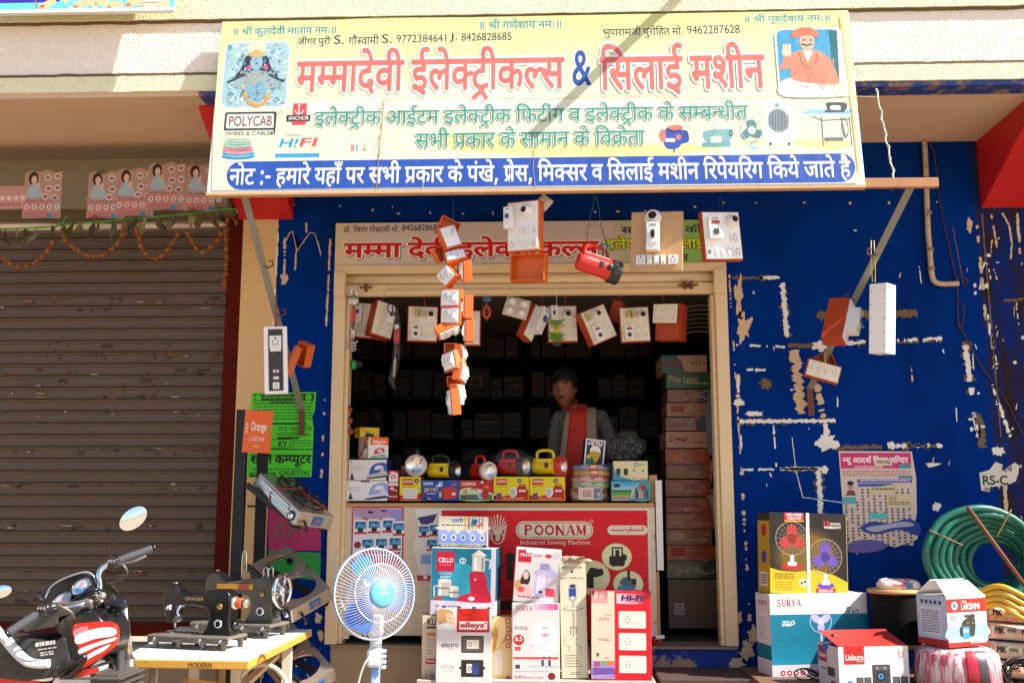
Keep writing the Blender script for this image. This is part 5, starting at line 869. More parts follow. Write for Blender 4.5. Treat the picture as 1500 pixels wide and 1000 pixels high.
# wrapped hand blender
def bagmesh(name, pts, rad, label, m_bag, cat='plastic bag', flat=.6):
    q = MB(); sp = smoothpath(pts, 4); rr = [rad[0]]*0
    n = len(sp); rs = []
    for i in range(n):
        u = i/(n-1)*(len(rad)-1); a = int(u); rs.append(rad[a]+(rad[min(a+1, len(rad)-1)]-rad[a])*(u-a))
    q.tube(sp, rs, m_bag, 14, flat=flat)
    q.v = [tuple(V(p)*(1)+V((noise.noise(V(p)*60), noise.noise(V(p)*60+V((7, 0, 0))), noise.noise(V(p)*60+V((0, 9, 0)))))*.007) for p in q.v]
    return q
M_bag = mat('clear crinkled plastic', '#8a8886', .1, var=0, bump=.8, bscale=30, trans=.0, alpha=.1, spec=.9)
t = empty('wrapped_blender', P(578, 440, .02)); tag(t, 'hand blender with red grip in a clear plastic bag hung by the doorway', 'hand blender'); o0 = P(578, 440, .02)
m = bagmesh('bag', [P(580, 452, .02)-o0, P(582, 472, .02)-o0, P(581, 500, .02)-o0, P(580, 530, .02)-o0, P(574, 556, .02)-o0, P(579, 570, .02)-o0], [.012, .036, .042, .036, .04, .008], '', M_bag); m.build('bag', t)
m = MB(); m.lathe([(0, 0), (.016, .0), (.02, .03), (.018, .075), (.012, .1), (.01, .11), (0, .11)], M_tr, None, 14); m.build('grip', t, P(581, 503, .02)-o0)
MB().lathe([(.014, 0), (.016, .02), (.012, .03), (0, .03)], M_white, None, 12).build('cap', t, P(581, 482, .02)-o0)
m = MB(); a = P(580, 505, .02)-o0; b = P(577, 552, .02)-o0; m.tube([a, b], .004, M_chrome, 8); [m.tube([a.lerp(b, .5+.06*i)+V((.014*cos(g), .014*sin(g), 0)) for g in [2*pi*q/10 for q in range(10)]], .002, M_chrome, 5, closed=True) for i in range(9)]; m.build('whisk', t)
m = MB(); [m.tube(smoothpath([P(574+5*i, 436, .04)-o0, P(568+7*i, 452, .0)-o0, P(576+3*i, 462, .02)-o0, P(583-2*i, 448, .0)-o0]), .004, M_black, 6) for i in range(3)]; m.build('flex', t)
# padlock, red key tag, immersion coil and a loop of grey wires in the corner
t = empty('padlock', P(518, 440, -.05)); tag(t, 'round steel padlock hanging open on the shutter latch', 'padlock')
m = MB(); m.lathe([(0, -.012), (.03, -.012), (.034, -.006), (.034, .006), (.03, .012), (.01, .013), (0, .013)], M_steel, Matrix.Rotation(pi/2, 4, 'X'), 20); m.build('body', t); m = MB(); m.tube(smoothpath([(-.018, 0, .02), (-.018, 0, .06), (0, 0, .078), (.018, 0, .06), (.018, 0, .02)]), .005, M_chrome, 8); m.build('shackle', t)
m = MB(); m.box((0, 0, 0), (.022, .018, .075), mat('bright red plastic', '#d02a10', .4)); [m.box((0, -.002, z), (.024, .018, .004), M_tr) for z in (-.02, 0, .02)]; t = empty('heating_rod', P(518, 461, -.04)); tag(t, 'water heating rod with red handle and bright coil below the padlock', 'heating rod'); m.build('handle', t)
o = MB(); a = P(517, 470, -.02); b = P(517, 500, -.02); o.tube([a+V((-.006, 0, 0)), b+V((-.006, 0, 0))], .004, M_chrome, 8); o.tube([a+V((.006, 0, 0)), b+V((.006, 0, 0))], .004, M_chrome, 8)
o.tube([b+V((.026*cos(i*.6), .026*sin(i*.6), -.0016*i)) for i in range(38)], .0045, M_chrome, 8); o.v = [tuple(V(q)-P(518, 461, -.04)) for q in o.v]; o.build('coil', t)
for i, (c, n_) in enumerate((('#b8b2aa', 'pale grey'), ('#8a8680', 'mid grey'), ('#d0cabf', 'off white'))):
    x = 500+i*3; o = MB(); o.tube(smoothpath([P(505, 436, .06), P(x+2, 452, .04), P(x+6, 476, .02), P(x+12, 488, .03), P(x+16, 470, .05), P(x+8, 456, .04), P(x+3, 490, .05)]), .0045, mat('flex '+n_, c, .5), 6); tag(o.build('wire_coil'), n_+' wire looped beside the padlock, hanging in the corner', 'wire')
# strings of beads and coloured bulbs down the left reveal
for i, (px, py, c, n_) in enumerate(((506, 585, '#d9d4c8', 'white'), (506, 606, '#a02818', 'upper red'), (513, 600, '#a8321c', 'small red'), (507, 618, '#2b4b9a', 'upper blue'), (513, 616, '#b03420', 'middle red'), (507, 633, '#b09038', 'amber'), (514, 632, '#a83018', 'lower red'), (506, 648, '#b5953c', 'yellow'), (504, 664, '#2747a8', 'lower blue'))):
    t = MB().ball((0, 0, 0), .0165, mat('bulb '+c, c, .2), 14).build('coloured_bulb', None, P(px, py, .03)); tag(t, n_+' round decoration bulb in the string beside the counter', 'bulb')
    MB().lathe([(.008, .014), (.008, .028), (.006, .03)], M_black, None, 8).build('cap', t)
cord('green flex that carries the coloured bulbs', [(502, 470, .05), (500, 560, .05), (501, 640, .05), (500, 720, .05)], .006, mat('green flex', '#0f5a34', .5), 'flex', 'flex')
o = MB()
for i in range(130):
    u = rnd.random(); c = P(503+rnd.gauss(0, 4)+4*sin(u*6), 478+u*92, .05+rnd.uniform(-.03, .03)); o.ball(c, rnd.uniform(.005, .009), [mat('bead a', '#8a5a54', .3), mat('bead b', '#b89a92', .3), mat('bead c', '#5a2a2c', .3)][i % 3], 6)
tag(o.build('bead_garland'), 'bunch of pinkish bead strings hanging beside the doorway', 'garland')
t = empty('plug_top', P(516, 534, .06)); tag(t, 'green and clear plug adaptor hanging by the bead strings', 'adaptor'); MB().lathe([(0, 0), (.03, 0), (.032, .02), (0, .02)], mat('green ring', '#1fa050', .4), Matrix.Rotation(pi/2, 4, 'Y'), 16).build('ring', t); MB().lathe([(.026, .02), (.02, .06), (0, .062)], M_bag, Matrix.Rotation(pi/2, 4, 'Y'), 14).build('cover', t)
# tape roll in a packet and fan blades
t = empty('tape_packet', P(713, 457, .08)); tag(t, 'red ring of tape in a printed clear packet behind the chain', 'packet')
MB().tube([(.02*cos(2*pi*i/20), 0, .036*sin(2*pi*i/20)) for i in range(20)], .009, mat('red tape', '#b83a30', .5), 8, closed=True).build('tape_ring', t); m = bagmesh('bag', [(0, 0, .1), (0, 0, .06), (0, 0, 0), (0, 0, -.06)], [.02, .034, .036, .02], '', M_bag, flat=.4); m.build('bag', t); MB().box((.002, -.002, .085), (.05, .004, .03), mat('blue packet head', '#2c6a90', .5)).build('header_card', t)
for i in range(7):
    a = P(1003, 452+i*6, .2+.02*i); b = P(1052, 448+i*6.6, .1); o = MB(); o.tube(smoothpath([a, a.lerp(b, .35)+V((0, 0, .012)), a.lerp(b, .75)+V((0, 0, .006)), b]), [.02]*12+[.034]*7, mat('grey fan blade', '#6a6460' if i < 5 else '#a09a92', .35), 10, flat=.16)
    tag(o.build('ceiling_fan_blade'), 'grey ceiling fan blade in the pile hung at the right jamb', 'fan blade', 'pile of fan blades')
# ================================================================ counter with its posters
YC = .03; ct = empty('counter', P(725, 942, YC)); tag(ct, 'pale laminate shop counter on castors covered with posters', 'counter'); c0 = P(725, 942, YC); ci = -c0
M_lam = mat('pale streaked laminate', '#cdbb9c', .5, var=.14, scale=22, stretch=(5, 1, .25), dirt='#a08560', dscale=4, dlo=.62, dhi=.8)
xl, xr = P(496, 800, YC).x, P(957, 800, YC).x; zt, z0 = P(725, 742, YC).z, P(725, 931, YC).z
def cpart(nm, c, d, m, bevel=.002): return MB().box(V(c)-c0, d, m).build(nm, ct, bevel=bevel)
cpart('front_panel', ((xl+xr)/2, YC+.01, (zt+z0)/2), (xr-xl, .02, zt-z0), M_lam); cpart('counter_top', ((xl+xr)/2, YC+.25, zt+.012), (xr-xl+.02, .52, .022), M_wood)
M_chipw = mat('chipped white edge', '#cfc0a6', .6, var=.2, dirt='#6b4a30', dscale=25, dlo=.55, dhi=.62)
for x, w_ in ((xl-.004, .01), (xr+.004, .02)): cpart('side_panel', (x, YC+.24, (zt+z0)/2), (w_, .46, zt-z0), M_chipw)
za = P(495, 700, YC).z; cpart('end_post', (xl+.022, YC+.05, (za+zt)/2+.012), (.045, .03, za-zt-.024), mat('chipped cream post', '#c9ad80', .6, dirt='#5f3e22', dscale=20, dlo=.58, dhi=.66))
za = P(960, 695, YC).z; cpart('end_post', (P(958, 720, YC).x, YC+.06, (za+zt)/2+.012), (.05, .03, za-zt-.024), M_wood)
cpart('edge_strip', (P(967, 800, YC).x, YC+.03, (P(967, 703, YC).z+P(967, 835, YC).z)/2), (.04, .045, P(967, 703, YC).z-P(967, 835, YC).z), mat('white laminate strip', '#d5d0c6', .4))
cpart('edge_strip', (P(965, 880, YC).x, YC+.05, (P(967, 837, YC).z+P(967, 934, YC).z)/2), (.02, .04, P(967, 837, YC).z-P(967, 934, YC).z), M_wood)
for px in (500, 962):
    m = MB(); m.lathe([(.008, -.014), (.026, -.014), (.028, -.01), (.028, .01), (.026, .014), (.008, .014)], mat('red castor rubber', '#a02818', .5), Matrix.Rotation(pi/2, 4, 'X'), 16); m.box((.02, 0, .024), (.05, .03, .018), M_white); m.build('castor', ct, P(px, 938, YC+.02)-c0)
# posters: paper on the panel, each a flat thing of its own
def poster(name, label, rect, y, fn, outline=None, paper='#d8d2c4', th=.0012, group=None):
    x0, y0, x1, y1 = rect; a, b = P(x0, y1, y), P(x1, y0, y); w_, h_ = P(x1, (y0+y1)/2, y).x-P(x0, (y0+y1)/2, y).x, b.z-a.z; lo = P((x0+x1)/2, y1, y)
    pr = Print(rect, w_, h_, .00012); ol = outline or [(x0, y0), (x1, y0), (x1, y1), (x0, y1)]
    o = MB().prism([pr.uv(*q) for q in ol], 0, th, mat('paper '+paper, paper, .7, var=.08)).build(name, None, (lo.x-w_/2, y, lo.z)); tag(o, label, 'poster', group)
    fn(pr); pr.build(o); return o
def phones(p, pts, s=1.0):
    for x, y in pts:
        p.R(x-9*s, y-9*s, x+9*s, y+11*s, '#dcd6d2', 1); p.R(x-8*s, y-6*s, x+8*s, y+4*s, '#1c4f86', 1); p.G([(x-7*s, y+2*s), (x-2*s, y-5*s), (x+3*s, y-1*s), (x+7*s, y-5*s), (x+7*s, y+3*s)], '#4f9ac0'); p.R(x-4*s, y+4*s, x+4*s, y+9*s, '#2a2a34', 1); p.R(x-9*s, y+9*s, x+9*s, y+12*s, '#b8283a')
def f1(p):
    p.R(514, 742, 590, 832, '#b52a3e', 2); p.R(516, 744, 588, 832, '#d5cfd8', 1); p.grad(517, 745, 588, 762, '#7d6aa8', '#c7bdd6', 6)
    p.G([(520, 745), (560, 745), (566, 756), (552, 764), (530, 760)], '#a88aa8', True); p.E(541, 750, 4, 2, '#2a2438'); p.E(560, 748, 4, 2, '#4a3a58'); p.G([(566, 745), (588, 745), (588, 764), (574, 762)], '#8f86bc'); p.L([(530, 758), (545, 763), (558, 759)], 2, '#8d4a74')
    phones(p, [(527, 770), (547, 769), (568, 768), (583, 772)]); phones(p, [(538, 796), (558, 795), (578, 794)]); p.E(523, 798, 5, 5, '#7a2a34'); p.dashes(530, 808, 586, 832, 4, '#a33648'); p.R(516, 818, 588, 832, '#cf4a56')
poster('product_poster', 'purple and white poster of boxed phones on the counter behind the fan', (514, 742, 590, 832), YC-.004, f1)
def f2(p):
    p.G([(610, 760), (622, 772), (634, 768), (645, 766), (645, 848), (611, 850), (613, 832), (622, 826), (618, 800)], '#d6d0cc'); p.G([(610, 758), (640, 752), (630, 771), (616, 768)], '#3a3560'); phones(p, [(620, 776), (636, 774), (632, 796)], .9); p.R(616, 812, 645, 826, '#7f9cc8'); p.R(611, 842, 645, 850, '#b02a3c'); p.E(623, 845, 3, 3, '#e0d8d4')
poster('torn_poster', 'torn remains of a phone poster on the counter left of the red poster', (604, 744, 645, 850), YC-.004, f2, [(606, 745), (645, 744), (645, 850), (608, 850), (614, 836), (604, 800), (612, 772)])
M_cr = '#dccdb4'
def f3(p):
    p.R(645, 744, 953, 936, '#cfc3ae'); p.R(646, 748, 950, 936, '#d00a18')
    for i in range(9):                                       # plume emblem
        g = R(-64+16*i); l = 15+5*cos(g*1.4)
        p.L([(729+3*sin(g), 786-2*cos(g)), (729+l*.6*sin(g), 780-l*.7*cos(g)), (729+l*sin(g), 776-l*1.1*cos(g))], 1.5, M_cr)
    for s in (-1, 1):
        for i in range(6): p.L([(729+s*(6+i), 794-i*4), (729+s*(11+i*.6), 788-i*4)], 1.2, M_cr)
    p.E(729, 788, 9, 10, M_cr, inner=.86); p.G([(726, 790), (729, 780), (733, 787), (731, 793), (727, 793)], M_cr, True); p.E(729, 757, 1.5, 3, M_cr)
    p.R(756, 764, 870, 790, M_cr, 12); p.R(757.5, 765.5, 868.5, 788.5, '#b98a3a', 11); p.R(759, 767, 867, 787, M_cr, 10)
    serif(p, 'POONAM', 767, 769.5, 860, 784.5, '#b8101c', 1.25); p.E(868, 764, 2.6, 2.6, M_cr, inner=.75); p.T('Industrial Sewing Machine', 763, 791.5, 865, 800.5, M_cr, .006)
    p.R(891, 770, 950, 784, M_cr, 7); p.L([(896, 777.5), (904, 777), (912, 778), (918, 776), (924, 778), (936, 777), (943, 777)], 1.7, '#b8101c'); [p.E(x, y, 1, 1, '#b8101c', 6) for x, y in ((900, 774), (908, 774), (921, 780), (930, 774), (934, 774), (941, 773))]; p.L([(924, 777), (926, 772)], 1.4, '#b8101c'); p.L([(943, 778), (944, 772)], 1.4, '#b8101c')
    for x, y, r in ((904, 816, 22), (920, 856, 22), (866, 846, 28)): p.E(x, y, r, r*.9, '#d6cf8e'); p.E(x, y, r*.93, r*.82, '#e0dca6')
    K = '#2c2420'
    p.R(893, 815, 916, 828, K, 2); p.L([(898, 815), (898, 803), (912, 803), (912, 815)], 3, K); p.R(902, 806, 908, 815, K); p.E(915, 817, 4, 5, K); p.R(896, 826, 914, 830, K)
    p.R(905, 858, 930, 866, '#4a8aa6', 3); p.G([(908, 856), (914, 846), (926, 848), (931, 860)], '#5a6a74', True); p.R(919, 836, 923, 850, K); p.R(925, 848, 932, 856, K)
    p.R(860, 840, 870, 862, K); p.G([(862, 842), (866, 832), (882, 836), (884, 842), (872, 846)], K, True); p.E(880, 838, 4, 5, K); p.R(742, 812, 752, 850, K); p.E(748, 818, 7, 8, K, inner=.6); p.L([(736, 830), (744, 824), (752, 828)], 3, K)
    p.R(646, 880, 760, 894, '#3a1420'); p.R(938, 878, 950, 934, '#2a4a86')
poster('red_poster', 'big red sewing machine poster with oval emblem across the counter front', (645, 744, 953, 936), YC-.003, f3)
# ---------------------------------------------------------------- goods in a row on the counter
ZT = zt+.024; YG = YC+.012
def on(rect): return rect
def iron(p, x, y, s, body, base, flip=1):                   # a flat iron drawn in profile
    q = lambda pts: [(x+flip*s*a, y+s*b) for a, b in pts]
    p.G(q([(-16, 8), (-8, 0), (4, -5), (14, -7), (16, 2), (15, 6)]), base, True); p.G(q([(-12, 3), (-8, -9), (2, -14), (14, -13), (16, -2), (12, -2), (9, -9), (0, -10), (-4, -4), (6, -3), (2, 1)]), body, True); p.G(q([(-17, 9), (16, 5), (16, 8), (-14, 11)]), '#3a3a40')
def pa(p):
    p.R(505, 704, 567, 733, '#dfd9d6'); p.E(509, 708, 2, 2, '#3f9aa8', 3); p.T('ECO', 510, 712, 526, 718, '#9a9aa4', .0); p.dashes(510, 719, 526, 721, 1, '#b8b6ba'); iron(p, 552, 721, 1.0, '#8aa0cc', '#c7cfdf'); p.R(528, 703, 541, 706, '#54483e', 1); p.G([(510, 731), (513, 720), (517, 731)], '#2c3a5c'); p.L([(534, 731), (550, 728), (565, 726)], 1.5, '#33333a')
carton('carton', 'white carton with a pale blue iron, lowest in the counter stack', (504, 704, 567, 733), YG, .17, '#dcd5cf', pa)
def pb(p): p.R(510, 673, 566, 703, '#dad3cf'); p.E(514, 676, 2, 2, '#3f9aa8', 3); p.T('CLASIQUE', 512, 681, 537, 687, '#a09ea4', 0); p.dashes(513, 688, 530, 690, 1, '#b8b6ba'); iron(p, 552, 691, .95, '#3a55a8', '#b8b2ac'); p.G([(512, 702), (515, 691), (519, 702)], '#2c3a5c')
carton('carton', 'white carton with a dark blue iron, in the middle of the counter stack', (510, 673, 566, 703), YG+.004, .17, '#d8d0ca', pb, side=lambda p: p.R(0, 0, 100, 100, '#2f3f88'), side_left=False, rz=-4)
def pc(p): p.R(543, 640, 567, 671, '#d9d4cd'); p.G([(543, 640), (567, 640), (567, 652), (555, 650), (543, 652)], '#d8641c'); p.T('jaipan', 547, 644, 564, 650, '#e8e2da', .04); iron(p, 554, 663, .5, '#b8283c', '#cfc8c8'); p.R(543, 669, 567, 671, '#2f9a94'); p.dashes(558, 666, 565, 669, 1, '#444')
def pcs(p): p.R(0, 0, 100, 100, '#b6a698'); p.G([(0, 90), (40, 60), (60, 10), (100, 0), (100, 14), (75, 20), (50, 70), (10, 100)], '#c44a24', True); p.G([(45, 88), (50, 50), (80, 30), (90, 50), (70, 80)], '#2c7d7c', True); p.G([(45, 92), (60, 60), (85, 55), (88, 70)], '#d8d2c8', True); p.E(12, 70, 6, 6, '#b02a2a'); p.E(15, 25, 8, 8, '#5a5a88', inner=.6)
carton('carton', 'white and orange iron carton standing cornerwise on the counter stack', (541, 640, 567, 671), YG+.005, .14, '#d9d4cd', pc, side=pcs, rz=36)
def pd(p): p.R(530, 626, 554, 640, '#c9a80a'); p.T('Gold', 533, 629, 541, 634, '#5a4a10', .02); p.G([(534, 640), (537, 634), (546, 635), (548, 640)], '#2a2620'); p.L([(530, 628), (533, 626)], 1.6, '#b02818')
carton('carton', 'small bright yellow carton on top of the counter stack', (529, 626, 554, 640), YG+.02, .1, '#c9a80a', pd, side=lambda p: [p.R(0, 0, 100, 100, '#a88a08'), p.dashes(20, 40, 80, 60, 2, '#5a4a10')], rz=32)
def pe_(p): p.R(568, 708, 583, 733, '#8d1420'); p.R(568, 707, 583, 711, '#d6cfca'); p.E(574, 715, 3, 2.4, '#d8b0a8'); p.E(578, 720, 3, 2, '#3a1014'); p.T('shop', 575, 716, 582, 720, '#e8dcd8', .02); p.dashes(570, 726, 582, 729, 1, '#d8c8c0')
carton('carton', 'narrow dark red carton standing between the iron stack and the first yellow box', (568, 707, 583, 733), YG, .1, '#7d1420', pe_)
def pf(p): p.R(569, 689, 583, 706, '#c0283a'); p.G([(569, 697), (576, 690), (583, 694), (583, 706), (570, 706)], '#d8cccc'); p.E(576, 698, 4, 3, '#c04858', inner=.5); p.T('abc', 571, 690, 578, 693, '#e8d8d8', .02)
carton('carton', 'small pink and white carton on the narrow dark red one', (569, 689, 583, 706), YG+.003, .09, '#c84a58', pf)
carton('carton', 'little dark red carton half hidden behind the first torch', (587, 681, 601, 696), YG+.1, .08, '#7d1a1a', lambda p: p.T('Jaco', 589, 683, 597, 687, '#d8b8a0', .02))
def lampbox(x0, sticker=False):
    def f(p):
        x1 = x0+51 if not sticker else x0+31
        p.R(x0, 698, x1, 732, '#d2bf0c'); p.G([(x0, 725), (x0+14, 727), (x0+34, 721), (x1, 717), (x1, 732), (x0, 732)], '#b81a12'); p.R(x0+4, 701, x0+20, 710, '#b81a12', 1); p.T('cosmos', x0+5, 703, x0+19, 707, '#e8dcc0', .03); p.E(x0+(38 if not sticker else 25), 704, 3.4, 3.4, '#2a2456'); p.T('45', x0+(36.4 if not sticker else 23.4), 702.6, x0+(39.6 if not sticker else 26.6), 705.4, '#e8dca0', .03); p.T('BLUE LED TORCH', x0+5, 711, x0+21, 713, '#7a3a10', .01)
        if not sticker:
            p.G([(x0+34, 716), (x0+40, 711), (x0+48, 714), (x0+48, 724), (x0+32, 728)], '#a81a12', True); p.L([(x0+36, 714), (x0+38, 709.5), (x0+45, 709.5), (x0+47, 715)], 1.8, '#a81a12'); p.E(x0+28.5, 720.5, 6, 7.5, '#ded4c8'); p.E(x0+28, 720.5, 4.2, 5.6, '#b8aca0'); p.R(x0+37, 717, x0+47, 720, '#d8ccc0'); p.G([(x0+4, 723), (x0+11, 721), (x0+12, 728), (x0+5, 729)], '#4a3a8c'); p.dashes(x0+14, 729, x0+46, 731, 1, '#e0b0a0')
        else: p.R(x0+5, 715, x0+26, 730, '#d8d2c8'); p.dashes(x0+7, 717, x0+24, 729, 4, '#b8a8a0', .4)
    return f
carton('carton', 'yellow and red torch carton with a white sticker beside the iron stack', (585, 698, 616, 733), YG, .12, '#cdb80c', lampbox(585, True), side=lambda p: p.R(0, 0, 100, 100, '#c02018'), side_left=False, rz=-3)
def pj(p):
    p.grad(617, 703, 672, 732, '#1c4aa0', '#24408c', 4); p.T('cosmos', 620, 706, 634, 710, '#e4dcc8', .04); p.T('40', 642, 705, 648, 712, '#d8e4e8', .04); p.G([(637, 712), (644, 708), (648, 711), (643, 713)], '#c8d4dc'); p.T('JAI HO', 621, 714, 641, 721, '#e0b82a', .06); p.dashes(625, 722, 638, 724, 1, '#e8dcc8'); p.R(663, 705, 667, 708, '#b02a24'); p.R(661, 709, 669, 710, '#c8a030')
    p.G([(646, 718), (652, 714), (668, 716), (669, 727), (660, 730), (648, 730)], '#c8321c', True); p.E(646, 724, 3.4, 6.5, '#2a2a30'); p.E(645, 724, 2.2, 5, '#b8b0a8'); p.R(662, 721, 667, 725, '#dcd4cc'); p.L([(654, 715), (658, 712), (666, 714)], 1.6, '#a82a1c'); p.G([(620, 731), (622, 725), (626, 731)], '#2a2432'); p.G([(626, 731), (628, 728), (632, 731)], '#e0a020')
carton('carton', 'blue torch carton with yellow lettering under the yellow torch', (616, 703, 673, 733), YG-.002, .14, '#1f469a', pj)
def pk(p):
    p.R(674, 703, 721, 732, '#b51a16'); p.T('COSMOS', 676, 706, 697, 711, '#e8dccc', .06); p.G([(674, 718), (690, 714), (721, 722), (721, 732), (674, 732)], '#c8d0a0', True); p.R(674, 724, 721, 732, '#3a7a2c'); p.G([(676, 719), (684, 716), (684, 719)], '#d87a2a'); p.G([(676, 722), (684, 719), (684, 722)], '#3a8a3a'); p.E(706, 706, 2, 2, '#e0d4c8'); p.T('15', 709, 711, 716, 715, '#e0b030', .06); [p.G([(678+i*5, 731), (679+i*5, 724-i % 2*2), (682+i*5, 731)], ['#2c3a7c', '#a82a24', '#7c2c7c', '#2c6a9c'][i % 4]) for i in range(4)]; p.E(704, 725, 4, 5.5, '#d8d0d0'); p.E(704, 725, 2.4, 3.6, '#8a84b0'); p.G([(706, 720), (712, 717), (716, 722), (714, 730), (707, 729)], '#b02a2a', True); p.L([(690, 717), (696, 715), (698, 719)], 1.6, '#3a2430')
carton('carton', 'red and green torch carton with small flags under the white rimmed torch', (673, 703, 722, 733), YG, .14, '#a81a18', pk)
for x0, n_ in ((723, 'under the red torch in plastic'), (776, 'under the yellow torch with the orange rim')): carton('carton', 'yellow and red torch carton '+n_, (x0, 698, x0+52, 733), YG, .13, '#cdb80c', lampbox(x0))
# torches standing on the cartons
KT = 1/ppm(700, 690, YG)
torch('torch', 'round torch facing straight out, first of the row by the iron stack', 611, 682, YG+.07, .16, .068, (0, 0, -88), M_black, mat('dull chrome rim', '#b8a898', .3, metal=.6), group='torches on the counter')
torch('torch', 'yellow torch with black rim on the blue carton', 650, 689, YG+.07, .20, .056, (0, 0, -18), M_ty, M_black, group='torches on the counter', handle=M_black)
torch('torch', 'red torch with white rim on the red carton', 706, 690, YG+.07, .17, .056, (0, 0, -50), M_tr, mat('ivory rim', '#d9cdb8', .4), group='torches on the counter')
t = torch('torch', 'red torch wrapped in clear plastic between the white rimmed and the yellow one', 752, 683, YG+.07, .2, .058, (0, 0, -32), M_tr, mat('dark grey rim', '#3a3a3c', .4), group='torches on the counter')
m = bagmesh('bag', [(-.13, 0, .03), (-.08, 0, .04), (0, 0, .03), (.06, 0, .01), (.12, 0, 0)], [.02, .075, .09, .082, .07], '', M_bag, flat=.95); m.build('bag', t)
torch('torch', 'yellow torch with orange rim, last of the row beside the cable coils', 804, 683, YG+.07, .21, .06, (0, 0, -24), M_ty, mat('orange rim', '#c8361a', .4), group='torches on the counter', handle=M_ty)
# cable coils in film, a pile of five
cols = (('#b8a89a', '#8a3a34', 'pale printed', (711, 734)), ('#a8b090', '#5a8a4a', 'green streaked', (704, 716)), ('#c0a098', '#a83a4a', 'pink streaked', (696, 708)), ('#b89a58', '#b06a3a', 'amber and red', (688, 698)), ('#8a8ea0', '#3a4a7c', 'blue and grey', (680, 690)))
for i, (c, c2, n_, (ya, yb)) in enumerate(cols):
    cc = P(864+(-1, 1, 0, 2, 1)[i], (ya+yb)/2, YG+.12); hh = abs(yb-ya)*KT*.5*.92; r = 28*KT; m = MB()
    mm = mat('film '+n_, c, .25, var=.25, scale=30, dirt=c2, dscale=16, dlo=.5, dhi=.56, stretch=(1, 1, 3))
    m.lathe([(r*.45, -hh), (r*.9, -hh), (r*1.0, -hh*.7), (r*1.03, 0), (r, hh*.7), (r*.9, hh), (r*.45, hh), (r*.4, 0), (r*.45, -hh)], mm, None, 36)
    m.v = [tuple(V(p)*(1+.02*noise.noise(V(p)*40))) for p in m.v]; o = m.build('cable_coil', None, cc); tag(o, n_+' cable coil in film, '+('bottom of', 'second up in', 'middle of', 'second from the top of', 'top of')[i]+' the coil pile', 'cable coil', 'pile of cable coils')
    if i == 0: p = Print((0, 0, 40, 10), .14, hh*1.7); p.R(0, 0, 40, 10, '#c4b4a8'); p.T('ROUND', 8, 2.5, 22, 8, '#a03a34', .04); p.R(27, 1, 39, 9, '#3a78a8'); p.E(31, 4, 2, 2, '#c03a30'); p.E(35, 6, 2, 2, '#d8b040'); p.build(o, Matrix.Translation((-.07, -r*1.03-.004, -hh*.85)), 'label_sleeve')
    if i in (3, 4): p = Print((0, 0, 10, 10), .05, hh*1.6); p.R(0, 0, 10, 10, '#b03a3a'); p.R(1, 2, 9, 5, '#d8c8b8'); p.dashes(1, 6, 9, 9, 1, '#d8b870'); p.build(o, Matrix.Translation((-.012, -r*1.03-.004, -hh*.8)), 'label_sleeve')
def pbulb(p): p.R(855, 643, 884, 682, '#d6d0d0'); p.R(857, 645, 882, 680, '#101c30'); [p.E(857+rnd.uniform(1, 24), 646+rnd.uniform(0, 8), 1.6, 1.2, rnd.choice(['#c03a5a', '#3a6ac0', '#d8c83a', '#d8d0d8']), 6) for _ in range(26)]; p.E(870, 660, 8, 7.5, '#d8d4cc'); p.G([(862, 662), (878, 662), (875, 672), (872, 678), (868, 678)], '#b8922c', True); p.G([(857, 670), (866, 668), (872, 680), (857, 680)], '#1a6a3a'); p.E(861, 669, 3, 3.4, '#c8a03a'); p.T('LED BULB', 860, 646, 880, 651, '#e0dcd8', .05)
carton('carton', 'bulb carton with a yellow lamp picture leaning on top of the cable coils', (854, 643, 884, 681), YG+.07, .06, '#1c2436', pbulb, ry=6, rz=10)
def pst(p): p.R(899, 675, 949, 703, '#cdc59a'); p.G([(899, 680), (903, 695), (926, 703), (899, 703)], '#3a8ab0'); p.R(903, 686, 909, 693, '#141414'); p.R(914, 686, 920, 693, '#141414'); p.R(905, 687, 907, 690, '#50504c'); p.R(916, 687, 918, 690, '#50504c'); p.E(929, 689, 1.5, 1.5, '#6a2020'); p.E(942, 689, 1.5, 1.5, '#2a6a2a'); p.E(932, 680, 3.2, 3.2, '#2f78a8', inner=.6); p.T('Sapphire', 935, 678, 945, 682, '#b0603a', .02); [p.dashes(902+i*12, 700, 910+i*12, 702, 1, '#8a6a60') for i in range(4)]
o = carton('stabiliser', 'cream voltage stabiliser with two black switches on the scenic carton', (899, 675, 949, 703), YG+.01, .14, '#cdc59a', pst, cat='stabiliser')
for x in (906, 917): MB().box((P(x, 690, YG).x-P(924, 690, YG).x, -.004, .045), (.02, .008, .03), M_black).build('switch', o, bevel=.002)
def psh(p): p.grad(897, 704, 951, 718, '#2a86b8', '#9ac4c8', 6); p.R(897, 717, 951, 722, '#3a6a2c'); p.R(897, 721, 951, 726, '#5a9a3a'); p.R(897, 726, 951, 732, '#b8a898'); p.E(904, 711, 5, 2.6, '#1c1c20'); p.G([(924, 732), (924, 722), (934, 708), (951, 703), (951, 732)], '#4a8a94', True); [p.R(926+i*2.4, 720-rnd.uniform(0, 6), 928+i*2.4, 730, rnd.choice(['#2a3a5a', '#a89a8a', '#7a3a3a', '#3a5a5a'])) for i in range(10)]; p.R(939, 710, 945, 717, '#a81a1a'); p.L([(924, 730), (927, 717), (936, 708)], 1.2, '#d8d0c0'); p.T('SHIVRAJ', 898, 727, 923, 732, '#8a2a2a', .04)
carton('carton', 'carton printed with sky and fields under the cream stabiliser', (896, 704, 951, 733), YG, .16, '#6a9aa4', psh)
m = MB(); base = []
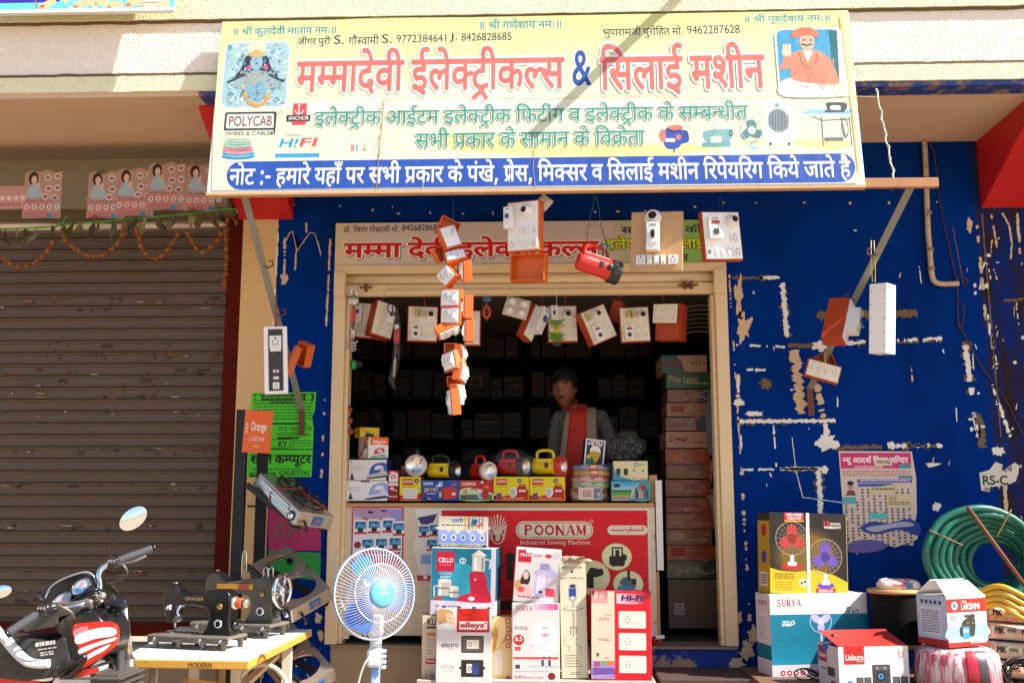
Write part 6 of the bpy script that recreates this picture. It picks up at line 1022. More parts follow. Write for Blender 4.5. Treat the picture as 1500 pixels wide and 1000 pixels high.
for i in range(240):
    a, b = rnd.uniform(0, 2*pi), rnd.uniform(-.9, 1.2); base.append((.11*cos(a)*cos(b), .06*sin(a)*cos(b), .07*sin(b)))
t = empty('bagged_lamps', P(915, 655, YG+.16)); tag(t, 'clear plastic bag of dark fittings bulging above the stabiliser', 'plastic bag')
m.ball((0, 0, 0), (.125, .08, .1), M_bag, 28); m.v = [tuple(V(q)*(1+.35*noise.noise(V(q)*18)+.12*noise.noise(V(q)*50))) for q in m.v]; m.build('bag', t)
m = MB(); [m.ball((rnd.uniform(-.08, .08), rnd.uniform(-.04, .04), rnd.uniform(-.07, .05)), rnd.uniform(.018, .03), mat('dark glass', '#14141c', .25), 10) for _ in range(34)]; m.build('dark_fitting', t)
m = MB(); [m.ball((rnd.uniform(-.1, .1), -.075+rnd.uniform(0, .02), rnd.uniform(-.07, .07)), .0035, mat('gold glint', '#c8a060', .3, metal=1), 6) for _ in range(16)]; m.build('brass_tip', t)
# ================================================================ cartons leaning in a heap before the counter
YS = -.33
zst = P(790, 994, YS).z
o = MB(); o.box((P(785, 990, YS).x, (YS-.04)/2, zst-.03), (P(960, 990, YS).x-P(612, 990, YS).x, -YS+.06, .06), mat('whitewashed step', '#a99a90', .8, var=.2, dirt='#7a6a5c')); o.box((P(785, 990, YS).x, (YS-.02)/2, (zst-.06)/2), (P(955, 990, YS).x-P(617, 990, YS).x, -YS+.02, zst-.062), M_conc); structure(o.build('step', bevel=.006))
o = MB(); xs_, xe_ = P(958, 985, -.1).x, P(1112, 985, -.1).x; zz = P(1030, 977, -.03).z
for i in range(6): o.box(((xs_+xe_)/2, -.05-.075*i, zz-.012), (xe_-xs_, .06, .024), mat('dark wet plank', '#4a342c', .6, var=.3, scale=10))
for i in range(3): o.box((xs_+.1+i*(xe_-xs_-.2)/2, -.24, zz-.045), (.05, .44, .036), M_rust)
o.box(((xs_+xe_)/2, -.24, (zz-.07)/2), (xe_-xs_-.05, .4, zz-.066), M_conc); q = o.build('slatted_step', bevel=.003); tag(q, 'dark slatted step under the worn blue sill', 'step')
def pp1(p): p.R(642, 756, 713, 801, '#c8c0ac'); p.D('box', 660, 758, 678, 765, '#2a6aa0', .03); p.grad(642, 776, 713, 796, '#8a9cd0', '#6a80c4', 3); p.dashes(646, 768, 700, 774, 2, '#4a4a6c'); p.G([(642, 776), (650, 772), (656, 780), (662, 774), (670, 782), (678, 773), (686, 782), (694, 774), (704, 782), (713, 775), (713, 771), (642, 771)], '#c8c0ac', True); [p.E(650+i*14, 787, 4, 5, '#c4c8dc', inner=.6) for i in range(5)]; [p.E(650+i*14, 787, 1.2, 2, '#3a4a7c') for i in range(5)]; [p.R(680+i*5, 757, 682.5+i*5, 774, ('#b8a04a', '#a05a6a', '#5a9a7a', '#c08a4a', '#6a8ab0', '#b07a9a')[i]) for i in range(6)]; p.E(694, 764, 5, 4, '#1a5a8a', a=30); p.R(698, 766, 706, 770, '#c0502a', a=25); p.R(642, 797, 713, 801, '#24306c'); p.dashes(646, 798, 708, 800.5, 1, '#d8c84a')
carton('carton', 'battered fan carton with wavy blue print, on top of the mixer carton', (641, 756, 714, 802), YS+.06, .14, '#b5aa94', pp1, ry=1, dirt='#5f4a34')
def pp2(p):
    p.grad(630, 803, 718, 888, '#0c6a86', '#1688a4', 6); p.R(630, 880, 718, 901, '#cfc6d0'); p.E(672, 850, 30, 26, '#2a98b0'); p.R(637, 808, 664, 837, '#c01238'); p.T('CELLO', 640, 817, 662, 824, '#ecdcdc', .05); p.dashes(642, 827, 660, 829, 1, '#d88a9a'); p.T('MIXER GRINDER', 641, 839, 661, 841.5, '#d8e4e8', .02); p.T('SWIFT', 643, 844, 659, 847, '#d8e4e8', .04); p.E(676, 821, 5, 4.6, '#c8dce0', inner=.7); p.T('2', 674, 818.5, 678, 823.5, '#c8dce0', .05)
    p.G([(687, 838), (708, 838), (714, 860), (718, 880), (690, 880), (686, 876), (688, 862)], '#b01434', True); p.G([(670, 880), (676, 872), (690, 868), (712, 872), (717, 881)], '#c01a3a', True); p.E(690, 876, 5, 3, '#d8ccd8'); p.E(695, 848, 1.6, 1.6, '#e8b0b8'); p.R(690, 813, 709, 836, '#c4bcb4', 2); p.R(693, 815, 697, 834, '#ece6e0'); p.R(704, 815, 707, 834, '#8a8078'); p.G([(688, 813), (700, 804), (712, 813)], '#d8d0c8'); p.L([(710, 818), (717, 819), (716, 832)], 2.6, '#d0c4bc')
    for x, y, w_, h_ in ((650, 862, 20, 22), (664, 868, 14, 14)): p.R(x-w_/2, y-h_/2, x+w_/2, y+h_/2, '#beb6ae', 2); p.R(x-w_/2+2, y-h_/2, x-w_/2+5, y+h_/2, '#e8e2dc'); p.E(x, y-h_/2, w_/2, 3, '#dcd4cc'); p.R(x-w_/2, y-1, x+w_/2, y+.6, '#6a6058')
    p.L([(640, 858), (634, 860), (635, 874)], 2.2, '#cfc4bc'); p.E(640, 877, 8, 3, '#b83a4a'); p.E(634, 876, 3, 2, '#4a8a4a'); [p.E(650+i*22, 889, 3, 1.6, '#4a3a4a') for i in range(4)]; p.T('750', 636, 886, 643, 890, '#3a4a9c', .03); p.dashes(646, 887, 672, 890, 1, '#6a5a8a')
carton('carton', 'teal and white mixer grinder carton with a crimson square in the heap', (629, 802, 725, 901), YS+.02, .2, '#c9c2c8', pp2, side=lambda p: p.R(0, 0, 100, 78, '#0c4a60'), side_left=False, rz=-6, ry=1)
def pp3(p): p.R(618, 902, 638, 995, '#cbb9a2'); p.T('KU', 625, 905, 638, 916, '#241c1c', .06); p.R(624, 917, 638, 920, '#3a2c2c'); p.R(624, 926, 638, 931, '#c8742a'); p.dashes(624, 934, 637, 948, 4, '#b09a8a'); p.E(628, 954, 3, 4, '#7a6a64', inner=.7); p.R(623, 964, 638, 972, '#a81a2a'); p.T('Style', 624, 965.5, 636, 970.5, '#e8dcd8', .04); [p.G([(624+i*3, 992), (623+i*3.6, 978+i % 2*4), (626+i*3.4, 990)], ('#c83a24', '#d88a24', '#3a8a3a', '#7a4aa8')[i]) for i in range(4)]
carton('carton', 'beige kitchen appliance carton mostly hidden behind the switch plate carton', (617, 901, 645, 995), YS+.03, .16, '#b9a184', pp3)
def pp4(p):
    p.R(639, 892, 718, 999, '#cfc8c4'); p.R(639, 892, 668, 922, '#c8cfc8'); p.G([(640, 893), (652, 892), (662, 896), (664, 908), (656, 912), (646, 918), (640, 912)], '#b08a5c', True); p.G([(652, 900), (661, 899), (666, 905), (662, 914), (654, 912)], '#d8ae94', True); p.G([(640, 916), (652, 912), (664, 916), (668, 922), (640, 922)], '#dcdad8'); p.L([(655, 905), (660, 906)], .8, '#4a342c'); p.R(668, 891, 716, 926, '#b81c12'); p.R(672, 910, 713, 922, '#e6dcd6'); p.T('elleys\u2019', 673, 911, 712, 921.5, '#b81c12', .09); p.L([(670, 892), (678, 900), (688, 901), (696, 892)], .8, '#5a0c08')
    p.T('electro', 646, 940, 671, 948, '#3a3470', .03, shear=.15); p.T('FOTOlia', 646, 974, 665, 979, '#5a8a9a', .01); p.dashes(656, 950, 664, 951.5, 1, '#8a86a0'); p.dashes(648, 982, 664, 983.5, 1, '#8a86a0')
    for y, q in ((931, 0), (966, 1)):
        p.R(675, y, 708, y+25, '#3a322c', 2); p.R(677, y+2, 706, y+23, '#5a5048' if not q else '#24201e', 1); p.R(683, y+6, 701, y+19, '#cfc4b4'); p.R(684, y+7, 692, y+18, '#ded6ca'); p.E(688, y+12.5, 3, 3.4, '#6a5a44', inner=.6)
        if q: p.R(691, y+5, 702, y+20, '#2a3a6c'); p.E(696, y+17, 4, 5, '#3a4a8a', inner=.6); p.E(674, y+12, 1.5, 2, '#24201e'); p.E(709, y+12, 1.5, 2, '#24201e')
carton('carton', 'tall white switch plate carton with a red banner and blonde portrait', (638, 892, 719, 999), YS-.06, .1, '#cac4c0', pp4, rx=-3)
def pp5(p): p.grad(720, 905, 752, 999, '#c8a05a', '#a85a24', 8); p.G([(720, 960), (740, 940), (752, 950), (752, 999), (720, 999)], '#d8b87a', True); [p.E(744, 909+i*12, 4, 4, '#a83a2a') for i in range(4)]; [p.E(744, 909+i*12, 2.2, 2.2, '#d8b8a0') for i in range(4)]; p.R(724, 952, 736, 988, '#d8ccc0', 3); p.L([(736, 958), (741, 960), (740, 976), (736, 980)], 1.8, '#cfc0b0'); p.E(744, 992, 3, 3, '#a83a2a'); p.G([(720, 905), (730, 925), (726, 950), (740, 930), (738, 905)], '#e0c48a', True)
carton('carton', 'golden juicer carton wedged behind the geyser and switch plate cartons', (719, 903, 754, 999), YS+.02, .14, '#b8884a', pp5)
def pp6(p):
    p.R(752, 806, 817, 879, '#c8c0c0'); p.R(755, 806, 774, 824, '#b8122c'); p.T('CELLO', 757, 811, 773, 815, '#ecdcdc', .06); p.T('Juicer', 777, 811, 790, 816, '#7a3a5a', .02, shear=.2); p.E(799, 813, 5, 3, '#b82a3a'); p.E(810, 812, 5, 3.4, '#b0a0c4', inner=.7); p.R(766, 804, 806, 810, '#d8d6d2')
    p.E(765, 850, 7, 9, '#d8b0a4'); p.G([(758, 862), (766, 836), (774, 842), (772, 856)], '#2a201c', True); p.E(768, 843, 4, 6, '#dcb09c'); p.G([(756, 860), (766, 856), (776, 860), (778, 872), (756, 872)], '#d0a8a8', True); p.E(757, 857, 4, 7, '#c88a4a'); p.E(762, 864, 5, 4, '#c84a3a')
    p.G([(782, 848), (786, 832), (800, 828), (812, 836), (810, 844), (800, 846), (798, 873), (781, 870)], '#b4a8c8', True); p.R(784, 840, 797, 870, '#cfc6dc', 3); p.R(788, 824, 802, 834, '#8a84b4', 2); p.E(796, 838, 17, 5, '#a8a0cc', inner=.7); p.R(797, 855, 812, 873, '#d8c4cc', 2); p.R(798, 860, 811, 872, '#c83a50', 1); p.R(788, 864, 793, 868, '#3a3a5c'); p.dashes(758, 874, 790, 877, 1, '#8a2a3a')
carton('carton', 'white juicer carton with a woman and red juice, on the geyser carton', (751, 804, 818, 882), YS+.03, .15, '#c4bab8', pp6, ry=4, rx=2, dirt='#7a6450')
def pp7(p): p.R(751, 883, 819, 998, '#cdc4c2'); serif(p, 'SURYA', 755, 887, 780, 894, '#a81c44', 1.1); p.grad(782, 884, 818, 893, '#d8b0c4', '#c04a84', 6, False); p.T('Insta', 754, 915, 773, 922, '#5a5058', 0); p.E(760, 937, 8, 8, '#b81c20'); p.T('6.5', 755, 932, 765, 939, '#ecdcd8', .04); p.R(754, 947, 763, 953, '#c04a50', 1); p.R(780, 908, 817, 966, '#cfd0d8', 18); p.R(781.5, 909.5, 815.5, 965, '#d6d0d0', 17); p.T('SURYA', 795, 918, 803, 920.5, '#7a5a6a', .03); p.E(799, 930, 5, 3, '#d08a94'); p.R(752, 962, 818, 965, '#c83a44'); p.R(793, 966, 797, 975, '#3a4a8c', 1); p.R(803, 966, 807, 975, '#3a4a5c', 1); p.E(797, 962, 1.4, 1.4, '#5a3a3a'); p.E(805, 962, 1.4, 1.4, '#5a3a3a'); p.dashes(776, 975, 818, 978, 1, '#9aa4b0'); p.dashes(754, 982, 802, 985, 1, '#a89aa0'); p.T('SURYA', 754, 989, 771, 993.5, '#a81c34', .05); p.T('water heater', 772, 989, 797, 993.5, '#c0506a', .01, shear=.15); p.E(808, 990, 5.5, 5.5, '#7a1a28'); p.R(755, 973, 762, 979, '#4a4450', 1); p.L([(776, 944), (790, 950), (806, 936)], .8, '#d89aa4')
carton('carton', 'white geyser carton with a faint tank outline, below the juicer carton', (750, 883, 820, 999), YS-.02, .16, '#c8bebb', pp7, rx=-1)
def pp8(p): p.R(824, 826, 861, 992, '#c8bfa4'); p.T('PERCOLATOR', 827, 829, 857, 833, '#3a6a3a', .05); p.R(840, 835, 844, 839, '#b83a34'); p.G([(840, 835), (844, 839), (840, 839)], '#2a3a7c'); p.L([(824, 847), (834, 847)], 1.4, '#b86a54'); p.L([(850, 847), (860, 847)], 1.4, '#b86a54'); p.dashes(838, 845.5, 848, 849, 1, '#8a5a44'); p.R(836, 856, 848, 880, '#8f98a8', 3); p.R(837, 862, 847, 874, '#2c3f88', 1); p.R(839, 856, 846, 861, '#2a2a30'); p.E(842, 876, 2.4, 2.4, '#d8d4cc'); p.R(841, 880, 844, 922, '#9a9490'); p.E(842, 892, 16, 3, '#9a9288'); p.E(842, 891.5, 12, 1.8, '#c4bcb0'); [p.R(837+i*4, 918, 838.6+i*4, 930-i % 2*-3, '#8a8480') for i in range(3)]; p.L([(838, 919), (847, 919)], 2, '#8a8480'); [p.L([(829+i*17, 934), (828+i*17, 944), (836+i*17, 948), (834+i*17, 955)], 1.8, '#9a9c8c') for i in range(2)]; [p.E(829, 960+i*4, .8, .8, '#3a3430', 6) for i in range(5)]; [p.dashes(831, 959+i*4, 831+14+i*2, 961+i*4, 1, '#6a6050') for i in range(5)]; p.dashes(836, 984, 852, 989, 2, '#7a7060')
carton('carton', 'tall cream percolator carton with crumpled top, between geyser and switch carton', (823, 822, 862, 993), YS+.0, .11, '#c0b496', pp8, rx=-2, ry=-1, dirt='#6f5a40')
o = MB(); c = P(843, 820, YS+.05); o.ball((0, 0, 0), (.075, .045, .022), mat('crumpled card', '#a08a70', .8), 20); o.v = [tuple(V(q)*(1+.7*noise.noise(V(q)*50))) for q in o.v]; q = o.build('crumpled_flap', None, c); tag(q, 'crumpled card stuffed in the top of the percolator carton', 'cardboard')
def pp9(p):
    p.R(867, 866, 953, 994, '#c01224'); p.R(867, 866, 901, 994, '#c9bba6'); p.grad(867, 866, 891, 884, '#a86a74', '#c89a94', 3); p.E(873, 873, 4, 6, '#d8a898'); p.E(882, 875, 4, 6, '#c8948a'); p.G([(867, 866), (872, 866), (870, 874)], '#3a2430'); p.grad(904, 869, 952, 884, '#cfc0c8', '#b81224', 5, False); p.T('Hi-Fi', 911, 871, 943, 880, '#20285c', .1, shear=.2); p.R(928, 871, 944, 880, '#20285c') if 0 else None; p.T('MODULAR', 912, 882, 936, 884.5, '#e0c8c8', .03)
    p.T('Slimline', 878, 904, 894, 909, '#c04a54', .01, shear=.25); p.T('Hi-Class', 877, 935, 893, 939, '#b82a34', .04, shear=.2); p.T('PC', 887, 962, 892, 966, '#b82a34', .05); p.dashes(886, 901, 896, 903, 1, '#8a6a60'); p.E(876, 959, 2.4, 3, '#6a5a4c')
    p.R(868, 968, 901, 994, '#9a80b4'); p.R(868, 978, 901, 990, '#6a4a94', 2); p.R(871, 969, 879, 976, '#a83a7a'); p.R(880, 968, 889, 974, '#5aa04a'); p.R(890, 968, 900, 974, '#c86a3a'); p.L([(869, 990), (900, 988)], 1, '#c8b0d0')
    for i, y in enumerate((895, 927, 960)):
        p.R(907, y, 947, y+25, '#d6c8b4', 2); p.R(909, y+1.6, 945, y+23.4, '#e4dac8', 1)
        if i == 0: p.R(914, y+4, 940, y+19, '#b8aa94', 1); p.R(915, y+5, 939, y+18, '#ded4c2', 1)
        for k in range(2): p.R(928+k*7, y+6, 933+k*7, y+18, '#c8bca8', 1); p.R(929+k*7, y+7, 932+k*7, y+17, '#ece2d2', 1)
        for dx, dy in ((-3, 0), (3, 0), (0, -4), (-2, 4), (2, 4)): p.E(920+dx, y+12+dy, 1, 1.1, '#3a2c24', 6)
carton('carton', 'red and cream modular switch carton, last of the heap', (866, 865, 955, 996), YS-.03, .12, '#b81426', pp9, rx=-2, ry=.6)
# ================================================================ the dim inside of the shop: shelves, cartons, the pile by the door, people
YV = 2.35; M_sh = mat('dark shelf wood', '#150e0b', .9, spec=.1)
sx0, sx1 = P(470, 600, YV).x, P(975, 600, YV).x; sz0, sz1 = ZF, P(700, 470, YV).z
t = empty('shelf_unit', (sx0, YV, sz0)); tag(t, 'dark wooden shelf unit along the back of the shop', 'shelf'); hs = (sz1-sz0)/7
for i in range(8): MB().box(((sx1-sx0)/2, .18, i*hs+.01), (sx1-sx0, .36, .02), M_sh).build('shelf_board', t)
for i in range(6): MB().box((i*(sx1-sx0)/5, .19, (sz1-sz0)/2+.01), (.024, .34, sz1-sz0+.03), M_sh).build('upright', t)
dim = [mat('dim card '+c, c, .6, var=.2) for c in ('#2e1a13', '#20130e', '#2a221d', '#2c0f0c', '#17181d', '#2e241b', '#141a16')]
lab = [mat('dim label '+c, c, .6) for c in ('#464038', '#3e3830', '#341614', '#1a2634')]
r2 = random.Random(3)
for i in range(7):
    x = sx0+.03
    while x < sx1-.16:
        w_ = r2.uniform(.08, .25); n = r2.choice((1, 2, 2, 3, 4)); hh = (hs-.05)/n*r2.uniform(.55, .97)
        if any(x < sx0+k*(sx1-sx0)/5+.02 and x+w_ > sx0+k*(sx1-sx0)/5-.02 for k in range(6)): x += .02; continue
        for k in range(n):
            m = MB(); m.box((w_/2, .12, hh/2), (w_-.008, .22, hh-.004), r2.choice(dim)); m.box((w_*.5, .008, hh*.55), (w_*.5, .004, hh*.4), r2.choice(lab)); m.box((w_*.5, .0055, hh*.55), (w_*.2, .004, hh*.2), r2.choice(dim))
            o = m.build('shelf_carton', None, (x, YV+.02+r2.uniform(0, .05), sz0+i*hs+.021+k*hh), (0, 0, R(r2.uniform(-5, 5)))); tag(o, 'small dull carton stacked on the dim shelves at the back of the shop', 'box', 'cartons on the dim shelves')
        x += w_+.006
# bulbs in racks on the back shelf
# pile of fan cartons by the door, topmost first
M_pw_ = mat('film over card', '#b09a84', .25, var=.2, scale=20)
YP = .55; pile = ((520, 544, 970, 1036, '#b8b4b4', 'LAXMI', '#a0282c', 'white and blue carton with red lettering, top of the pile by the door'), (545, 568, 976, 1046, '#1c5a24', 'Priya Laxmi', '#b0b898', 'green carton with pale lettering, second in the pile by the door'), (570, 588, 978, 1044, '#8a6248', None, '#8a4a40', 'brown carton with a blue end in crinkled film, third from the top of the pile'),
  (590, 609, 977, 1042, '#a08468', None, '#a04a40', 'pale tan carton in torn film, fourth from the top of the pile'), (611, 630, 976, 1040, '#8f745e', 'LAXMI', '#8a2c2c', 'tan carton with red lettering under torn film in the pile'), (632, 655, 976, 1038, '#c0a894', 'Crystal', '#8a1a24', 'cream carton with red script in the middle of the pile'), (657, 679, 975, 1040, '#a04a1c', None, '#c88a3a', 'orange carton right under the cream one in the pile'),
  (680, 700, 976, 1040, '#8a6a50', None, '#b89a80', 'dull brown carton sixth from the ground in the pile'), (702, 726, 975, 1042, '#9a4220', None, '#c0a890', 'orange red carton with a pale sticker in the pile'), (728, 750, 976, 1046, '#8f4a1c', 'Surya Lite', '#a83a20', 'rust coloured carton below the one with pale sticker'), (751, 774, 976, 1050, '#9a4a1e', None, '#b8a088', 'rust carton with white tape above the numbered one'),
  (775, 797, 976, 1044, '#8a5a34', None, '#c8b8a0', 'brown carton with pale print above the lowest orange one'), (798, 820, 977, 1054, '#9c5220', None, '#b03a20', 'lowest orange carton in the pile by the door'), (821, 846, 977, 1054, '#1a4a22', 'Priya Laxmi', '#a8b090', 'dark green carton near the foot of the pile'))
for k, (y0, y1, x0, x1, c, tx, tc_, lb) in enumerate(pile):
    def fn(p):
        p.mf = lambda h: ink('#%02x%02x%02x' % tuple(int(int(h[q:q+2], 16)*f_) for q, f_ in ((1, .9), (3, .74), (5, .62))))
        if tx: p.T(tx, x0+4, y0+5, x0+(30 if len(tx) < 9 else 46), y1-5, tc_, .04, shear=.2 if tx[0] in 'PCS' else 0)
        if c == '#b8b4b4': p.G([(x0, y0), (x0+22, y0), (x0+34, y1), (x0, y1)], '#3a7aa0'); p.T(tx, x0+2, y0+8, x0+26, y1-7, tc_, .06); [p.E(x1-22+i*6, y0+12, 2, 2, '#6a6a74', 6) for i in range(4)]
        elif c in ('#8a6248', '#8f745e'): p.R(x1-20, y0, x1, y1, '#4a5a7c')
        else: p.dashes(x0+30, y1-8, x1-8, y1-4, 1, tc_); p.R(x0+6, y0+4, x0+26, y1-6, tc_, 2) if not tx else None
        if not tx or k > 2:
            for q in range(5): a_, b_ = r2.uniform(x0+2, x1-10), r2.uniform(y0+2, y1-2); p.L([(a_, b_), (a_+r2.uniform(3, 12), b_+r2.uniform(-4, 4)), (a_+r2.uniform(8, 16), b_+r2.uniform(-5, 5))], .8, M_pw_)
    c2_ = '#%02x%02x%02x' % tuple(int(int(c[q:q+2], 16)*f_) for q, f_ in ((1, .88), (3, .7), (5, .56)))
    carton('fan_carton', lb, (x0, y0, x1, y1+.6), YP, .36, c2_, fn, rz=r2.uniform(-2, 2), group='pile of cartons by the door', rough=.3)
carton('floor_carton', 'large dark brown carton with a small white label at the foot of the pile', (980, 848, 1056, 920), YP+.0, .4, '#5a3a2c', lambda p: [p.R(989, 883, 1003, 900, '#a89a90'), p.dashes(991, 886, 1001, 898, 3, '#7a2c34')])
# ---------------------------------------------------------------- people
def skin(name, joints, bones, m, parent=None, sub=2, rootj=0):
    me = bpy.data.meshes.new(name); me.from_pydata([j[0] for j in joints], bones, []); me.materials.append(m)
    o = bpy.data.objects.new(name, me); COL.objects.link(o)
    if parent: o.parent = parent
    sk_ = o.modifiers.new('skin', 'SKIN'); sk_.use_smooth_shade = True; sk_.branch_smoothing = .4
    for i, j in enumerate(joints):
        v = me.skin_vertices[0].data[i]; v.radius = j[1] if isinstance(j[1], tuple) else (j[1], j[1]); v.use_root = (i == rootj)
    s_ = o.modifiers.new('sub', 'SUBSURF'); s_.levels = sub; s_.render_levels = sub
    return o
def head(parent, loc, rot, m_skin, m_hair):
    hd = empty('head_pivot', loc, rot); COL.objects.unlink(hd); bpy.data.objects.remove(hd)
    M = Matrix.Translation(loc) @ Euler(rot).to_matrix().to_4x4() @ Matrix.Scale(1.07, 4); nu, nv = 44, 34; vs = []
    def surf(a, b, k=1.0):                                   # a: longitude (0 = face, -y), b: latitude
        x, y, z = sin(a)*cos(b), -cos(a)*cos(b), sin(b); f = max(0, cos(a))*cos(b)
        wx = .074-.016*max(0, -z)**1.3*(1 if z < 0 else 0); X, Y, Z = x*wx, y*.094, z*.118
        if z < -.1: Y -= .012*max(0, cos(a))*min(1, -z)
        if z < -.45: X *= 1-.25*(-z-.45); 
        if cos(a) > 0 and b < .5: Y += .012*max(0, 1-abs(z-.02)/.3)*0
        g = lambda cx, cz, sx, sz: math.exp(-((X-cx)/sx)**2-((Z-cz)/sz)**2) if cos(a) > 0 else 0
        Y -= .020*g(0, -.022, .0105, .022)+.008*g(0, .005, .008, .02)+.006*g(.0, -.034, .017, .008)   # nose
        Y += .009*(g(.03, .012, .017, .012)+g(-.03, .012, .017, .012)); Y -= .005*(g(.03, .032, .022, .008)+g(-.03, .032, .022, .008))
        Y -= .005*g(0, -.062, .022, .006)+.004*g(0, -.074, .02, .006); Y += .004*g(0, -.068, .022, .003); Y -= .007*g(0, -.1, .02, .016)
        return V((X*k, Y*k, Z*k))
    m = MB()
    for i in range(nv+1):
        for j in range(nu): vs.append(surf(2*pi*j/nu, -pi/2+pi*i/nv))
    m.add(vs, [[i*nu+j, i*nu+(j+1) % nu, (i+1)*nu+(j+1) % nu, (i+1)*nu+j] for i in range(nv) for j in range(nu)], m_skin, M, True)
    for s in (-1, 1): m.ball((s*.073, .012, -.005), (.011, .018, .031), m_skin, 12, M)
    h = m
    me = MB()
    for s in (-1, 1): me.ball((s*.03, -.0772, .011), (.0115, .008, .0046), mat('eye white', '#a8a098', .4), 12, M); me.ball((s*.03, -.0835, .011), (.0056, .003, .0046), M_black, 10, M)
    mh = MB()
    for s in (-1, 1): mh.tube([M @ V((s*.013, -.0925, .031)), M @ V((s*.03, -.0955, .036)), M @ V((s*.047, -.082, .029))], [.0028, .004, .002], m_hair, 6)
    mh.tube([M @ V((-.024, -.093, -.056)), M @ V((-.01, -.104, -.051)), M @ V((.01, -.104, -.051)), M @ V((.024, -.093, -.056))], [.002, .0045, .0045, .002], m_hair, 6)
    ml = MB(); ml.tube([M @ V((-.02, -.096, -.0675)), M @ V((0, -.103, -.066)), M @ V((.02, -.096, -.0675))], [.002, .005, .002], mat('lip', '#7a4238', .5), 6)
    mc = MB(); vs = []; n2 = 20                              # hair: a close cap and many short locks swept across it
    low = lambda a: (.36+.07*noise.noise(V((a*3, 1, 0))) if cos(a) > .35 else (-.5 if cos(a) < -.1 else -.12))
    for i in range(n2+1):
        for j in range(nu):
            a = 2*pi*j/nu; lo = low(a); b = lo+(pi/2-lo)*i/n2; p = surf(a, b)*(1.03+.07*min(1, 3*(b-lo))+.03*noise.noise(V((sin(a)*5, cos(a)*5, b*6)))); vs.append(p if i else p*.95)
    mc.add(vs, [[i*nu+j, i*nu+(j+1) % nu, (i+1)*nu+(j+1) % nu, (i+1)*nu+j] for i in range(n2) for j in range(nu)], m_hair, M, True)
    rr = random.Random(11)
    for i in range(520):
        a = rr.uniform(0, 2*pi); lo = low(a); b = lo+.04+(pi/2-lo)*rr.random()**.8; p = surf(a, b)*1.06; o = p.normalized(); sw = V((.55+.2*rr.random(), -.35 if cos(a) > 0 else .2, .25)); t_ = (sw-o*sw.dot(o)).normalized(); l_ = rr.uniform(.014, .03)*(1 if sin(b) > .2 else .5)
        mc.tube([M @ p, M @ (p+o*l_*.45+t_*l_*.5), M @ (p+o*l_*.5+t_*l_*1.2)], [.0052, .004, .0008], m_hair, 4, caps=False)
    for nm, q in (('eye', me), ('eyebrow', mh), ('lip', ml), ('hair', mc)): q.build(nm, parent)
    return h
M_skin = mat('brown skin', '#8f5439', .5, var=.08, scale=20); M_hair = mat('black hair', '#0e0b0a', .45, var=.3, scale=60, bump=.4, bscale=150)
M_jkt = mat('grey jacket cloth', '#5c5452', .9, var=.12, scale=40, bump=.3, bscale=200); M_jkf = mat('cream jacket front', '#8f7e68', .9, var=.1); M_sh2 = mat('red shirt', '#c02a16', .8, var=.1, bump=.2, bscale=120); M_trs = mat('beige trousers', '#a89684', .85, var=.1)
def hand(parent, wrist, d, up, m):                          # a relaxed hand: palm, four curled fingers, thumb from the side
    d, up = V(d).normalized(), V(up).normalized(); sd = d.cross(up).normalized()
    q = MB(); w0 = V(wrist); q.tube([w0, w0+d*.03, w0+d*.06, w0+d*.09], [.02, .033, .04, .036], m, 12, flat=.42, up=up)
    for i, (o, l) in enumerate(((-.028, .062), (-.0095, .075), (.0095, .07), (.028, .055))):
        b = w0+d*.085+sd*o; q.tube([b, b+d*l*.45-up*.004, b+d*l*.78-up*l*.22, b+d*l*.9-up*l*.5], [.0092, .0088, .008, .006], m, 8)
    b = w0+d*.03-sd*.03; q.tube([b, b+d*.025-sd*.016-up*.005, b+d*.055-sd*.016-up*.014], [.012, .0105, .007], m, 8); return q.build('hand', parent)
hz = P(826, 569, .72); fz = ZF
pr_ = empty('person', (hz.x+.1, .78, fz)); tag(pr_, 'young man in grey jacket and open red shirt standing behind the counter, looking out', 'person'); b0 = V((hz.x+.1, .78, fz))
def J(x, y, z): return V((x, y, z))
hx = hz.x-b0.x; hh = hz.z-fz; sh = P(826, 598, .75).z-fz
xL = P(812, 640, .72).x-b0.x; xR = P(882, 620, .72).x-b0.x; xc = (xL+xR)/2+.0; zc = sh-.06
body = [(J(xc, 0, .86), (.15, .11)), (J(xc, 0, 1.02), (.145, .1)), (J(xc, -.01, zc-.1), (.155, .105)), (J(xc-.01, -.01, zc+.0), (.12, .085)), (J(xc-.03, -.01, sh+.01), (.062, .06)), (J(hx+.01, .0, hh-.08), (.052, .056)), (J(hx, 0, hh-.02), (.05, .055)),
  (J(xc-.135, .0, sh-.05), .055), (J(xc-.165, -.02, sh-.3), .045), (J(xc-.15, -.13, sh-.52), .036), (J(xc+.16, .02, sh-.045), .062), (J(xc+.235, .04, sh-.3), .05), (J(xc+.24, -.08, sh-.54), .04),
  (J(xc-.09, .02, .8), .095), (J(xc-.1, .02, .45), .07), (J(xc-.1, .04, .06), .05), (J(xc+.09, .02, .8), .095), (J(xc+.1, .02, .45), .07), (J(xc+.1, .04, .06), .05)]
bones = [(0, 1), (1, 2), (2, 3), (3, 4), (4, 5), (5, 6), (3, 7), (7, 8), (8, 9), (3, 10), (10, 11), (11, 12), (0, 13), (13, 14), (14, 15), (0, 16), (16, 17), (17, 18)]
bd = skin('body', body, bones, M_skin, pr_)
hm = head(pr_, V((hx, -.01, hh)), (R(4), R(-5), R(-14)), M_skin, M_hair); hm.build('face', pr_)
for s, (a, b) in ((-1, (9, 8)), (1, (12, 11))):
    w0 = body[a][0]; hand(pr_, w0, w0-body[b][0], (0, -.3, 1), M_skin)
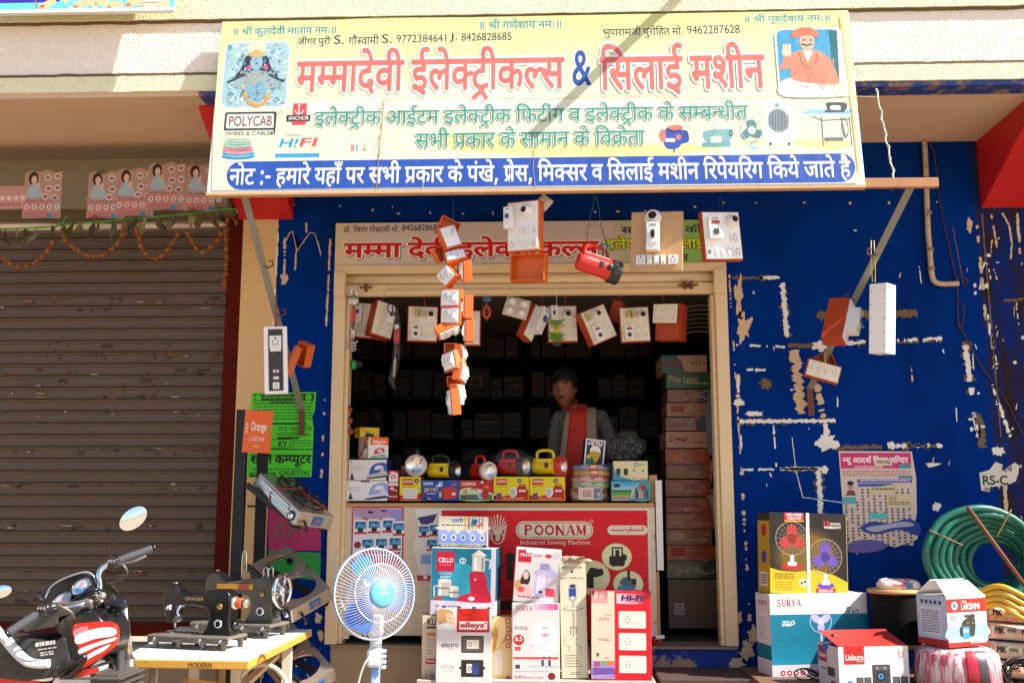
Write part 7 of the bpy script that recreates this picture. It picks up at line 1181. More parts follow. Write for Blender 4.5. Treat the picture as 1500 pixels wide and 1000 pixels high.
jk = [(body[i][0], tuple(r*1.13 for r in body[i][1])) for i in (0, 1, 2)]+[(body[3][0]+V((0, .0, -.01)), (.135, .1))]+[(body[i][0], body[i][1]*1.22) for i in (7, 8, 9, 10, 11, 12)]
skin('jacket', jk, [(0, 1), (1, 2), (2, 3), (3, 4), (4, 5), (5, 6), (3, 7), (7, 8), (8, 9)], M_jkt, pr_)
def front(nm, m, xs, off, zt_, zb_, bow=1):                 # a shaped cloth panel following the chest
    q = MB(); vs = []; nx, nz = 8, 10
    for i in range(nz+1):
        t_ = i/nz; z = zb_+(zt_-zb_)*t_
        for j in range(nx+1):
            u = j/nx; xa = xs[0][0]+(xs[0][1]-xs[0][0])*t_; xb = xs[1][0]+(xs[1][1]-xs[1][0])*t_; x = xa+(xb-xa)*u; dx = (x-xc)/.2; ch = .165*sqrt(max(.04, 1-min(1, dx*dx)*.75)); ch *= (1-.42*max(0, t_-.72)/.28)
            vs.append((x, -ch-off+.006*noise.noise(V((x*20, z*14, 0))), z))
    q.add(vs, [[i*(nx+1)+j, i*(nx+1)+j+1, (i+1)*(nx+1)+j+1, (i+1)*(nx+1)+j] for i in range(nz) for j in range(nx)], m, None, True); o = q.build(nm, pr_); sd_ = o.modifiers.new('thick', 'SOLIDIFY'); sd_.thickness = .008; return o
front('shirt', M_sh2, ((xc-.13, xc-.05), (xc+.05, xc+.075)), .006, sh-.0, .84)
front('jacket_front', M_jkf, ((xc+.045, xc+.06), (xc+.125, xc+.12)), .012, sh-.0, .84); front('jacket_front', M_jkf, ((xc-.175, xc-.085), (xc-.125, xc-.055)), .012, sh-.03, .84)
front('zip_edge', M_black, ((xc+.115, xc+.115), (xc+.13, xc+.127)), .016, sh-.06, .84)
m = MB(); m.tube([V((xc-.06, -.085, sh-.03)), V((xc-.02, -.1, sh-.05)), V((xc+.05, -.085, sh-.01)), V((xc+.055, -.03, sh+.02)), V((xc-.02, .05, sh+.03)), V((xc-.085, -.03, sh+.005))], .012, M_sh2, 8, closed=True); m.build('collar', pr_)
skin('trousers', [(body[i][0], tuple(r*1.08 for r in body[i][1]) if isinstance(body[i][1], tuple) else body[i][1]*1.15) for i in (0, 13, 14, 15, 16, 17, 18)], [(0, 1), (1, 2), (2, 3), (0, 4), (4, 5), (5, 6)], M_trs, pr_, 1)
for s in (-1, 1): m = MB(); m.tube([(xc+s*.1, .1, .035), (xc+s*.1, .02, .04), (xc+s*.105, -.12, .03)], [.035, .045, .03], M_black, 10, flat=.8); m.build('shoe', pr_)
# the second man: only a sleeve, a trouser leg and a shoe show past the jamb
b1 = V((P(1078, 800, .42).x, .42, fz)); p2 = empty('person', b1); tag(p2, 'person mostly hidden by the right door jamb, in grey sleeve and beige trousers', 'person')
zs = P(1050, 545, .42).z-fz
bj = [(J(.05, .06, .9), (.14, .1)), (J(.05, .06, 1.1), (.14, .1)), (J(.05, .06, zs-.08), (.15, .1)), (J(.05, .06, zs+.02), (.06, .06)), (J(.04, .05, zs+.14), (.05, .055)), (J(-.06, .04, zs-.05), .06), (J(-.115, .02, zs-.3), .05), (J(-.12, -.03, zs-.56), .04), (J(.2, .06, zs-.05), .06), (J(.27, .08, zs-.3), .05), (J(.28, 0, zs-.56), .04), (J(-.05, .04, .84), .09), (J(-.03, .02, .46), .065), (J(-.02, .06, .08), .05), (J(.14, .06, .84), .09), (J(.14, .04, .46), .065), (J(.14, .06, .08), .05)]
bo = [(0, 1), (1, 2), (2, 3), (3, 4), (2, 5), (5, 6), (6, 7), (2, 8), (8, 9), (9, 10), (0, 11), (11, 12), (12, 13), (0, 14), (14, 15), (15, 16)]
skin('body', bj, bo, M_skin, p2); hm = head(p2, V((.05, .04, zs+.25)), (0, 0, R(-30)), M_skin, M_hair); hm.build('face', p2)
skin('jacket', [(bj[i][0], tuple(r*1.12 for r in bj[i][1]) if isinstance(bj[i][1], tuple) else bj[i][1]*1.2) for i in (0, 1, 2, 5, 6, 7, 8, 9, 10)], [(0, 1), (1, 2), (2, 3), (3, 4), (4, 5), (2, 6), (6, 7), (7, 8)], mat('slate sleeve cloth', '#565a66', .9, var=.1), p2)
skin('trousers', [(bj[i][0], tuple(r*1.06 for r in bj[i][1]) if isinstance(bj[i][1], tuple) else bj[i][1]*1.18) for i in (0, 11, 12, 13, 14, 15, 16)], [(0, 1), (1, 2), (2, 3), (0, 4), (4, 5), (5, 6)], M_trs, p2)
for a in (7, 10): hand(p2, bj[a][0], bj[a][0]-bj[a-1][0], (0, -.3, .4), M_skin)
for x in (-.03, .14): m = MB(); m.tube([(x, .12, .04), (x-.02, .02, .045), (x-.09, -.14, .032), (x-.11, -.18, .026)], [.035, .048, .04, .02], M_black, 10, flat=.75); m.build('shoe', p2)
# ================================================================ left side: pillar posters, stove rack, sewing table, fan, motorcycle
def Pz(px, py, z):
    d = RM @ V(((px-750)/FPX, (500-py)/FPX, -1)); return CAM + d*((z-CAM.z)/d.z)
def g1(p):
    p.L([(366, 578), (456, 577)], 1.2, '#14240c'); p.R(368, 577, 456, 587, '#183a10'); p.E(374, 582, 5, 4.4, '#4cc81e'); p.E(448, 582, 5, 4.4, '#4cc81e'); p.D('grn', 381, 579, 441, 585, '#4cc81e', .02)
    p.dashes(368, 590, 455, 617, 6, '#1c5a10', .42); p.R(392, 588, 428, 590, '#183a10'); p.R(376, 619, 446, 622, '#183a10', 1); p.dashes(406, 625, 452, 632, 1, '#183a10', .1); p.T('DCA, ADCA, DTP,', 405, 626, 456, 631.5, '#102808', .05); p.T('ACCOUNTING etc.', 403, 633, 452, 638.5, '#102808', .05)
    p.R(404, 640, 436, 643, '#183a10', 1); p.dashes(425, 645, 455, 656, 3, '#1c5a10', .4); p.R(369, 643, 424, 657, '#183a10', 1); p.R(370, 644, 423, 656, '#4cc81e', 1); p.T('KY', 406, 646, 419, 655, '#102808', .06); p.D('com', 366, 661, 455, 684, '#0e1e0a', .035); p.R(364, 657.5, 458, 659, '#183a10')
    p.dashes(370, 686, 440, 689, 1, '#1c5a10'); p.T('9782875242', 408, 689, 453, 696, '#102808', .03); p.R(366, 692, 404, 698, '#183a10'); p.dashes(368, 693.5, 402, 696.5, 1, '#4cc81e')
poster('green_poster', 'bright green coaching poster in black print across the pillar corner', (363, 575, 459, 699), -.006, g1, [(364, 575), (459, 574), (458, 600), (454, 612), (457, 628), (456, 698), (362, 699), (363, 640)], '#4cc81e')
o = MB(); q = [P(393, 745, -.0025), P(470, 745, -.0025), P(470, 806, -.0025), P(393, 806, -.0025)]; o.prism([(a.x, a.z) for a in q], -.0025, .001, mat('magenta wall paint', '#a8185c', .6, var=.12, dirt='#8a1a50', dscale=8))
q = [P(393, 806, 0), P(470, 809, 0), P(469, 850, 0), P(392, 842, 0)]; o.prism([(a.x, a.z) for a in q], -.003, .001, mat('green wall paint', '#1a8a30', .6, var=.12)); q = o.build('painted_patch', bld)
p = Print((393, 745, 470, 806), 1, 1); p.w = P(470, 780).x-P(393, 780).x; p.h = P(430, 745).z-P(430, 806).z; p.sx = p.w/77; p.sy = p.h/61
p.L([(416, 770), (406, 768), (402, 776), (404, 786), (412, 786), (416, 778), (410, 778)], 2.4, '#3f7a3a'); p.L([(422, 786), (424, 772), (431, 780), (438, 770), (443, 784)], 2.4, '#3f7a3a'); p.E(408, 763, 2, 1.5, '#3f7a3a'); a = P(393, 806, -.0028); p.build(bld, Matrix.Translation((a.x, -.0028, a.z)), 'painted_letters')
# black stand with stoves
M_blk = mat('black stand paint', '#0d0d0e', .45, var=.3, spec=.4)
yr = -.34; c0 = P(357, 845, yr); t = empty('display_stand', (c0.x, yr, 0)); tag(t, 'black metal display stand holding three steel gas stoves by the pillar', 'stand'); c0 = V((c0.x, yr, 0))
a = P(356, 600, yr)-c0; MB().box((a.x, 0, a.z/2), (.065, .04, a.z), M_blk).build('post', t, bevel=.003)
b = P(386, 640, yr+.2)-c0; MB().box((b.x, .2, b.z/2), (.06, .04, b.z), M_blk).build('post', t, bevel=.003)
MB().box((P(372, 741, yr).x-c0.x, .1, P(372, 741, yr).z), (.13, .012, .012), M_blk).build('tie_bar', t); MB().box((0, .1, .02), (.4, .5, .04), M_blk).build('foot', t, bevel=.003)
p0 = P(360, 600, yr-.03); w_ = P(403, 630, yr-.03).x-P(360, 630, yr-.03).x; h_ = P(380, 600, yr-.03).z-P(380, 662, yr-.03).z
o = MB(); o.box((w_/2, 0, -h_/2), (w_, .008, h_), mat('orange card', '#dc5c14', .5, var=.06)); o = o.build('stand_header', None, p0+V((.0, 0, 0)), (0, R(3), R(-8)), bevel=.001); tag(o, 'orange header card for gas stoves at the top of the black stand', 'sign')
p = Print((360, 600, 403, 662), w_, h_); p.T('Orange', 371, 617, 395, 634, '#ece0d2', .03); p.T('L.P. GAS STOVE', 370, 639, 393, 645, '#ece0d2', .01); p.E(399, 628, 3.6, 5, '#c8a020'); p.E(399, 628, 2.2, 3.4, '#3a3a20', inner=.5); p.R(362.5, 619, 366.5, 634, '#e0b8a0', 1); p.R(363.5, 622, 365.5, 625, '#c8501a'); p.R(363.5, 628, 365.5, 631, '#c8501a'); p.dashes(377, 652, 388, 653.5, 1, '#ece0d2')
p.build(o, Matrix.Translation((0, -.0045, -h_)))
def stove(label, px, py, y, phi, tau, roll, style, L=.47, D=.27, Hh=.085):
    f, ta = R(phi), R(tau); l = V((cos(f), -sin(f), 0)); dp = V((sin(f), cos(f), 0)); lt = l*cos(ta)-V((0, 0, 1))*sin(ta); u = l*sin(ta)+V((0, 0, 1))*cos(ta)
    q = Matrix.Rotation(R(roll), 3, lt); dp = q @ dp; u = q @ u; c = P(px, py, y)
    t = empty('gas_stove', c); t.matrix_world = Matrix(((lt.x, dp.x, u.x, c.x), (lt.y, dp.y, u.y, c.y), (lt.z, dp.z, u.z, c.z), (0, 0, 0, 1))); tag(t, label, 'gas stove', 'steel gas stoves on the black stand')
    m = MB(); top = Hh/2                                     # body: tapered shell with a rolled lip
    q0 = [(-L/2, -D/2), (L/2, -D/2), (L/2, D/2), (-L/2, D/2)]; v = [(x, y_, -top) for x, y_ in q0]+[(x*.97, y_*.95, top) for x, y_ in q0]
    m.add(v, [(0, 1, 5, 4), (1, 2, 6, 5), (2, 3, 7, 6), (3, 0, 4, 7)] + ([(4, 5, 6, 7), (0, 3, 2, 1)] if style == 0 else []), M_steel); bx = m.build('body', t, bevel=.006)
    if style:                                                # top plate with two open burner holes
        m = MB(); n = 24; hs_ = [(-L*.24, .085, .1), (L*.22, .085, .1)]
        X0, X1, Y0, Y1 = -L/2*.97, L/2*.97, -D/2*.95, D/2*.95
        for (cx, rx, ry), (xa, xb) in zip(hs_, ((X0, 0), (0, X1))):
            ring = [(cx+rx*cos(2*pi*j/n), ry*sin(2*pi*j/n)) for j in range(n)]; out = []
            for j in range(n):
                g_ = 2*pi*j/n; k = min((xb-cx if cos(g_) > 0 else cx-xa)/max(1e-6, abs(cos(g_))), Y1/max(1e-6, abs(sin(g_)))); out.append((cx+k*cos(g_), k*sin(g_)))
            v = [(x, y_, top) for x, y_ in out]+[(x, y_, top) for x, y_ in ring]+[(x, y_, top-.012) for x, y_ in ring]
            m.add(v, [(j, (j+1) % n, n+(j+1) % n, n+j) for j in range(n)]+[(n+j, n+(j+1) % n, 2*n+(j+1) % n, 2*n+j) for j in range(n)], M_steel)
        for i in range(4): m.box((0, -.08+i*.045, top+.001), (.012 if i % 2 else .02, .03, .004), M_steel)
        m.build('top_plate', t)
    m = MB(); m.lathe([(.02, 0), (.02, .012), (.014, .02), (0, .02)], M_chrome, Matrix.Translation((L*.4, -D/2, -.01)) @ Matrix.Rotation(pi/2, 4, 'X'), 16); m.lathe([(.03, 0), (.03, .003), (.019, .004)], mat('blue bezel', '#16305c', .4), Matrix.Translation((L*.4, -D/2+.003, -.01)) @ Matrix.Rotation(pi/2, 4, 'X'), 16); m.build('knob', t)
    m = MB(); m.box((-.04*L, -D/2+.001, 0), (L*.66, .006, Hh*.66), M_steel)
    for i in range(6): m.box((-.28*L+.11*L*i, -D/2-.003, (-.2+.1*(i % 3))*Hh*1.4), (.07, .006, .009), M_chrome)
    m.build('front_ribs', t, bevel=.002)
    m = MB(); m.box((L/2-.001, .02, 0), (.005, .07, .05), mat('blue maker sticker', '#2a6a9c', .4)); m.box((L/2-.0005, .02, 0), (.006, .025, .02), mat('sticker centre', '#c04a2a', .4)); m.build('sticker', t)
    m = MB(); [m.box((x, y_, -top-.012), (.03, .03, .024), M_black) for x in (-L*.42, L*.42) for y_ in (-D*.4, D*.4)]; m.tube([(L/2, -.07, -.01), (L/2+.03, -.075, -.02), (L/2+.045, -.06, -.05)], .008, M_black, 6); m.build('foot', t)
    if style == 0:
        for cx in (-L*.16, L*.2):
            m = MB()
            for k in range(4): g_ = k*pi/2+.5; m.bar((cx+.03*cos(g_), .02+.03*sin(g_), top+.012), (cx+.1*cos(g_), .02+.1*sin(g_), top+.03), .018, .016, M_black)
            m.tube([(cx+.1*cos(2*pi*j/16), .02+.1*sin(2*pi*j/16), top+.012) for j in range(16)], .006, M_black, 6, closed=True); m.build('pan_support', t)
        m = MB(); m.tube([(-.02, -D/2-.004, -top), (-.05, -D/2-.006, 0), (-.03, -D/2*.9, top+.004), (-.0, 0, top+.035), (.12, .02, top+.035), (.2, .06, top+.03)], .004, M_rd, 6); m.build('red_tie', t)
    return t
stove('steel gas stove with black pan supports tied on top, highest on the black stand', 430, 733, yr-.02, 40, 29, -8, 0)
stove('steel gas stove with two open burner holes, in the middle of the black stand', 425, 852, yr-.02, 38, 30, 30, 1)
stove('lowest steel gas stove, partly behind the sewing table', 430, 968, yr-.02, 38, 30, 30, 1)
for (x0, y0), (x1, y1) in (((362, 710), (440, 772)), ((360, 828), (440, 892)), ((372, 948), (440, 1000))): m = MB(); m.bar(P(x0, y0, yr-.03)-c0, P(x1, y1, yr-.18)-c0, .02, .03, M_blk); m.bar(P(x0+24, y0, yr+.17)-c0, P(x1+40, y1-8, yr+.0)-c0, .02, .03, M_blk); m.build('arm', t if False else bpy.data.objects['display_stand'])
# ---------------------------------------------------------------- sewing table
zt_ = .75; q = [Pz(176, 964, zt_), Pz(364, 967, zt_), Pz(457, 921, zt_), Pz(262, 917, zt_)]; c0 = sum(q, V())/4; c0.z = 0
t = empty('sewing_table', c0); tag(t, 'white topped sewing machine table with yellow edges standing in the sun', 'table')
m = MB(); poly = [(a.x-c0.x, a.y-c0.y) for a in q]; k = len(poly)
def slab(poly, z0, z1, mt): return MB().add([(x, y, z0) for x, y in poly]+[(x, y, z1) for x, y in poly], [list(range(k))[::-1], list(range(k, 2*k))]+[(i, (i+1) % k, k+(i+1) % k, k+i) for i in range(k)], mt)
M_yel = mat('yellow edge paint', '#c8963a', .6, var=.25, scale=25, dirt='#8a6a3a', dscale=14, dlo=.6, dhi=.7)
slab(poly, zt_-.04, zt_-.003, M_yel).build('table_board', t, bevel=.004); slab([(x*.993, y*.993) for x, y in poly], zt_-.003, zt_, mat('white laminate', '#dedad6', .35, var=.06, dirt='#b8aea4', dscale=5, dlo=.65, dhi=.9)).build('laminate_top', t)
e = (q[1]-q[0]); an = atan2(e.y, e.x); p = Print((176, 967, 364, 979), e.length, .037); p.T('MODERN', 277, 969.5, 311, 977.5, '#5a3a1c', .02); p.build(t, Matrix.Translation((q[0].x-c0.x, q[0].y-c0.y, zt_-.04)) @ Matrix.Rotation(an, 4, 'Z') @ Matrix.Translation((0, -.0008, 0)), 'stamped_word')
M_tl = mat('cream table iron', '#c9c0ac', .5, var=.1)
for u, v in ((.16, .2), (.8, .2), (.2, .82), (.9, .8)):
    a = (q[0].lerp(q[1], u)).lerp(q[3].lerp(q[2], u), v)-c0
    m = MB(); m.box((a.x, a.y, (zt_-.04)/2), (.05, .035, zt_-.045), M_tl if v > .5 else M_steel); m.build('leg', t, bevel=.003)
m = MB(); a, b = q[0].lerp(q[2], .3)-c0, q[0].lerp(q[2], .8)-c0; m.bar((a.x, a.y, .6), (b.x, b.y, .45), .05, .02, M_wood); m.bar((a.x+.1, a.y, .4), (b.x, b.y+.05, .66), .05, .02, mat('pale plank', '#c8b090', .7)); m.build('brace', t)
m = MB(); a = Pz(380, 990, .6)-c0; m.tube([(a.x+.13*cos(g), a.y+.05, .52+.13*sin(g)) for g in [pi*i/14 for i in range(15)]], .012, M_tl, 8); m.build('wheel_guard', t)
M_blkp = mat('black japanned iron', '#0f0f12', .22, var=.35, scale=30, dirt='#4a4038', dscale=9, dlo=.6, dhi=.85, spec=.6); M_gryp = mat('worn dark grey iron', '#48433c', .4, var=.3, scale=25, dirt='#6a6056', dscale=9, dlo=.55, dhi=.8)
def sewing(label, loc, rz, body, wheel, s=1.0):
    t = empty('sewing_machine', loc, (0, 0, R(rz))); tag(t, label, 'sewing machine', 'old sewing machines on the table'); t.scale = (s, s, s)
    m = MB(); m.box((-.02, 0, .058), (.44, .18, .014), mat('worn bed steel', '#8a8074', .4, metal=.5, var=.25)); m.box((-.02, -.085, .045), (.44, .01, .03), M_gryp); m.box((-.02, .085, .045), (.44, .01, .03), M_gryp); m.build('bed', t, bevel=.004)
    for x in (-.2, -.07, .06, .17):
        for y in (-.075, .075): m = MB(); m.lathe([(.026, .05), (.015, .03), (.011, .0), (0, 0)], M_gryp, Matrix.Translation((x, y, 0)), 10); m.build('leg', t)
    arm = [(.035, .065), (.178, .065), (.172, .12), (.175, .2), (.168, .255), (.13, .278), (.04, .27), (-.05, .254), (-.1, .262), (-.135, .292), (-.175, .29), (-.2, .255), (-.198, .2), (-.182, .15), (-.165, .118), (-.138, .118), (-.128, .15), (-.124, .185), (-.1, .2), (-.03, .2), (.03, .192), (.055, .17), (.058, .14), (.045, .1)]
    m = MB(); m.prism(slow(arm), -.04, .04, body); m.build('arm', t, bevel=.024, seg=5)
    m = MB(); m.lathe([(.013, 0), (.013, .006), (.006, .008), (.006, .02), (.012, .022), (.012, .028), (0, .028)], M_chrome, Matrix.Translation((-.155, 0, .278)), 12); m.build('pressure_screw', t)
    m = MB(); m.tube([(-.148, 0, .13), (-.148, 0, .072)], .005, M_chrome, 8); m.tube([(-.148, .0, .07), (-.148, 0, .062)], .002, M_chrome, 6); m.box((-.148, -.008, .07), (.02, .03, .005), M_chrome); m.build('needle_bar', t)
    m = MB(); m.box((-.191, 0, .2), (.004, .05, .1), M_chrome); m.build('face_plate', t, bevel=.002)
    m = MB(); m.lathe([(.016, 0), (.018, .006), (.008, .008), (.008, .016), (.014, .018), (0, .022)], M_chrome, Matrix.Translation((-.16, -.04, .19)) @ Matrix.Rotation(pi/2, 4, 'X'), 14); m.build('tension_dial', t)
    m = MB(); m.box((-.12, 0, .066), (.16, .1, .004), M_steel); [m.lathe([(.008, 0), (.008, .006), (0, .007)], M_steel, Matrix.Translation((x, -.09, .046)) @ Matrix.Rotation(pi/2, 4, 'X'), 8) for x in (-.2, .05, .16)]; m.lathe([(.02, 0), (.018, .012), (0, .014)], body, Matrix.Translation((.178, 0, .11)) @ Matrix.Rotation(pi/2, 4, 'Y'), 14); m.build('slide_plate', t)
    m = MB(); m.tube(smoothpath([(-.1, -.036, .2), (-.108, -.045, .17), (-.1, -.045, .15)]), .006, M_chrome, 8); m.build('presser_lever', t)
    m = MB(); m.lathe([(.022, 0), (.022, .004), (.014, .006), (.014, .004)], M_chrome, Matrix.Translation((.115, -.041, .12)) @ Matrix.Rotation(pi/2, 4, 'X'), 18); m.lathe([(.015, 0), (.015, .006), (0, .007)], mat('brass badge', '#a07838', .35, metal=.8), Matrix.Translation((.12, -.041, .2)) @ Matrix.Rotation(pi/2, 4, 'X'), 14); m.build('badge_trim', t)
    if wheel:
        m = MB(); X = Matrix.Translation((.205, 0, .215)) @ Matrix.Rotation(pi/2, 4, 'Y'); m.tube([X @ V((.075*cos(2*pi*j/28), .075*sin(2*pi*j/28), 0)) for j in range(28)], .011, M_chrome, 10, closed=True)
        for j in range(5): g = 2*pi*j/5; m.tube([X @ V((.02*cos(g), .02*sin(g), 0)), X @ V((.072*cos(g+.25), .072*sin(g+.25), 0))], .008, M_chrome, 8)
        m.lathe([(.028, -.03), (.028, .012), (.02, .02), (0, .02)], M_chrome, X, 18); m.build('hand_wheel', t)
        m = MB(); m.box((-.03, -.042, .232), (.2, .004, .024), mat('gold transfer', '#c88a1c', .4)); m.box((.02, -.043, .232), (.06, .004, .022), mat('red transfer', '#a83a18', .4)); m.build('gold_band', t)
        m = MB(); [m.tube(smoothpath([(x, 0, .26), (x, 0, .26+h), (x+.02, 0, .27+h), (x+.024, 0, .26+h*.3)]), .003, M_chrome, 6) for x, h in ((-.02, .12), (.1, .05), (.13, .05))]; m.build('spool_pin', t)
    else:
        m = MB(); X = Matrix.Translation((.165, 0, .215)) @ Matrix.Rotation(pi/2, 4, 'Y'); m.lathe([(.03, 0), (.03, .02), (.014, .022), (.014, .06), (.02, .062), (.02, .08), (.006, .082), (0, .08)], M_steel, X, 16); m.build('wheel_boss', t)
        m = MB(); [m.tube([X @ V((.02*cos(g), .02*sin(g), .025+.006*i)) for g in [2*pi*j/12 for j in range(12)]], .005, mat('orange thread', '#c0502a', .8), 6, closed=True) for i in range(5)]; m.build('thread', t)
        p = Print((0, 0, 100, 20), .13, .026); p.T('SINGER', 10, 4, 90, 16, '#b8905a', .03); p.build(t, Matrix.Translation((-.085, -.0415, .22)), 'lettering')
    return t
a1 = Pz(294, 948, zt_); sewing('black sewing machine with gilt lettering and no hand wheel, nearer on the table', (a1.x, a1.y, zt_), -14, M_blkp, False, 1.02)
a2 = Pz(356, 930, zt_); sewing('grey sewing machine with gold band and chrome hand wheel, behind the black one', (a2.x, a2.y, zt_), -16, M_gryp, True, 1.12)
# ---------------------------------------------------------------- pedestal fan
yf = -1.42; fc = P(549, 869, yf); t = empty('pedestal_fan', (fc.x, yf+.06, 0)); tag(t, 'white pedestal fan with blue blades and wire cage in the sun', 'fan')
Mf = Matrix.Translation((0, -.06, fc.z)) @ Euler((R(-6), 0, R(36))).to_matrix().to_4x4() @ Matrix.Rotation(pi/2, 4, 'X')      # local z of the cage looks out
M_fw = mat('white fan wire', '#c9c9d0', .35, var=.03); M_fb = mat('blue fan plastic', '#3a7ad8', .35, var=.08); Rr = .206
def cage(sgn, dep, n_, hub): 
    m = MB()
    for i in range(n_):
        g = 2*pi*i/n_; pts = []
        for k in range(9):
            u = k/8; r = hub+(Rr-hub)*u; pts.append(Mf @ V((r*cos(g+.25*(1-u)*(sgn > 0)), r*sin(g+.25*(1-u)*(sgn > 0)), sgn*dep*(1-u**2.6))))
        m.tube(pts, .0013, M_fw, 5, caps=False)
    for r, d in ((hub, dep), (hub+.5*(Rr-hub), dep*(1-.5**2.6))): m.tube([Mf @ V((r*cos(2*pi*j/48), r*sin(2*pi*j/48), sgn*d)) for j in range(48)], .0028, M_fw, 6, closed=True)
    return m
cage(1, .075, 76, .058).build('front_grille', t); cage(-1, .085, 56, .07).build('rear_grille', t)
m = MB(); m.tube([Mf @ V((Rr*cos(2*pi*j/64), Rr*sin(2*pi*j/64), -.006)) for j in range(64)], .0042, mat('pale blue rim', '#6a9ae0', .35, var=.05), 8, closed=True, flat=1.6); m.tube([Mf @ V((Rr*cos(2*pi*j/64), Rr*sin(2*pi*j/64), .004)) for j in range(64)], .0035, M_fw, 8, closed=True); m.build('rim_band', t)
m = MB()
for b_ in range(3):
    vs = []; n1, n2 = 8, 10
    for i in range(n1+1):
        r = .04+.145*i/n1
        for j in range(n2+1):
            wv = (.55+.5*sin(pi*min(1, i/n1*.9+.08)))*.75; g = 2*pi*b_/3+1.75+(j/n2-.5)*wv*1.35+.3*i/n1; vs.append(Mf @ V((r*cos(g), r*sin(g), .035*(j/n2-.5)*1.4-.004)))
    m.add(vs, [[i*(n2+1)+j, i*(n2+1)+j+1, (i+1)*(n2+1)+j+1, (i+1)*(n2+1)+j] for i in range(n1) for j in range(n2)], mat('clear blue blade', '#2f6ad0', .25, var=.05), None, True)
m.lathe([(.045, -.02), (.045, .02), (0, .03)], M_fb, Mf, 20); m.build('blade', t)
m = MB(); m.lathe([(.06, .066), (.064, .07), (.062, .082), (.054, .088), (0, .089)], mat('blue badge', '#5aa2e4', .35), Mf, 32); hb = m.build('centre_badge', t)
m = MB(); [m.box((x, 0, .0895), (w_, .007, .002), M_fw) for x, w_ in ((-.012, .012), (.004, .014), (.02, .008))]; m.lathe([(.007, .0885), (.007, .0905), (0, .0905)], M_fw, Matrix.Translation((0, .014, 0)), 10); m.v = [tuple(Mf @ V(q_)) for q_ in m.v]; m.build('badge_mark', hb)
m = MB(); m.lathe([(.03, -.07), (.075, -.09), (.08, -.15), (.06, -.2), (0, -.21)], M_fw, Mf, 24); m.build('motor_housing', t)
zb_ = P(549, 978, yf).z
m = MB(); m.tube([(0, 0, fc.z-.16), (0, 0, zb_)], .028, M_fw, 16); m.box((0, -.0, fc.z-.15), (.06, .08, .1), M_fw); m.build('neck', t, bevel=.008)
m = MB(); m.box((0, -.02, (zb_+fc.z-.25)/2+.0), (.07, .07, fc.z-.25-zb_), M_fw); cb = m.build('control_box', t, bevel=.015, seg=3)
for i in range(4): m = MB(); m.box((.043, -.035, fc.z-.262-.024*i), (.022, .03, .014), M_fw); m.build('push_button', cb, bevel=.003)
m = MB(); m.tube([(0, 0, zb_+.02), (0, 0, .05)], .022, mat('pale blue pole', '#8fb4e8', .35), 14); m.lathe([(.2, 0), (.2, .02), (.06, .05), (.02, .08)], M_fb, None, 28); m.build('pole_and_base', t)
m = MB(); m.tube(smoothpath([(-.01, -.05, fc.z-.27), (-.05, -.07, fc.z-.34), (-.075, -.06, fc.z-.48), (-.06, -.05, .3), (-.1, -.1, .02), (.2, .3, .012)]), .005, mat('pale fan flex', '#c9bfae', .5), 8); m.build('flex', t)
# ================================================================ motorcycle, leaning in from the left, its bars turned
ym = -1.95; b0 = Pz(90, 1120, 0); b0 = V((P(60, 960, ym).x, ym, 0)); t = empty('motorcycle', b0); tag(t, 'red and black motorcycle with white swooshes parked at the near left', 'motorcycle')
def Q(px, py, y=ym): return P(px, py, y)-b0
def hull(nm, pts, y0, y1, m, bev=.03, parent=None, seg=4, sm=True):
    k = [Q(*p, (y0+y1)/2) for p in pts]; return MB().prism(slow([(a.x, a.z) for a in k]) if sm else [(a.x, a.z) for a in k], y0-ym, y1-ym, m).build(nm, parent or t, bevel=bev, seg=seg)
M_vin = mat('dusty black seat vinyl', '#2c2827', .5, var=.3, scale=12, dirt='#6a5e54', dscale=6, dlo=.55, dhi=.9, bump=.1); M_mred = mat('red bike paint', '#c4200c', .2, var=.06, spec=.6); M_mwh = mat('white bike graphic', '#dedad8', .25, var=.04); M_mbk = mat('gloss black paint', '#141417', .2, var=.3, dirt='#6a6258', dscale=10, dlo=.56, dhi=.9); M_eng = mat('dusty engine alloy', '#6a655e', .5, metal=.6, var=.3, scale=20, dirt='#4a4038', dscale=10)
s_ = hull('seat', [(-90, 945), (-30, 934), (30, 930), (70, 930), (96, 934), (112, 926), (120, 930), (124, 950), (122, 975), (108, 984), (60, 990), (0, 984), (-90, 984)], ym-.13, ym+.13, M_vin, .05, seg=5)
p = Print((50, 940, 90, 966), 40/345, 26/345); p.dashes(54, 943, 82, 949, 1, '#c8c0b8', .9); p.dashes(57, 952, 84, 955, 1, '#b8b0a8'); p.dashes(60, 957, 80, 963, 2, '#c0b8b0'); a = Q(50, 966, ym-.13); p.build(s_, Matrix.Translation((a.x, -.1345, a.z)) @ Matrix.Rotation(R(-8), 4, 'Y'), 'seat_lettering')
hull('fuel_tank', [(100, 915), (112, 900), (130, 892), (152, 892), (166, 902), (174, 920), (173, 945), (160, 962), (140, 975), (118, 978), (116, 945), (108, 926)], ym-.12, ym+.12, M_mbk, .06, seg=6)
hull('tank_panel', [(107, 917), (130, 911), (160, 910), (173, 918), (171, 942), (150, 962), (119, 978), (116, 950)], ym-.136, ym-.10, M_mred, .012, sm=True)
hull('tank_graphic', [(109, 922), (128, 917), (126, 928), (111, 934)], ym-.1383, ym-.13, mat('pink fade', '#e07a86', .25), .001)
for q in ([(112, 930), (140, 920), (166, 919), (168, 930), (140, 935), (114, 943)], [(117, 950), (140, 941), (168, 933), (167, 938), (140, 947), (118, 957)], [(118, 966), (140, 952), (162, 943), (152, 953), (134, 962), (120, 972)]): hull('tank_graphic', q, ym-.1385, ym-.13, M_mwh, .001)
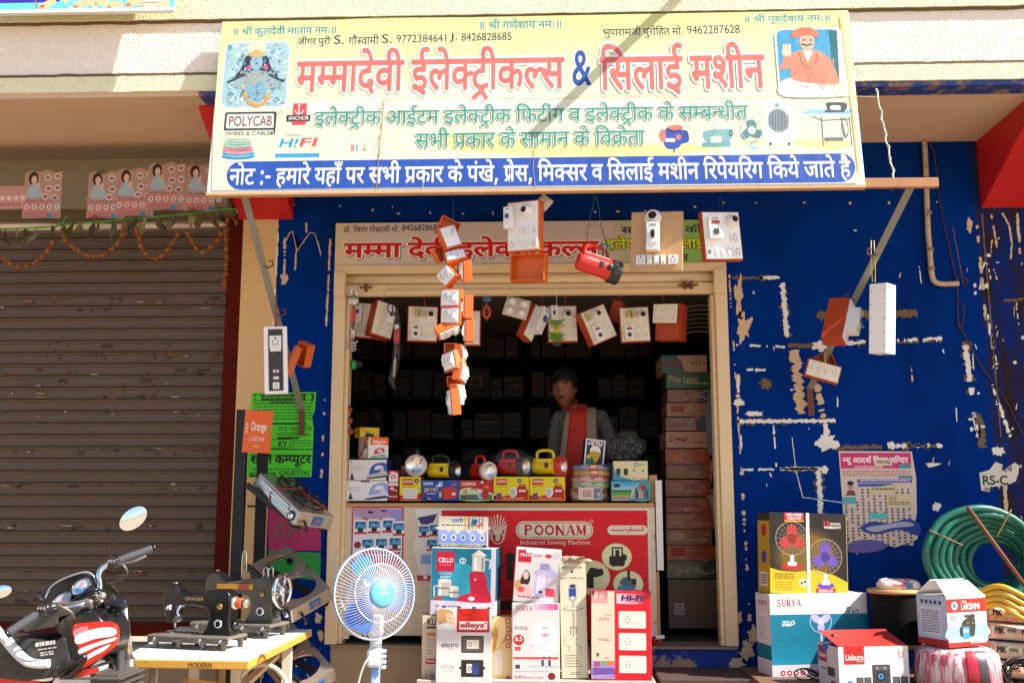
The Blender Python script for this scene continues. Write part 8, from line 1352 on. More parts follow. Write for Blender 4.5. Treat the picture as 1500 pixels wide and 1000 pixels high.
M_bag2 = mat('worn black leather', '#3d3936', .5, var=.35, scale=14, dirt='#8a7c70', dscale=9, dlo=.55, dhi=.8, bump=.5, bscale=22)
hull('tank_bag', [(52, 914), (66, 902), (96, 892), (124, 886), (138, 884), (128, 894), (104, 900), (100, 912), (70, 918), (56, 920)], ym-.115, ym+.1, M_bag2, .02)
m = MB(); m.tube(smoothpath([Q(-30, 890, ym-.15), Q(0, 925, ym-.155), Q(22, 952, ym-.16), Q(40, 968, ym-.16), Q(58, 972, ym-.155), Q(72, 971, ym-.15)]), [.02]*8+[.03]*12+[.028]*11, mat('silver grab rail', '#c4c4cc', .3, var=.05), 10, flat=.6); m.build('grab_rail', t)
hull('side_panel', [(-60, 972), (0, 970), (50, 980), (74, 980), (76, 998), (70, 1030), (-60, 1020)], ym-.12, ym+.12, M_mred, .02); hull('side_stripe', [(2, 979), (70, 985), (71, 997), (16, 990)], ym-.125, ym-.115, M_mwh, .001)
hull('side_cover', [(97, 983), (140, 974), (148, 992), (140, 1030), (96, 1030)], ym-.11, ym+.1, M_mwh, .015); hull('cover_stripe', [(100, 985), (138, 977), (142, 984), (102, 993)], ym-.114, ym-.1, M_mred, .001)
m = MB(); c = Q(150, 1010, ym); m.box((c.x, 0, c.z), (.22, .2, .16), M_eng)
for i in range(6): m.box((c.x, 0, c.z-.06+.025*i), (.26, .25, .008), M_eng)
m.build('engine', t, bevel=.01)
m = MB(); m.tube(smoothpath([Q(80, 985, ym-.13), Q(92, 976, ym-.15), Q(112, 968, ym-.15), Q(124, 962, ym-.14), Q(110, 982, ym-.13), Q(96, 990, ym-.13)]), .014, M_mbk, 8); m.build('petrol_hose', t)
# forks, front wheel, mudguard
yf_ = -1.72; wc = Q(166, 1080, yf_); ax = V((.9, .42, 0)).normalized(); dr = V((.42, -.9, 0)).normalized()
m = MB(); W = [wc+dr*(.285*cos(g))+V((0, 0, 1))*(.285*sin(g)) for g in [2*pi*i/40 for i in range(40)]]; m.tube(W, .042, mat('tyre rubber', '#1a1a1a', .8), 10, closed=True); wl = m.build('wheel', t)
m = MB(); m.tube([wc+dr*(.235*cos(g))+V((0, 0, 1))*(.235*sin(g)) for g in [2*pi*i/36 for i in range(36)]], .014, M_steel, 8, closed=True); [m.tube([wc, wc+dr*(.23*cos(g))+V((0, 0, 1))*(.23*sin(g))], .012, M_steel, 6) for g in [2*pi*i/5 for i in range(5)]]; m.build('rim', wl)
m = MB(); m.tube([wc+dr*(.345*cos(g))+V((0, 0, 1))*(.345*sin(g)) for g in [R(25+11*i) for i in range(13)]], .075, M_eng if 0 else mat('dusty dark mudguard', '#3c3a3c', .45, var=.3, dirt='#7a7068', dscale=5), 14, flat=.35, up=ax); m.build('mudguard', t)
for s in (-1, 1): m = MB(); a = Q(152, 882, yf_-.1)+ax*(.08*s); m.tube([a, a.lerp(wc+ax*(.09*s), .45)], .019, M_chrome, 12); m.tube([a.lerp(wc+ax*(.09*s), .42), wc+ax*(.09*s)], .026, M_eng, 12); m.build('fork_leg', t)
rc = Q(-150, 1100, ym); m = MB(); m.tube([rc+V((.28*cos(g), 0, .28*sin(g))) for g in [2*pi*i/36 for i in range(36)]], .05, mat('tyre rubber', '#1a1a1a'), 10, closed=True); m.lathe([(.22, -.02), (.22, .02), (.02, .05), (.02, -.05), (.22, -.02)], M_steel, Matrix.Translation(rc) @ Matrix.Rotation(pi/2, 4, 'X'), 30); m.build('wheel', t)
# bars, grips, mirrors, dials
yn, yw = -2.22, -1.85
m = MB(); m.tube(smoothpath([Q(96, 890, yn+.2), Q(80, 886, yn+.13), Q(70, 889, yn+.07), Q(58, 897, yn)]), .0125, M_chrome, 10); m.tube(smoothpath([Q(96, 890, yn+.2), Q(122, 884, yw-.14), Q(142, 876, yw-.06), Q(147, 858, yw-.03), Q(145, 842, yw-.02), Q(151, 830, yw-.01), Q(164, 824, yw), Q(176, 820, yw)]), .0125, M_chrome, 10); m.build('handlebar', t)
M_gripr = mat('grey ribbed rubber', '#4c4c52', .6, var=.3, scale=60)
for a, b in ((Q(58, 897, yn), Q(13, 926, yn-.05)), (Q(174, 821, yw), Q(224, 803, yw+.05))):
    m = MB(); n = 26; m.tube([a.lerp(b, i/n) for i in range(n+1)], [.0158+.0036*(i % 2) for i in range(n+1)], M_gripr, 14); m.tube([b, b+(b-a).normalized()*.012], .019, M_mbk, 12); m.build('grip', t)
    m = MB(); c = a+(a-b).normalized()*.02; m.tube([a.lerp(b, -.0), c, c+(a-b).normalized()*.02], [.024, .026, .02], M_mbk, 12); m.box(c+V((0, 0, .0)), (.035, .05, .045), mat('switch block', '#26262a', .4)); [m.box(c+V((-.012+.012*i, -.027, .008)), (.008, .006, .012), M_steel) for i in range(3)]; m.build('switch_block', t, bevel=.004)
for pts in ([Q(160, 824, yw-.03), Q(178, 826, yw-.06), Q(186, 838, yw-.05), Q(176, 848, yw-.03), Q(158, 856, yw)], [Q(100, 884, yn+.1), Q(84, 884, yn+.02), Q(104, 896, yn+.03), Q(108, 905, yn+.06)], [Q(172, 827, yw-.06), Q(195, 822, yw-.05), Q(214, 814, yw-.02)]): m = MB(); m.tube(smoothpath(pts), .006, M_eng, 7); m.build('lever', t)
for (c, rx, rz, an, st, y) in (((196, 759), 23, 14.5, 36, [(164, 818), (162, 801), (172, 788), (184, 772)], yw), ((2, 866), 17, 9, 12, [(62, 880), (50, 868), (30, 865), (12, 868)], yn+.03)):
    m = MB(); m.tube(smoothpath([Q(*q, y) for q in st]), .0055, M_mbk, 8); m.build('mirror_stem', t)
    cc = Q(*c, y); k = 1/ppm(c[0], c[1], y); el = lambda f, dy: [(cc.x+f*(rx*k*cos(g)*cos(R(an))-rz*k*sin(g)*sin(R(an))), dy, cc.z+f*(rx*k*cos(g)*sin(R(an))+rz*k*sin(g)*cos(R(an)))) for g in [2*pi*i/32 for i in range(32)]]
    yy = cc.y; n = 32; v = el(1, yy-.008)+el(1.04, yy)+el(.8, yy+.02)+el(.3, yy+.03); m = MB(); m.add(v, [(r_*n+i, r_*n+(i+1) % n, (r_+1)*n+(i+1) % n, (r_+1)*n+i) for r_ in range(3) for i in range(n)]+[list(range(3*n, 4*n))], M_mbk, None, True); sh_ = m.build('mirror', t)
    m = MB(); v = el(.97, yy-.006)+el(.5, yy-.0085)+el(0.02, yy-.009); m.add(v, [(r_*n+i, r_*n+(i+1) % n, (r_+1)*n+(i+1) % n, (r_+1)*n+i) for r_ in range(2) for i in range(n)], mat('mirror glass', '#e8eef4', .04, metal=1, var=.02, spec=.6), None, True); m.build('glass', sh_)
hull('dial_cowl', [(66, 876), (74, 860), (92, 848), (122, 838), (136, 842), (142, 856), (140, 876), (120, 872), (100, 882), (80, 884)], yw-.02, yw+.1, M_mbk, .02)
for c, r, blue in (((119, 858), 16, '#2f78b8'), ((91, 879), 17, '#5a8ab0')):
    k = 1/ppm(c[0], c[1], yw); X = Matrix.Translation(Q(*c, yw-.05)) @ Euler((R(52), 0, R(-22))).to_matrix().to_4x4(); dl = MB().lathe([(r*k, -.05), (r*k*1.02, 0), (r*k, .006), (r*k*.9, .004), (r*k*.88, -.004)], M_mbk, X, 26).build('dial', t)
    m = MB(); m.lathe([(r*k*.88, -.004), (0, -.0035)], mat('dial face '+blue, '#b8bcc4', .3), X, 24); m.lathe([(r*k*.7, -.0025), (r*k*.3, -.0025)], mat('dial arc '+blue, blue, .3), X, 16, R(200), R(350)); m.box((0, 0, 0), (.004, r*k*.8, .002), mat('dial needle', '#c83020', .4), X); m.build('dial_face', dl)
    MB().lathe([(r*k*.9, .004), (0, .01)], mat('clear lens', '#ffffff'), X, 20).build('dial_glass', dl)
m = MB(); m.tube(smoothpath([Q(*q, yw-.025) for q in ((66, 876), (74, 860), (92, 848), (122, 838), (136, 842), (142, 856))]), .0045, mat('dusty cowl edge highlight', '#8a8a90', .3), 7); m.tube(smoothpath([Q(*q, yw-.13) for q in ((88, 893), (104, 886), (122, 880), (140, 872), (150, 882))]), .009, M_steel, 8)  # first tube paints the cowl's dusty edge highlight in light grey
for q in ((150, 872), (132, 880), (106, 888)): m.ball(Q(*q, yw-.13), .016, M_steel, 10)
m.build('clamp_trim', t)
hull('headlight_cowl', [(138, 850), (152, 856), (164, 872), (164, 892), (150, 900), (138, 892)], yw-.02, yw+.14, M_mbk, .03)
m = MB(); m.tube([Q(150, 892, yw-.04), Q(166, 890, yw-.08)], .009, M_eng, 8); m.tube([Q(163, 891, yw-.08), Q(168, 889, yw-.085), Q(180, 884, yw-.09), Q(187, 880, yw-.095)], [.012, .026, .026, .012], mat('smoked indicator', '#1c1c24', .15), 14); m.build('indicator', t)
m = MB(); m.box(Q(118, 886, yw-.12), (.12, .06, .03), M_eng); m.tube([Q(100, 888, yw-.14), Q(136, 878, yw-.1)], .016, M_steel, 8); m.build('top_yoke', t, bevel=.006)
m = MB(); [m.tube(smoothpath([Q(100+6*i, 884, yw-.1), Q(128+4*i, 866+4*i, yw-.14), Q(150, 866+5*i, yw-.1), Q(150+3*i, 900, yw-.04)]), .005, M_mbk, 6) for i in range(3)]; m.build('cable', t)
# ================================================================ goods piled against the navy wall
yr = -.40; zp = P(1190, 988, yr).z; x0, x1 = P(1100, 990, yr).x, P(1700, 990, yr).x
t = empty('low_platform', (x0, -.6, 0)); tag(t, 'low brown wooden platform under the goods against the navy wall', 'platform'); M_pt = mat('worn brown plank', '#6a4a34', .75, var=.3, scale=8, stretch=(1, 8, 1))
for i in range(6): MB().box(((x1-x0)/2, -.36+.17*i-.08, zp-.02), (x1-x0, .16, .036), M_pt).build('plank', t, bevel=.004)
for x in (.06, (x1-x0)/2, x1-x0-.06):
    for y in (-.4, .4): MB().box((x, y, (zp-.04)/2), (.07, .07, zp-.045), M_pt).build('leg', t)
def q1(p):
    p.grad(1126, 751, 1245, 869, '#1c1712', '#241c14', 3); [p.E(1184, 815, 56-i*5, 44-i*4, c) for i, c in enumerate(('#2c2214', '#3c2e14', '#4e3c14', '#665012'))]
    p.G([(1126, 832), (1140, 836), (1165, 838), (1195, 834), (1225, 842), (1245, 852), (1245, 872), (1126, 868)], '#c2a21a')
    for x, y, r, c, c2, bx in ((1160, 789, 24, '#a8201c', '#7a1c1a', 0), (1211, 815, 25, '#5a3ca0', '#3c2c78', 1)):
        p.E(x, y, r+1.5, r+1.5, '#8a7a70', inner=.95); [p.E(x+r*.46*cos(R(g)), y-r*.46*sin(R(g)), r*.42, r*.34, c, a=g) for g in (90, 210, 330)]; [p.E(x, y, r*q, r*q, '#6a5a58', inner=.965) for q in (.55, .8)]; p.E(x, y, r*.28, r*.28, c2); p.R(x-3, y+r, x+3, y+r+14, '#c8bcc0'); p.E(x, y+r+17, 17-bx*4, 4.5, c); p.R(x-7, y+r+10, x+7, y+r+16, '#cfc6c8', 2)
        [p.L([(x+r*.3*cos(g), y+r*.3*sin(g)), (x+r*cos(g), y+r*sin(g))], .35, '#9a8a84') for g in [2*pi*i/20 for i in range(20)]]
    p.R(1149, 751, 1179, 763, '#b01420'); p.T('HIGH SPEED', 1152, 752, 1177, 756, '#e8dcd4', .04); p.T('TABLE FAN', 1153, 757.5, 1175, 761, '#e8dcd4', .04); p.R(1149, 762.5, 1179, 764, '#c8a01a'); p.T('12', 1210, 762, 1219, 768, '#c82028', .06); p.T('MONTHS', 1220, 764.5, 1236, 768, '#d8d0c4', .04); p.T('WARRANTY', 1210, 769.5, 1237, 773.5, '#d8d0c4', .05)
    p.dashes(1133, 840, 1163, 849, 3, '#5a4a14'); p.dashes(1133, 852, 1160, 866, 4, '#9a8018'); p.E(1176, 853, 6, 6, '#d8ccb0'); p.E(1174, 854, 2, 2, '#7a2a2a'); p.E(1179, 852, 2, 2, '#2a2a24'); p.R(1196, 861, 1226, 872, '#b01420'); p.T('REGULAR', 1200, 862.5, 1222, 866, '#e8dcd4', .04); p.T('TABLE FAN', 1199, 867, 1223, 870, '#e8dcd4', .04)
fb = carton('carton', 'black and yellow table fan carton with a white strap, on the teal fan carton', (1127, 752, 1246, 870), yr+.04, .17, '#b8981c', q1, side=lambda p: [p.R(0, 0, 100, 100, '#b08e18'), p.R(0, 0, 100, 10, '#241c14'), p.E(50, 22, 20, 8, '#a8201c'), p.E(50, 55, 20, 8, '#4a3890'), p.R(15, 74, 75, 92, '#cfc6b8'), p.dashes(22, 77, 70, 90, 4, '#3a3430')], rz=12, ry=1.5)
w_, h_ = fb['wh']; m = MB(); xs = -w_/2+w_*.485; m.box((xs, -.002, h_/2), (.018, .003, h_+.004), M_white); m.box((xs, .085, h_+.002), (.018, .176, .003), M_white); m.build('strap', fb)
def q2(p):
    p.R(1129, 868, 1279, 999, '#d4ccca'); serif(p, 'SURYA', 1139, 877, 1177, 887, '#a41422', 1.2); p.T('Rio', 1246, 889, 1266, 902, '#4a3a44', .01, shear=.25); p.dashes(1246, 903, 1267, 904.5, 1, '#8a7a84'); p.R(1129, 899, 1279, 972, '#0e6c84'); p.grad(1129, 938, 1279, 972, '#0e6c84', '#1580a0', 4); p.R(1129, 972, 1279, 999, '#c8bec8')
    p.T('HIGH', 1147, 908, 1158, 911, '#dce4e4', .06, shear=.2); p.T('SPEED', 1146, 912, 1162, 916, '#dce4e4', .06, shear=.2); p.E(1163, 911, 3, 3, '#dce4e4', inner=.6)
    p.E(1206, 910, 17, 17, '#a8b4cc', inner=.93); [p.E(1206+8*cos(R(g)), 910-8*sin(R(g)), 8, 5.6, '#b4a4cc', a=g) for g in (30, 150, 270)]; p.E(1206, 910, 4.5, 4.5, '#c8bcd8'); p.R(1204, 925, 1208, 972, '#a8a4c4'); p.G([(1190, 985), (1206, 976), (1226, 985), (1224, 992), (1192, 992)], '#a89cc8', True); [p.E(1145+i*10, 984, 4, 4, '#a4202c') for i in range(4)]; [p.E(1145+i*10, 984, 1.8, 1.8, '#d8c4c4') for i in range(4)]
carton('carton', 'large teal and white fan carton with red capitals, standing on the platform', (1129, 870, 1279, 990), yr, .2, '#c6bcba', q2, side=lambda p: [p.R(0, 0, 100, 100, '#c9c0c0'), p.T('SURYA', 20, 8, 80, 14, '#a41422', .05), p.R(10, 25, 70, 60, '#d8d2d0'), p.dashes(15, 28, 65, 58, 9, '#a09498'), p.R(0, 62, 100, 80, '#0e6c84')], rz=11)
def q3(p):
    p.R(1228, 946, 1336, 1010, '#d6d0cc'); p.R(1236, 946, 1268, 972, '#b8201c'); p.T('Lisburn', 1239, 957, 1266, 966, '#ece2dc', .02); p.dashes(1256, 967, 1266, 969, 1, '#ecd0cc'); p.T('feel', 1279, 958, 1287, 962, '#a8a4a4', 0); p.T('the Music', 1284, 962, 1301, 966, '#a8a4a4', 0); p.L([(1322, 952), (1322, 961), (1325, 964), (1328, 961), (1328, 955), (1325, 955)], 1.6, '#b8201c'); p.dashes(1320, 968, 1330, 970, 1, '#c8908c')
    p.R(1279, 973, 1307, 1010, '#3a3a3a', 2); p.R(1281, 975, 1305, 981, '#54504e', 2); p.E(1287, 978, 2, 2, '#8a8680'); p.E(1299, 978, 2, 2, '#8a8680'); p.E(1292, 990, 7, 7, '#222'); p.E(1292, 990, 4.4, 4.4, '#3a88b8'); p.E(1292, 990, 2, 2, '#14304c')
    for x in (1254, 1266, 1310, 1323): p.R(x, 991, x+11, 1010, '#44423f', 1); p.E(x+5.5, 996, 3.4, 3, '#6a6864'); p.E(x+5.5, 996, 1.4, 1.2, '#1a1a1a')
    p.R(1240, 996, 1248, 1004, '#2a78b8', 2)
lb_ = carton('carton', 'white speaker carton with red flap and red square, in front of the teal fan carton', (1228, 947, 1337, 1012), -.82, .24, '#cdc6c2', q3, side=lambda p: [p.R(0, 0, 100, 100, '#c8c0bc'), p.R(2, 5, 44, 42, '#a81c1c'), p.T('Lisburn', 6, 20, 40, 32, '#e4d4d0', .06), p.R(45, 50, 80, 70, '#3a3632'), p.dashes(10, 55, 40, 62, 1, '#4a4642'), p.R(60, 80, 85, 100, '#5a2a28')], top=lambda p: [p.R(0, 0, 100, 100, '#a82420'), p.T('Lisburn', 30, 50, 70, 80, '#d8a8a4', .05)], rz=10)
m = MB(); w_, h_ = lb_['wh']; q = Matrix.Translation((0, 0, h_)) @ Matrix.Rotation(R(14), 4, 'X'); m.box((0, .12, .002), (w_*.98, .23, .003), mat('red card flap', '#b02a24', .5), q); m.build('flap', lb_)
o = MB(); c = P(1222, 945, -.7); o.lathe([(.05, -.03), (.062, 0), (.06, .01), (.02, .016), (.012, .02), (.012, .05), (0, .05)], mat('blue kettle lid', '#1f5aa8', .3), None, 24); m2 = o.build('blue_lid', None, c); tag(m2, 'blue lid with a black knob standing behind the speaker carton', 'lid'); MB().lathe([(.012, .05), (.013, .02), (.015, .055), (0, .06)], M_black, None, 12).build('knob', m2)
# cable drum, wrapped roll, pump carton, pink bundle
yd = -.42; c = P(1316, 945, yd); k = 1/ppm(1316, 900, yd); r = 40*k; t = empty('cable_drum', c); tag(t, 'dark cable drum with plywood flanges between the fan cartons and the pump carton', 'cable drum'); hd_ = P(1316, 862, yd).z-c.z
m = MB(); n = 40; m.lathe([(0, .02)]+[(r*.9+.003*(i % 2), .02+(hd_-.04)*i/n) for i in range(n+1)]+[(0, hd_-.02)], mat('black cable wound', '#0e0a08', .75, var=.4, scale=30, spec=.15), None, 36); m.build('cable', t)
for z in (0, hd_-.02): MB().lathe([(0, z), (r, z), (r, z+.018), (0, z+.018)], M_wood, None, 36).build('flange', t)
o = MB(); a, b = P(1284, 855, yd), P(1348, 858, yd); pts = [a.lerp(b, i/14) for i in range(15)]; o.tube(pts, [.01, .03]+[.036]*11+[.03, .012], mat('printed film roll', '#cdbfb8', .3, var=.2, scale=14, dirt='#a8403c', dscale=14, dlo=.56, dhi=.6), 16); o.v = [tuple(V(q)+V((0, 0, 1))*.006*noise.noise(V(q)*40)) for q in o.v]; o = o.build('cable_roll'); tag(o, 'white printed cable roll in film lying on top of the dark drum', 'cable coil'); p = Print((0, 0, 50, 12), .12, .03); p.R(32, 0, 48, 12, '#3a6a9c'); p.T('ROUND', 4, 2, 28, 9, '#a02a2c', .04); p.build(o, Matrix.Translation((a.x+.07, a.y-.0375, a.z-.02)), 'label_sleeve')
def q4(p):
    p.R(1384, 871, 1455, 946, '#d8d4d2'); p.R(1384, 876, 1455, 896, '#b42a1e'); p.E(1398, 886, 5.4, 6, '#d8dce0'); p.E(1398, 886, 3.2, 3.6, '#3a78a8'); p.T('Varna', 1411, 878, 1420, 882, '#e8d8d0', .02); p.T('LAKSHMI', 1410, 883, 1443, 892.5, '#ece4de', .03); p.E(1394, 904, 4, 3.4, '#2a5a9c', inner=.5); p.E(1443, 902, 3, 3.6, '#b8c8b4', inner=.7)
    p.G([(1384, 918), (1398, 914), (1420, 922), (1440, 912), (1455, 918), (1455, 932), (1384, 934)], '#8ab4cc', True); p.G([(1408, 918), (1412, 908), (1430, 902), (1434, 912), (1432, 926), (1428, 932), (1412, 930)], '#3a362f', True); p.R(1414, 900, 1434, 904, '#3a362f'); p.R(1426, 899, 1432, 908, '#3a362f'); p.E(1420, 912, 1.4, 1.4, '#8a7a4a'); p.E(1429, 912, 1.4, 1.4, '#8a7a4a'); p.E(1408, 924, 4, 8, '#34302c'); p.R(1410, 917, 1422, 935, '#3a88b8', 1); p.R(1412, 921, 1420, 925, '#d8dce0')
    p.R(1384, 939, 1455, 946, '#b42a1e'); p.dashes(1424, 940, 1452, 943, 1, '#e0c8c0')
pc_ = carton('carton', 'white and red pump carton with an open flap, sitting on the pink bundle', (1384, 872, 1454, 946), -.8, .2, '#cfc9c8', q4, side=lambda p: [p.R(0, 0, 100, 100, '#a8b8cc'), p.R(10, 22, 80, 80, '#c4c8d0'), p.dashes(15, 30, 75, 76, 9, '#6a7488'), [p.R(14+i*15, 10, 23+i*15, 17, '#3a3c44') for i in range(5)], p.R(0, 86, 100, 100, '#a4281e')], rz=26)
w_, h_ = pc_['wh']; m = MB(); m.add([(-w_/2, 0, h_), (w_/2, 0, h_), (w_/2-.02, .085, h_+.07), (-w_/2+.03, .085, h_+.07)], [(0, 1, 2, 3)], M_white); m.add([(-w_/2, .2, h_), (w_/2, .2, h_), (w_/2-.03, .1, h_+.075), (-w_/2, .1, h_+.075)], [(0, 1, 2, 3)], M_white); f_ = m.build('flap', pc_); s_ = f_.modifiers.new('thick', 'SOLIDIFY'); s_.thickness = .003
c = P(1400, 946, -.74); r = 60/ppm(1400, 970, -.74); M_pk = mat('pink and white strands', '#e0d4d2', .35, var=.1, scale=5, dirt='#c0485c', dscale=7, dlo=.44, dhi=.56, stretch=(6, 6, .35)); m = MB(); m.lathe([(.0, 0), (r*.8, -.004), (r*.95, -.03), (r, -.09), (r*1.03, -.2), (r*1.02, c.z*-1+zp)], M_pk, None, 40); m.v = [tuple(V(q)*(1+.03*noise.noise(V(q)*12))) for q in m.v]; o = m.build('wire_bundle', None, c); tag(o, 'pink and white bundle of wire coils in shiny film under the pump carton', 'wire bundle')
for a_, c_, n_ in ((2.72, '#a8182c', 'red_band'), (2.98, '#3a3438', 'dark_band')):
    m = MB(); m.lathe([(r*.82, .0), (r*.98, -.028), (r*1.03, -.09), (r*1.06, -.2), (r*1.05, -c.z+zp)], mat(n_, c_, .3, var=.2), None, 6, a_+pi/2+.3, a_+pi/2+.55); m.build(n_, o)
# green hose coil and its rod, yellow hose, wrapped pipe rolls, loose wire
ch = P(1426, 812, -.36); k = 1/ppm(1426, 812, -.36); M_hose = mat('green ribbed hose', '#045a48', .4, var=.12, scale=30); pts = []; n = 84
for j in range(7*n+1):
    g = 2*pi*j/n; lp = j/n; rr = (86-6.9*lp+3*noise.noise(V((cos(g)*1.5, sin(g)*1.5, lp*.8))))*k; tw = -.10+.03*lp+.03*noise.noise(V((cos(g), sin(g), lp*1.3))); pts.append((rr*cos(g)*1.0+10*k*lp*.6, tw+.03*cos(g), rr*.80*sin(g)-2.2*k*lp))
m = MB(); m.tube(pts, [.0225-.0016*(q % 2) for q in range(len(pts))], M_hose, 9); 
m2_ = [V(q) for q in pts]; o = m.build('green_hose', None, ch); tag(o, 'big coil of green ribbed hose leaning on the navy wall', 'hose')
m = MB()
for a_, b_ in ((150, 170), (64, 72)):
    g0 = R(a_); m.tube([(rr*k*cos(g0)+4*k, -.135+.0*rr, rr*k*.8*sin(g0)) for rr in range(38, 94, 6)], .004, mat('binding string', '#8a6a3a', .8), 6)
m.build('binding', o)
o = MB(); a, b = P(1417, 742, -.55), P(1512, 872, -.62); o.tube([a, b], .012, M_rust, 10); tag(o.build('rusty_rod'), 'rusty iron rod leaning across the green hose coil', 'rod')
m = MB(); M_yh = mat('yellow hose', '#c89818', .35, var=.1)
for i in range(4): m.tube(smoothpath([P(1436-i*3, 866+i*9, -.6), P(1462, 858+i*9, -.66), P(1490, 868+i*11, -.68), P(1530, 892+i*11, -.66), P(1580, 930+i*10, -.6)]), .015, M_yh, 10)
tag(m.build('yellow_hose'), 'yellow hose lying over the wrapped pipe rolls at the picture edge', 'hose')
for i, (y, n_) in enumerate(((896, 'topmost'), (922, 'second'), (950, 'third'), (978, 'lowest'))):
    a, b = P(1444+i*3, y, -.6), P(1640, y+14, -.5); L_ = (b-a).length; o = MB(); o.tube([a.lerp(b, j/20) for j in range(21)], .044, mat('film over pipe', '#cdb89a', .25, var=.2, scale=12, dirt='#b8641c', dscale=5, dlo=.5, dhi=.62), 16); o = o.build('pipe_roll'); tag(o, n_+' of the printed film pipe rolls behind the pump carton', 'pipe roll', 'wrapped pipe rolls')
    p = Print((0, 0, 100, 20), .3, .06); p.T('MK', 2, 2, 20, 14, '#1a1816', .08, shear=.1); p.T('PIPE', 26, 5, 42, 12, '#3a302a', .03); p.T('MK', 52, 4, 68, 14, '#1a1816', .08); p.T('MK', 80, 4, 96, 14, '#1a1816', .08)
    an = atan2(-(b.z-a.z), b.x-a.x); p.build(o, Matrix.Translation(a+V((.01, -.046, -.028))) @ Matrix.Rotation(an, 4, 'Y') @ Matrix.Rotation(atan2(b.y-a.y, b.x-a.x), 4, 'Z'), 'lettering')
o = MB(); c = P(1488, 982, -.82)
for i in range(16): rr = rnd.uniform(.05, .1); ph = rnd.uniform(0, 6); o.tube([c+V((rr*cos(g+ph)+rnd.uniform(-.01, .01)+.02, .03*sin(g*2+i), rr*.9*sin(g+ph)-.02)) for g in [2*pi*j/18 for j in range(18)]], .005, mat('dark wire', '#2a1c18' if i % 2 else '#2a1c18', .5), 5, closed=True)
tag(o.build('wire_tangle'), 'tangle of dark brown wire at the edge beside the pink bundle', 'wire')
o = MB(); c = P(1180, 990, -.55); [o.tube([c+V((.06*cos(g+i)+.03*i, -.02*i, .03*sin(g*1.0)+.012)) for g in [2*pi*j/14 for j in range(14)]], .004, M_black, 5, closed=True) for i in range(3)]; tag(o.build('black_wire'), 'small loops of black wire in front of the teal fan carton', 'wire')
# ================================================================ posters, garland, pipe
def q5(p):
    p.R(1238, 663, 1342, 686, '#c42a6a'); p.D('new', 1241, 667, 1338, 681, '#e8dcd8', .03); p.R(1288, 672, 1314, 682, '#cfc0a4'); p.D('nek', 1291, 674, 1311, 680, '#3a3430', .03); p.D('sub', 1258, 681, 1300, 686, '#e4d0d0', .01); p.R(1324, 680, 1342, 686, '#2a8a98'); p.dashes(1240, 689, 1340, 699, 3, '#b06a74'); p.R(1322, 697, 1343, 701, '#2a8a98'); p.R(1261, 702, 1342, 707, '#5a4a9c'); p.dashes(1266, 703, 1338, 706, 1, '#d8c8d8'); p.R(1262, 708, 1314, 713, '#3a5a9c')
    def face(x, y, s): p.R(x-3.2*s, y-4*s, x+3.2*s, y+4.5*s, '#c8b8b0'); p.E(x, y-.6*s, 1.7*s, 2.2*s, '#b88a6c', 10); p.E(x, y-2.3*s, 1.9*s, 1.3*s, '#2c2220', 10); p.G([(x-3*s, y+4.4*s), (x-1.6*s, y+1.6*s), (x+1.6*s, y+1.6*s), (x+3*s, y+4.4*s)], rnd.choice(['#4a4a6c', '#7a3a3a', '#c8c0b8', '#3a5a5a']))
    face(1251, 714, 2.7)
    for r_ in range(9):
        for c_ in range(12 if r_ > 1 else 9): face((1243 if r_ > 1 else 1268)+c_*8.4, 719+r_*9.4, .9)
    for y in (731, 746, 765): p.dashes(1242, y-7+8, 1342, y+2, 1, '#a84a54')
    p.R(1238, 728, 1258, 738, '#4aa0a8'); p.R(1276, 751, 1302, 760, '#5ab0b0'); p.G([(1296, 748), (1304, 755), (1296, 762)], '#5ab0b0'); p.G([(1278, 716), (1320, 708), (1322, 718), (1280, 726)], '#c8b48c'); p.dashes(1282, 715, 1316, 719, 1, '#4a4034'); p.R(1303, 724, 1342, 742, '#cbb890'); p.T('CCA', 1306, 727, 1318, 733, '#4a4034', .03); p.dashes(1306, 735, 1338, 740, 2, '#6a5a44')
    p.G([(1262, 772), (1280, 764), (1305, 766), (1332, 760), (1349, 768), (1346, 784), (1318, 776), (1290, 782), (1270, 780)], '#2c3f88', True); p.G([(1270, 773), (1300, 768), (1330, 764), (1340, 770), (1310, 773), (1284, 779)], '#a8a4b8', True); p.G([(1244, 796), (1266, 790), (1290, 792), (1300, 800), (1280, 808), (1244, 808)], '#5a5494', True)
poster('school_poster', 'faded pink and white school results poster half torn off the navy wall', (1236, 660, 1348, 806), -.0045, q5, [(1236, 660), (1344, 661), (1348, 700), (1346, 750), (1343, 764), (1349, 772), (1344, 790), (1312, 801), (1290, 796), (1262, 806), (1247, 802), (1246, 790), (1239, 784)], '#cbb8a6')
def q6(p): p.T('RS-C', 1441, 696, 1478, 710, '#2a2624', .06); p.D('ev', 1470, 682, 1486, 692, '#2a2624', .02); p.D('box', 1442, 712, 1456, 719, '#3a3430', .02)
poster('torn_notice', 'torn white notice lettered in heavy black near the picture edge', (1430, 674, 1500, 725), -.005, q6, [(1437, 692), (1452, 688), (1462, 676), (1472, 680), (1470, 690), (1490, 677), (1497, 682), (1490, 704), (1482, 708), (1468, 711), (1452, 713), (1450, 720), (1438, 718)], '#c8c0b0')
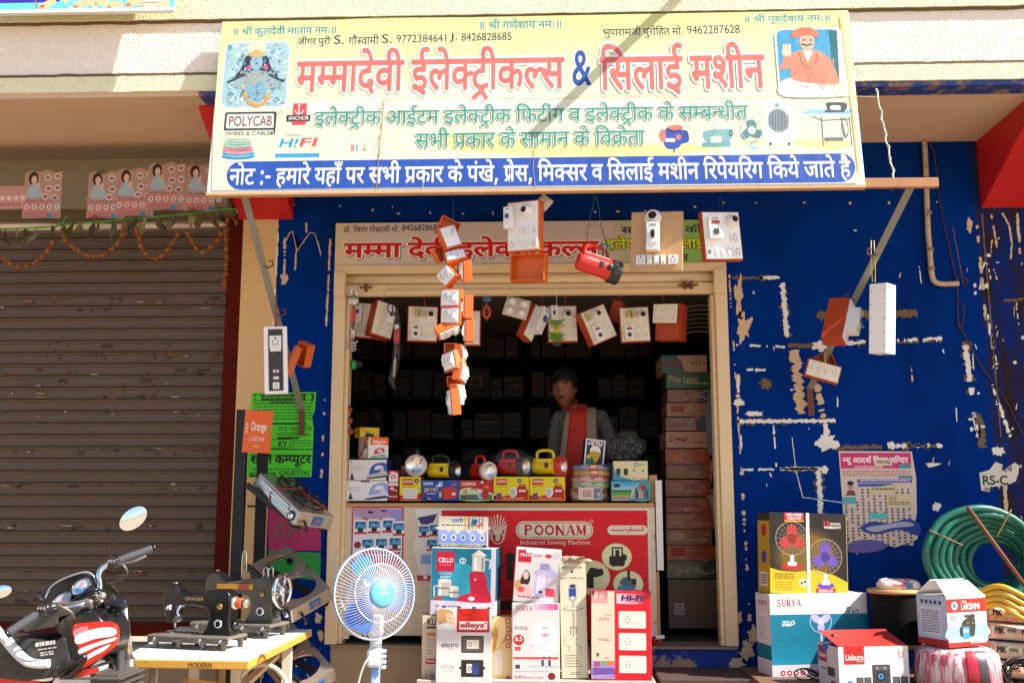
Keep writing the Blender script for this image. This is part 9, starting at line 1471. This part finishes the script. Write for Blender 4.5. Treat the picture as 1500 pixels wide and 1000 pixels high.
def q7(off):
    def f(p):
        x0, y0 = off
        p.R(x0+1, y0+46, x0+43, y0+66, '#b8746c'); p.E(x0+13, y0+13, 7, 10, '#2a1e1e'); p.E(x0+14, y0+15, 4, 6, '#cfa898'); p.G([(x0+4, y0+40), (x0+10, y0+22), (x0+20, y0+22), (x0+27, y0+40)], '#9aa8b4', True); p.L([(x0+18, y0+30), (x0+22, y0+20)], 3, '#cfa898')
        for i, (a, b) in enumerate(((34, 12), (48, 10), (36, 28), (49, 27), (32, 40), (46, 42))): p.E(x0+a, y0+b, 5.2, 5.2, '#cbb0a4'); p.E(x0+a, y0+b, 3.4, 2.2, ['#5a6a8a', '#8a5a5a', '#6a4a6a'][i % 3])
        for i in range(5): p.E(x0+6+i*11, y0+55, 4, 4, '#d0b8ac'); p.E(x0+6+i*11, y0+55, 1.8, 1.8, '#5a7a9a')
        p.dashes(x0+4, y0+45, x0+52, y0+48, 1, '#6a5a7c'); p.dashes(x0+4, y0+64, x0+52, y0+72, 2, '#a8545c'); p.R(x0+36, y0+64, x0+44, y0+71, '#4a7a9a')
    return f
yb_ = .06-.09-.17-.0015
for i, (x, y, c, l_) in enumerate(((32, 248, 7, 'first'), (126, 249, 0, 'second'), (168, 245, 3, 'third'), (214, 236, 5, 'fourth'), (270, 238, 2, 'last'))): poster('bill_poster', 'pink bill poster with a woman on the shutter box, '+l_+' from the frame edge', (x, y, x+56, y+72), yb_-.0004*i, q7((x, y)), [(x, y+4+c % 3), (x+9, y+1), (x+20, y+6-c % 4), (x+34, y), (x+46, y+5), (x+(55 if i != 4 else 46), y+2), (x+(56 if i != 4 else 44), y+72), (x+30, y+71), (x+12, y+(72 if c % 2 else 66)), (x, y+71)], '#a58274', group='bill posters on the shutter box')
poster('bill_poster', 'low torn scrap of pink bill poster near the street edge of the shutter box', (-4, 272, 34, 306), yb_, lambda p: [p.R(-4, 272, 34, 306, '#b8847c'), [p.E(2+i*10, 290, 4, 4, '#d0b8ac') for i in range(4)], p.dashes(0, 298, 30, 304, 1, '#9a4a54')], [(-4, 280), (12, 284), (24, 282), (33, 272), (34, 306), (-4, 306)], '#c0988c')
yg = -.24; t = empty('door_garland', P(170, 330, yg)); tag(t, 'dried marigold garland with mango leaves strung over the closed shutter', 'garland'); g0 = P(170, 330, yg)
m = MB(); m.tube(smoothpath([P(-60, 337, yg)-g0, P(70, 333, yg)-g0, P(90, 330, yg)-g0, P(180, 322, yg)-g0, P(260, 315, yg)-g0, P(338, 306, yg)-g0, P(346, 312, yg)-g0]), .005, mat('green cord', '#3a9a24', .5), 6); m.tube(smoothpath([P(88, 330, yg)-g0, P(94, 322, yg)-g0, P(98, 316, yg)-g0]), .004, mat('green cord', '#3a9a24'), 5); m.build('cord', t)
M_mar = [mat('dried marigold '+c, c, .9, var=.35, scale=60, bump=.6, bscale=150) for c in ('#8f4c14', '#7c3a12', '#9a621c')]; M_lf = [mat('dry leaf '+c, c, .7, var=.3, scale=30) for c in ('#4c4420', '#6a5a30', '#3a321a', '#7c6a40')]
sw = [[(-20, 362), (14, 385), (30, 391), (52, 384), (70, 366), (80, 350)], [(90, 336), (100, 356), (128, 374), (150, 373), (170, 358), (186, 336)], [(198, 332), (210, 366), (226, 378), (246, 366), (262, 340)], [(274, 338), (284, 358), (298, 369), (314, 358), (328, 338)], [(334, 320), (330, 352), (332, 380), (328, 426)]]
mm = [MB() for _ in M_mar]
for s_ in sw:
    pts = smoothpath([P(x, y, yg-.01)-g0 for x, y in s_], 40); last = None; i = 0
    for q in pts:
        if last is None or (q-last).length > .0165: last = q; i += 1; mm[i % 3].ball(q+V((rnd.uniform(-.004, .004), rnd.uniform(-.008, .008), rnd.uniform(-.004, .004))), (rnd.uniform(.011, .016),)*2+(rnd.uniform(.009, .014),), M_mar[i % 3], 8)
for q in mm: q.v = [tuple(V(p_)+V((0, 0, .004*noise.noise(V(p_)*150)))) for p_ in q.v]; q.build('marigold_blossoms', t)
lf = MB()
for i in range(24):
    x = -20+i*15.6; y = 338-(x+20)*.085; base = P(x+rnd.uniform(-5, 5), y, yg-.012)-g0; L_ = rnd.uniform(.09, .135); a_ = rnd.uniform(-.5, .5); vs = []; tw = rnd.uniform(-1.2, 1.2)
    for k_ in range(8):
        u = k_/7; wd = .026*sin(pi*min(1, u*.92+.06))*(1+.3*noise.noise(V((i, u*3, 0)))); c_ = base+V((sin(a_)*L_*u+.016*sin(u*5+i), -.02*sin(u*4+i), -L_*u)); ang = tw*u*2+i; dx = V((cos(ang), sin(ang), 0))*wd; vs += [c_-dx, c_+V((0, -.006, 0)), c_+dx]
    lf.add(vs, [(3*k_+j, 3*k_+j+1, 3*k_+4+j, 3*k_+3+j) for k_ in range(7) for j in (0, 1)], M_lf[i % 4], None, True)
lf.build('mango_leaves', t)
q = MB(); pts = [P(1354, 206, -.03), P(1356, 240, -.03), P(1359, 330, -.03), P(1363, 380, -.03), P(1365, 402, -.03), P(1370, 413, -.03), P(1384, 416, -.03), P(1404, 415, -.03)]; q.tube(smoothpath(pts, 5), .0165, mat('cream conduit', '#b8a080', .5, var=.15, dirt='#6a5238', dscale=9), 12)
for py in (262, 312, 366, 394): q.tube([P(1357+(py-262)*.055, py-2.5, -.03), P(1357+(py-262)*.055, py+2.5, -.03)], .021, mat('conduit clip', '#8a7050', .6), 12)
tag(q.build('conduit_pipe'), 'cream conduit pipe bending down the navy wall under the soffit', 'pipe')
q = MB(); q.tube(smoothpath([P(1356, 208, -.04), P(1368, 222, -.03), P(1376, 290, -.012), P(1390, 360, -.01), P(1402, 420, -.01), P(1404, 470, -.01), P(1418, 500, -.01), P(1440, 540, -.01), P(1470, 580, -.01), P(1500, 640, -.01)]), .004, mat('brown cable', '#3a2218', .6), 6); q.tube(smoothpath([P(1396, 414, -.02), P(1408, 404, -.02), P(1418, 412, -.02), P(1410, 420, -.02)]), .004, mat('brown cable', '#3a2218'), 6); q.tube(smoothpath([P(1402, 440, -.01), P(1412, 450, -.015), P(1408, 480, -.01), P(1402, 470, -.01)]), .004, mat('brown cable', '#3a2218'), 6)
tag(q.build('brown_cable'), 'thin brown cable straggling down the wall beside the conduit pipe', 'cable')
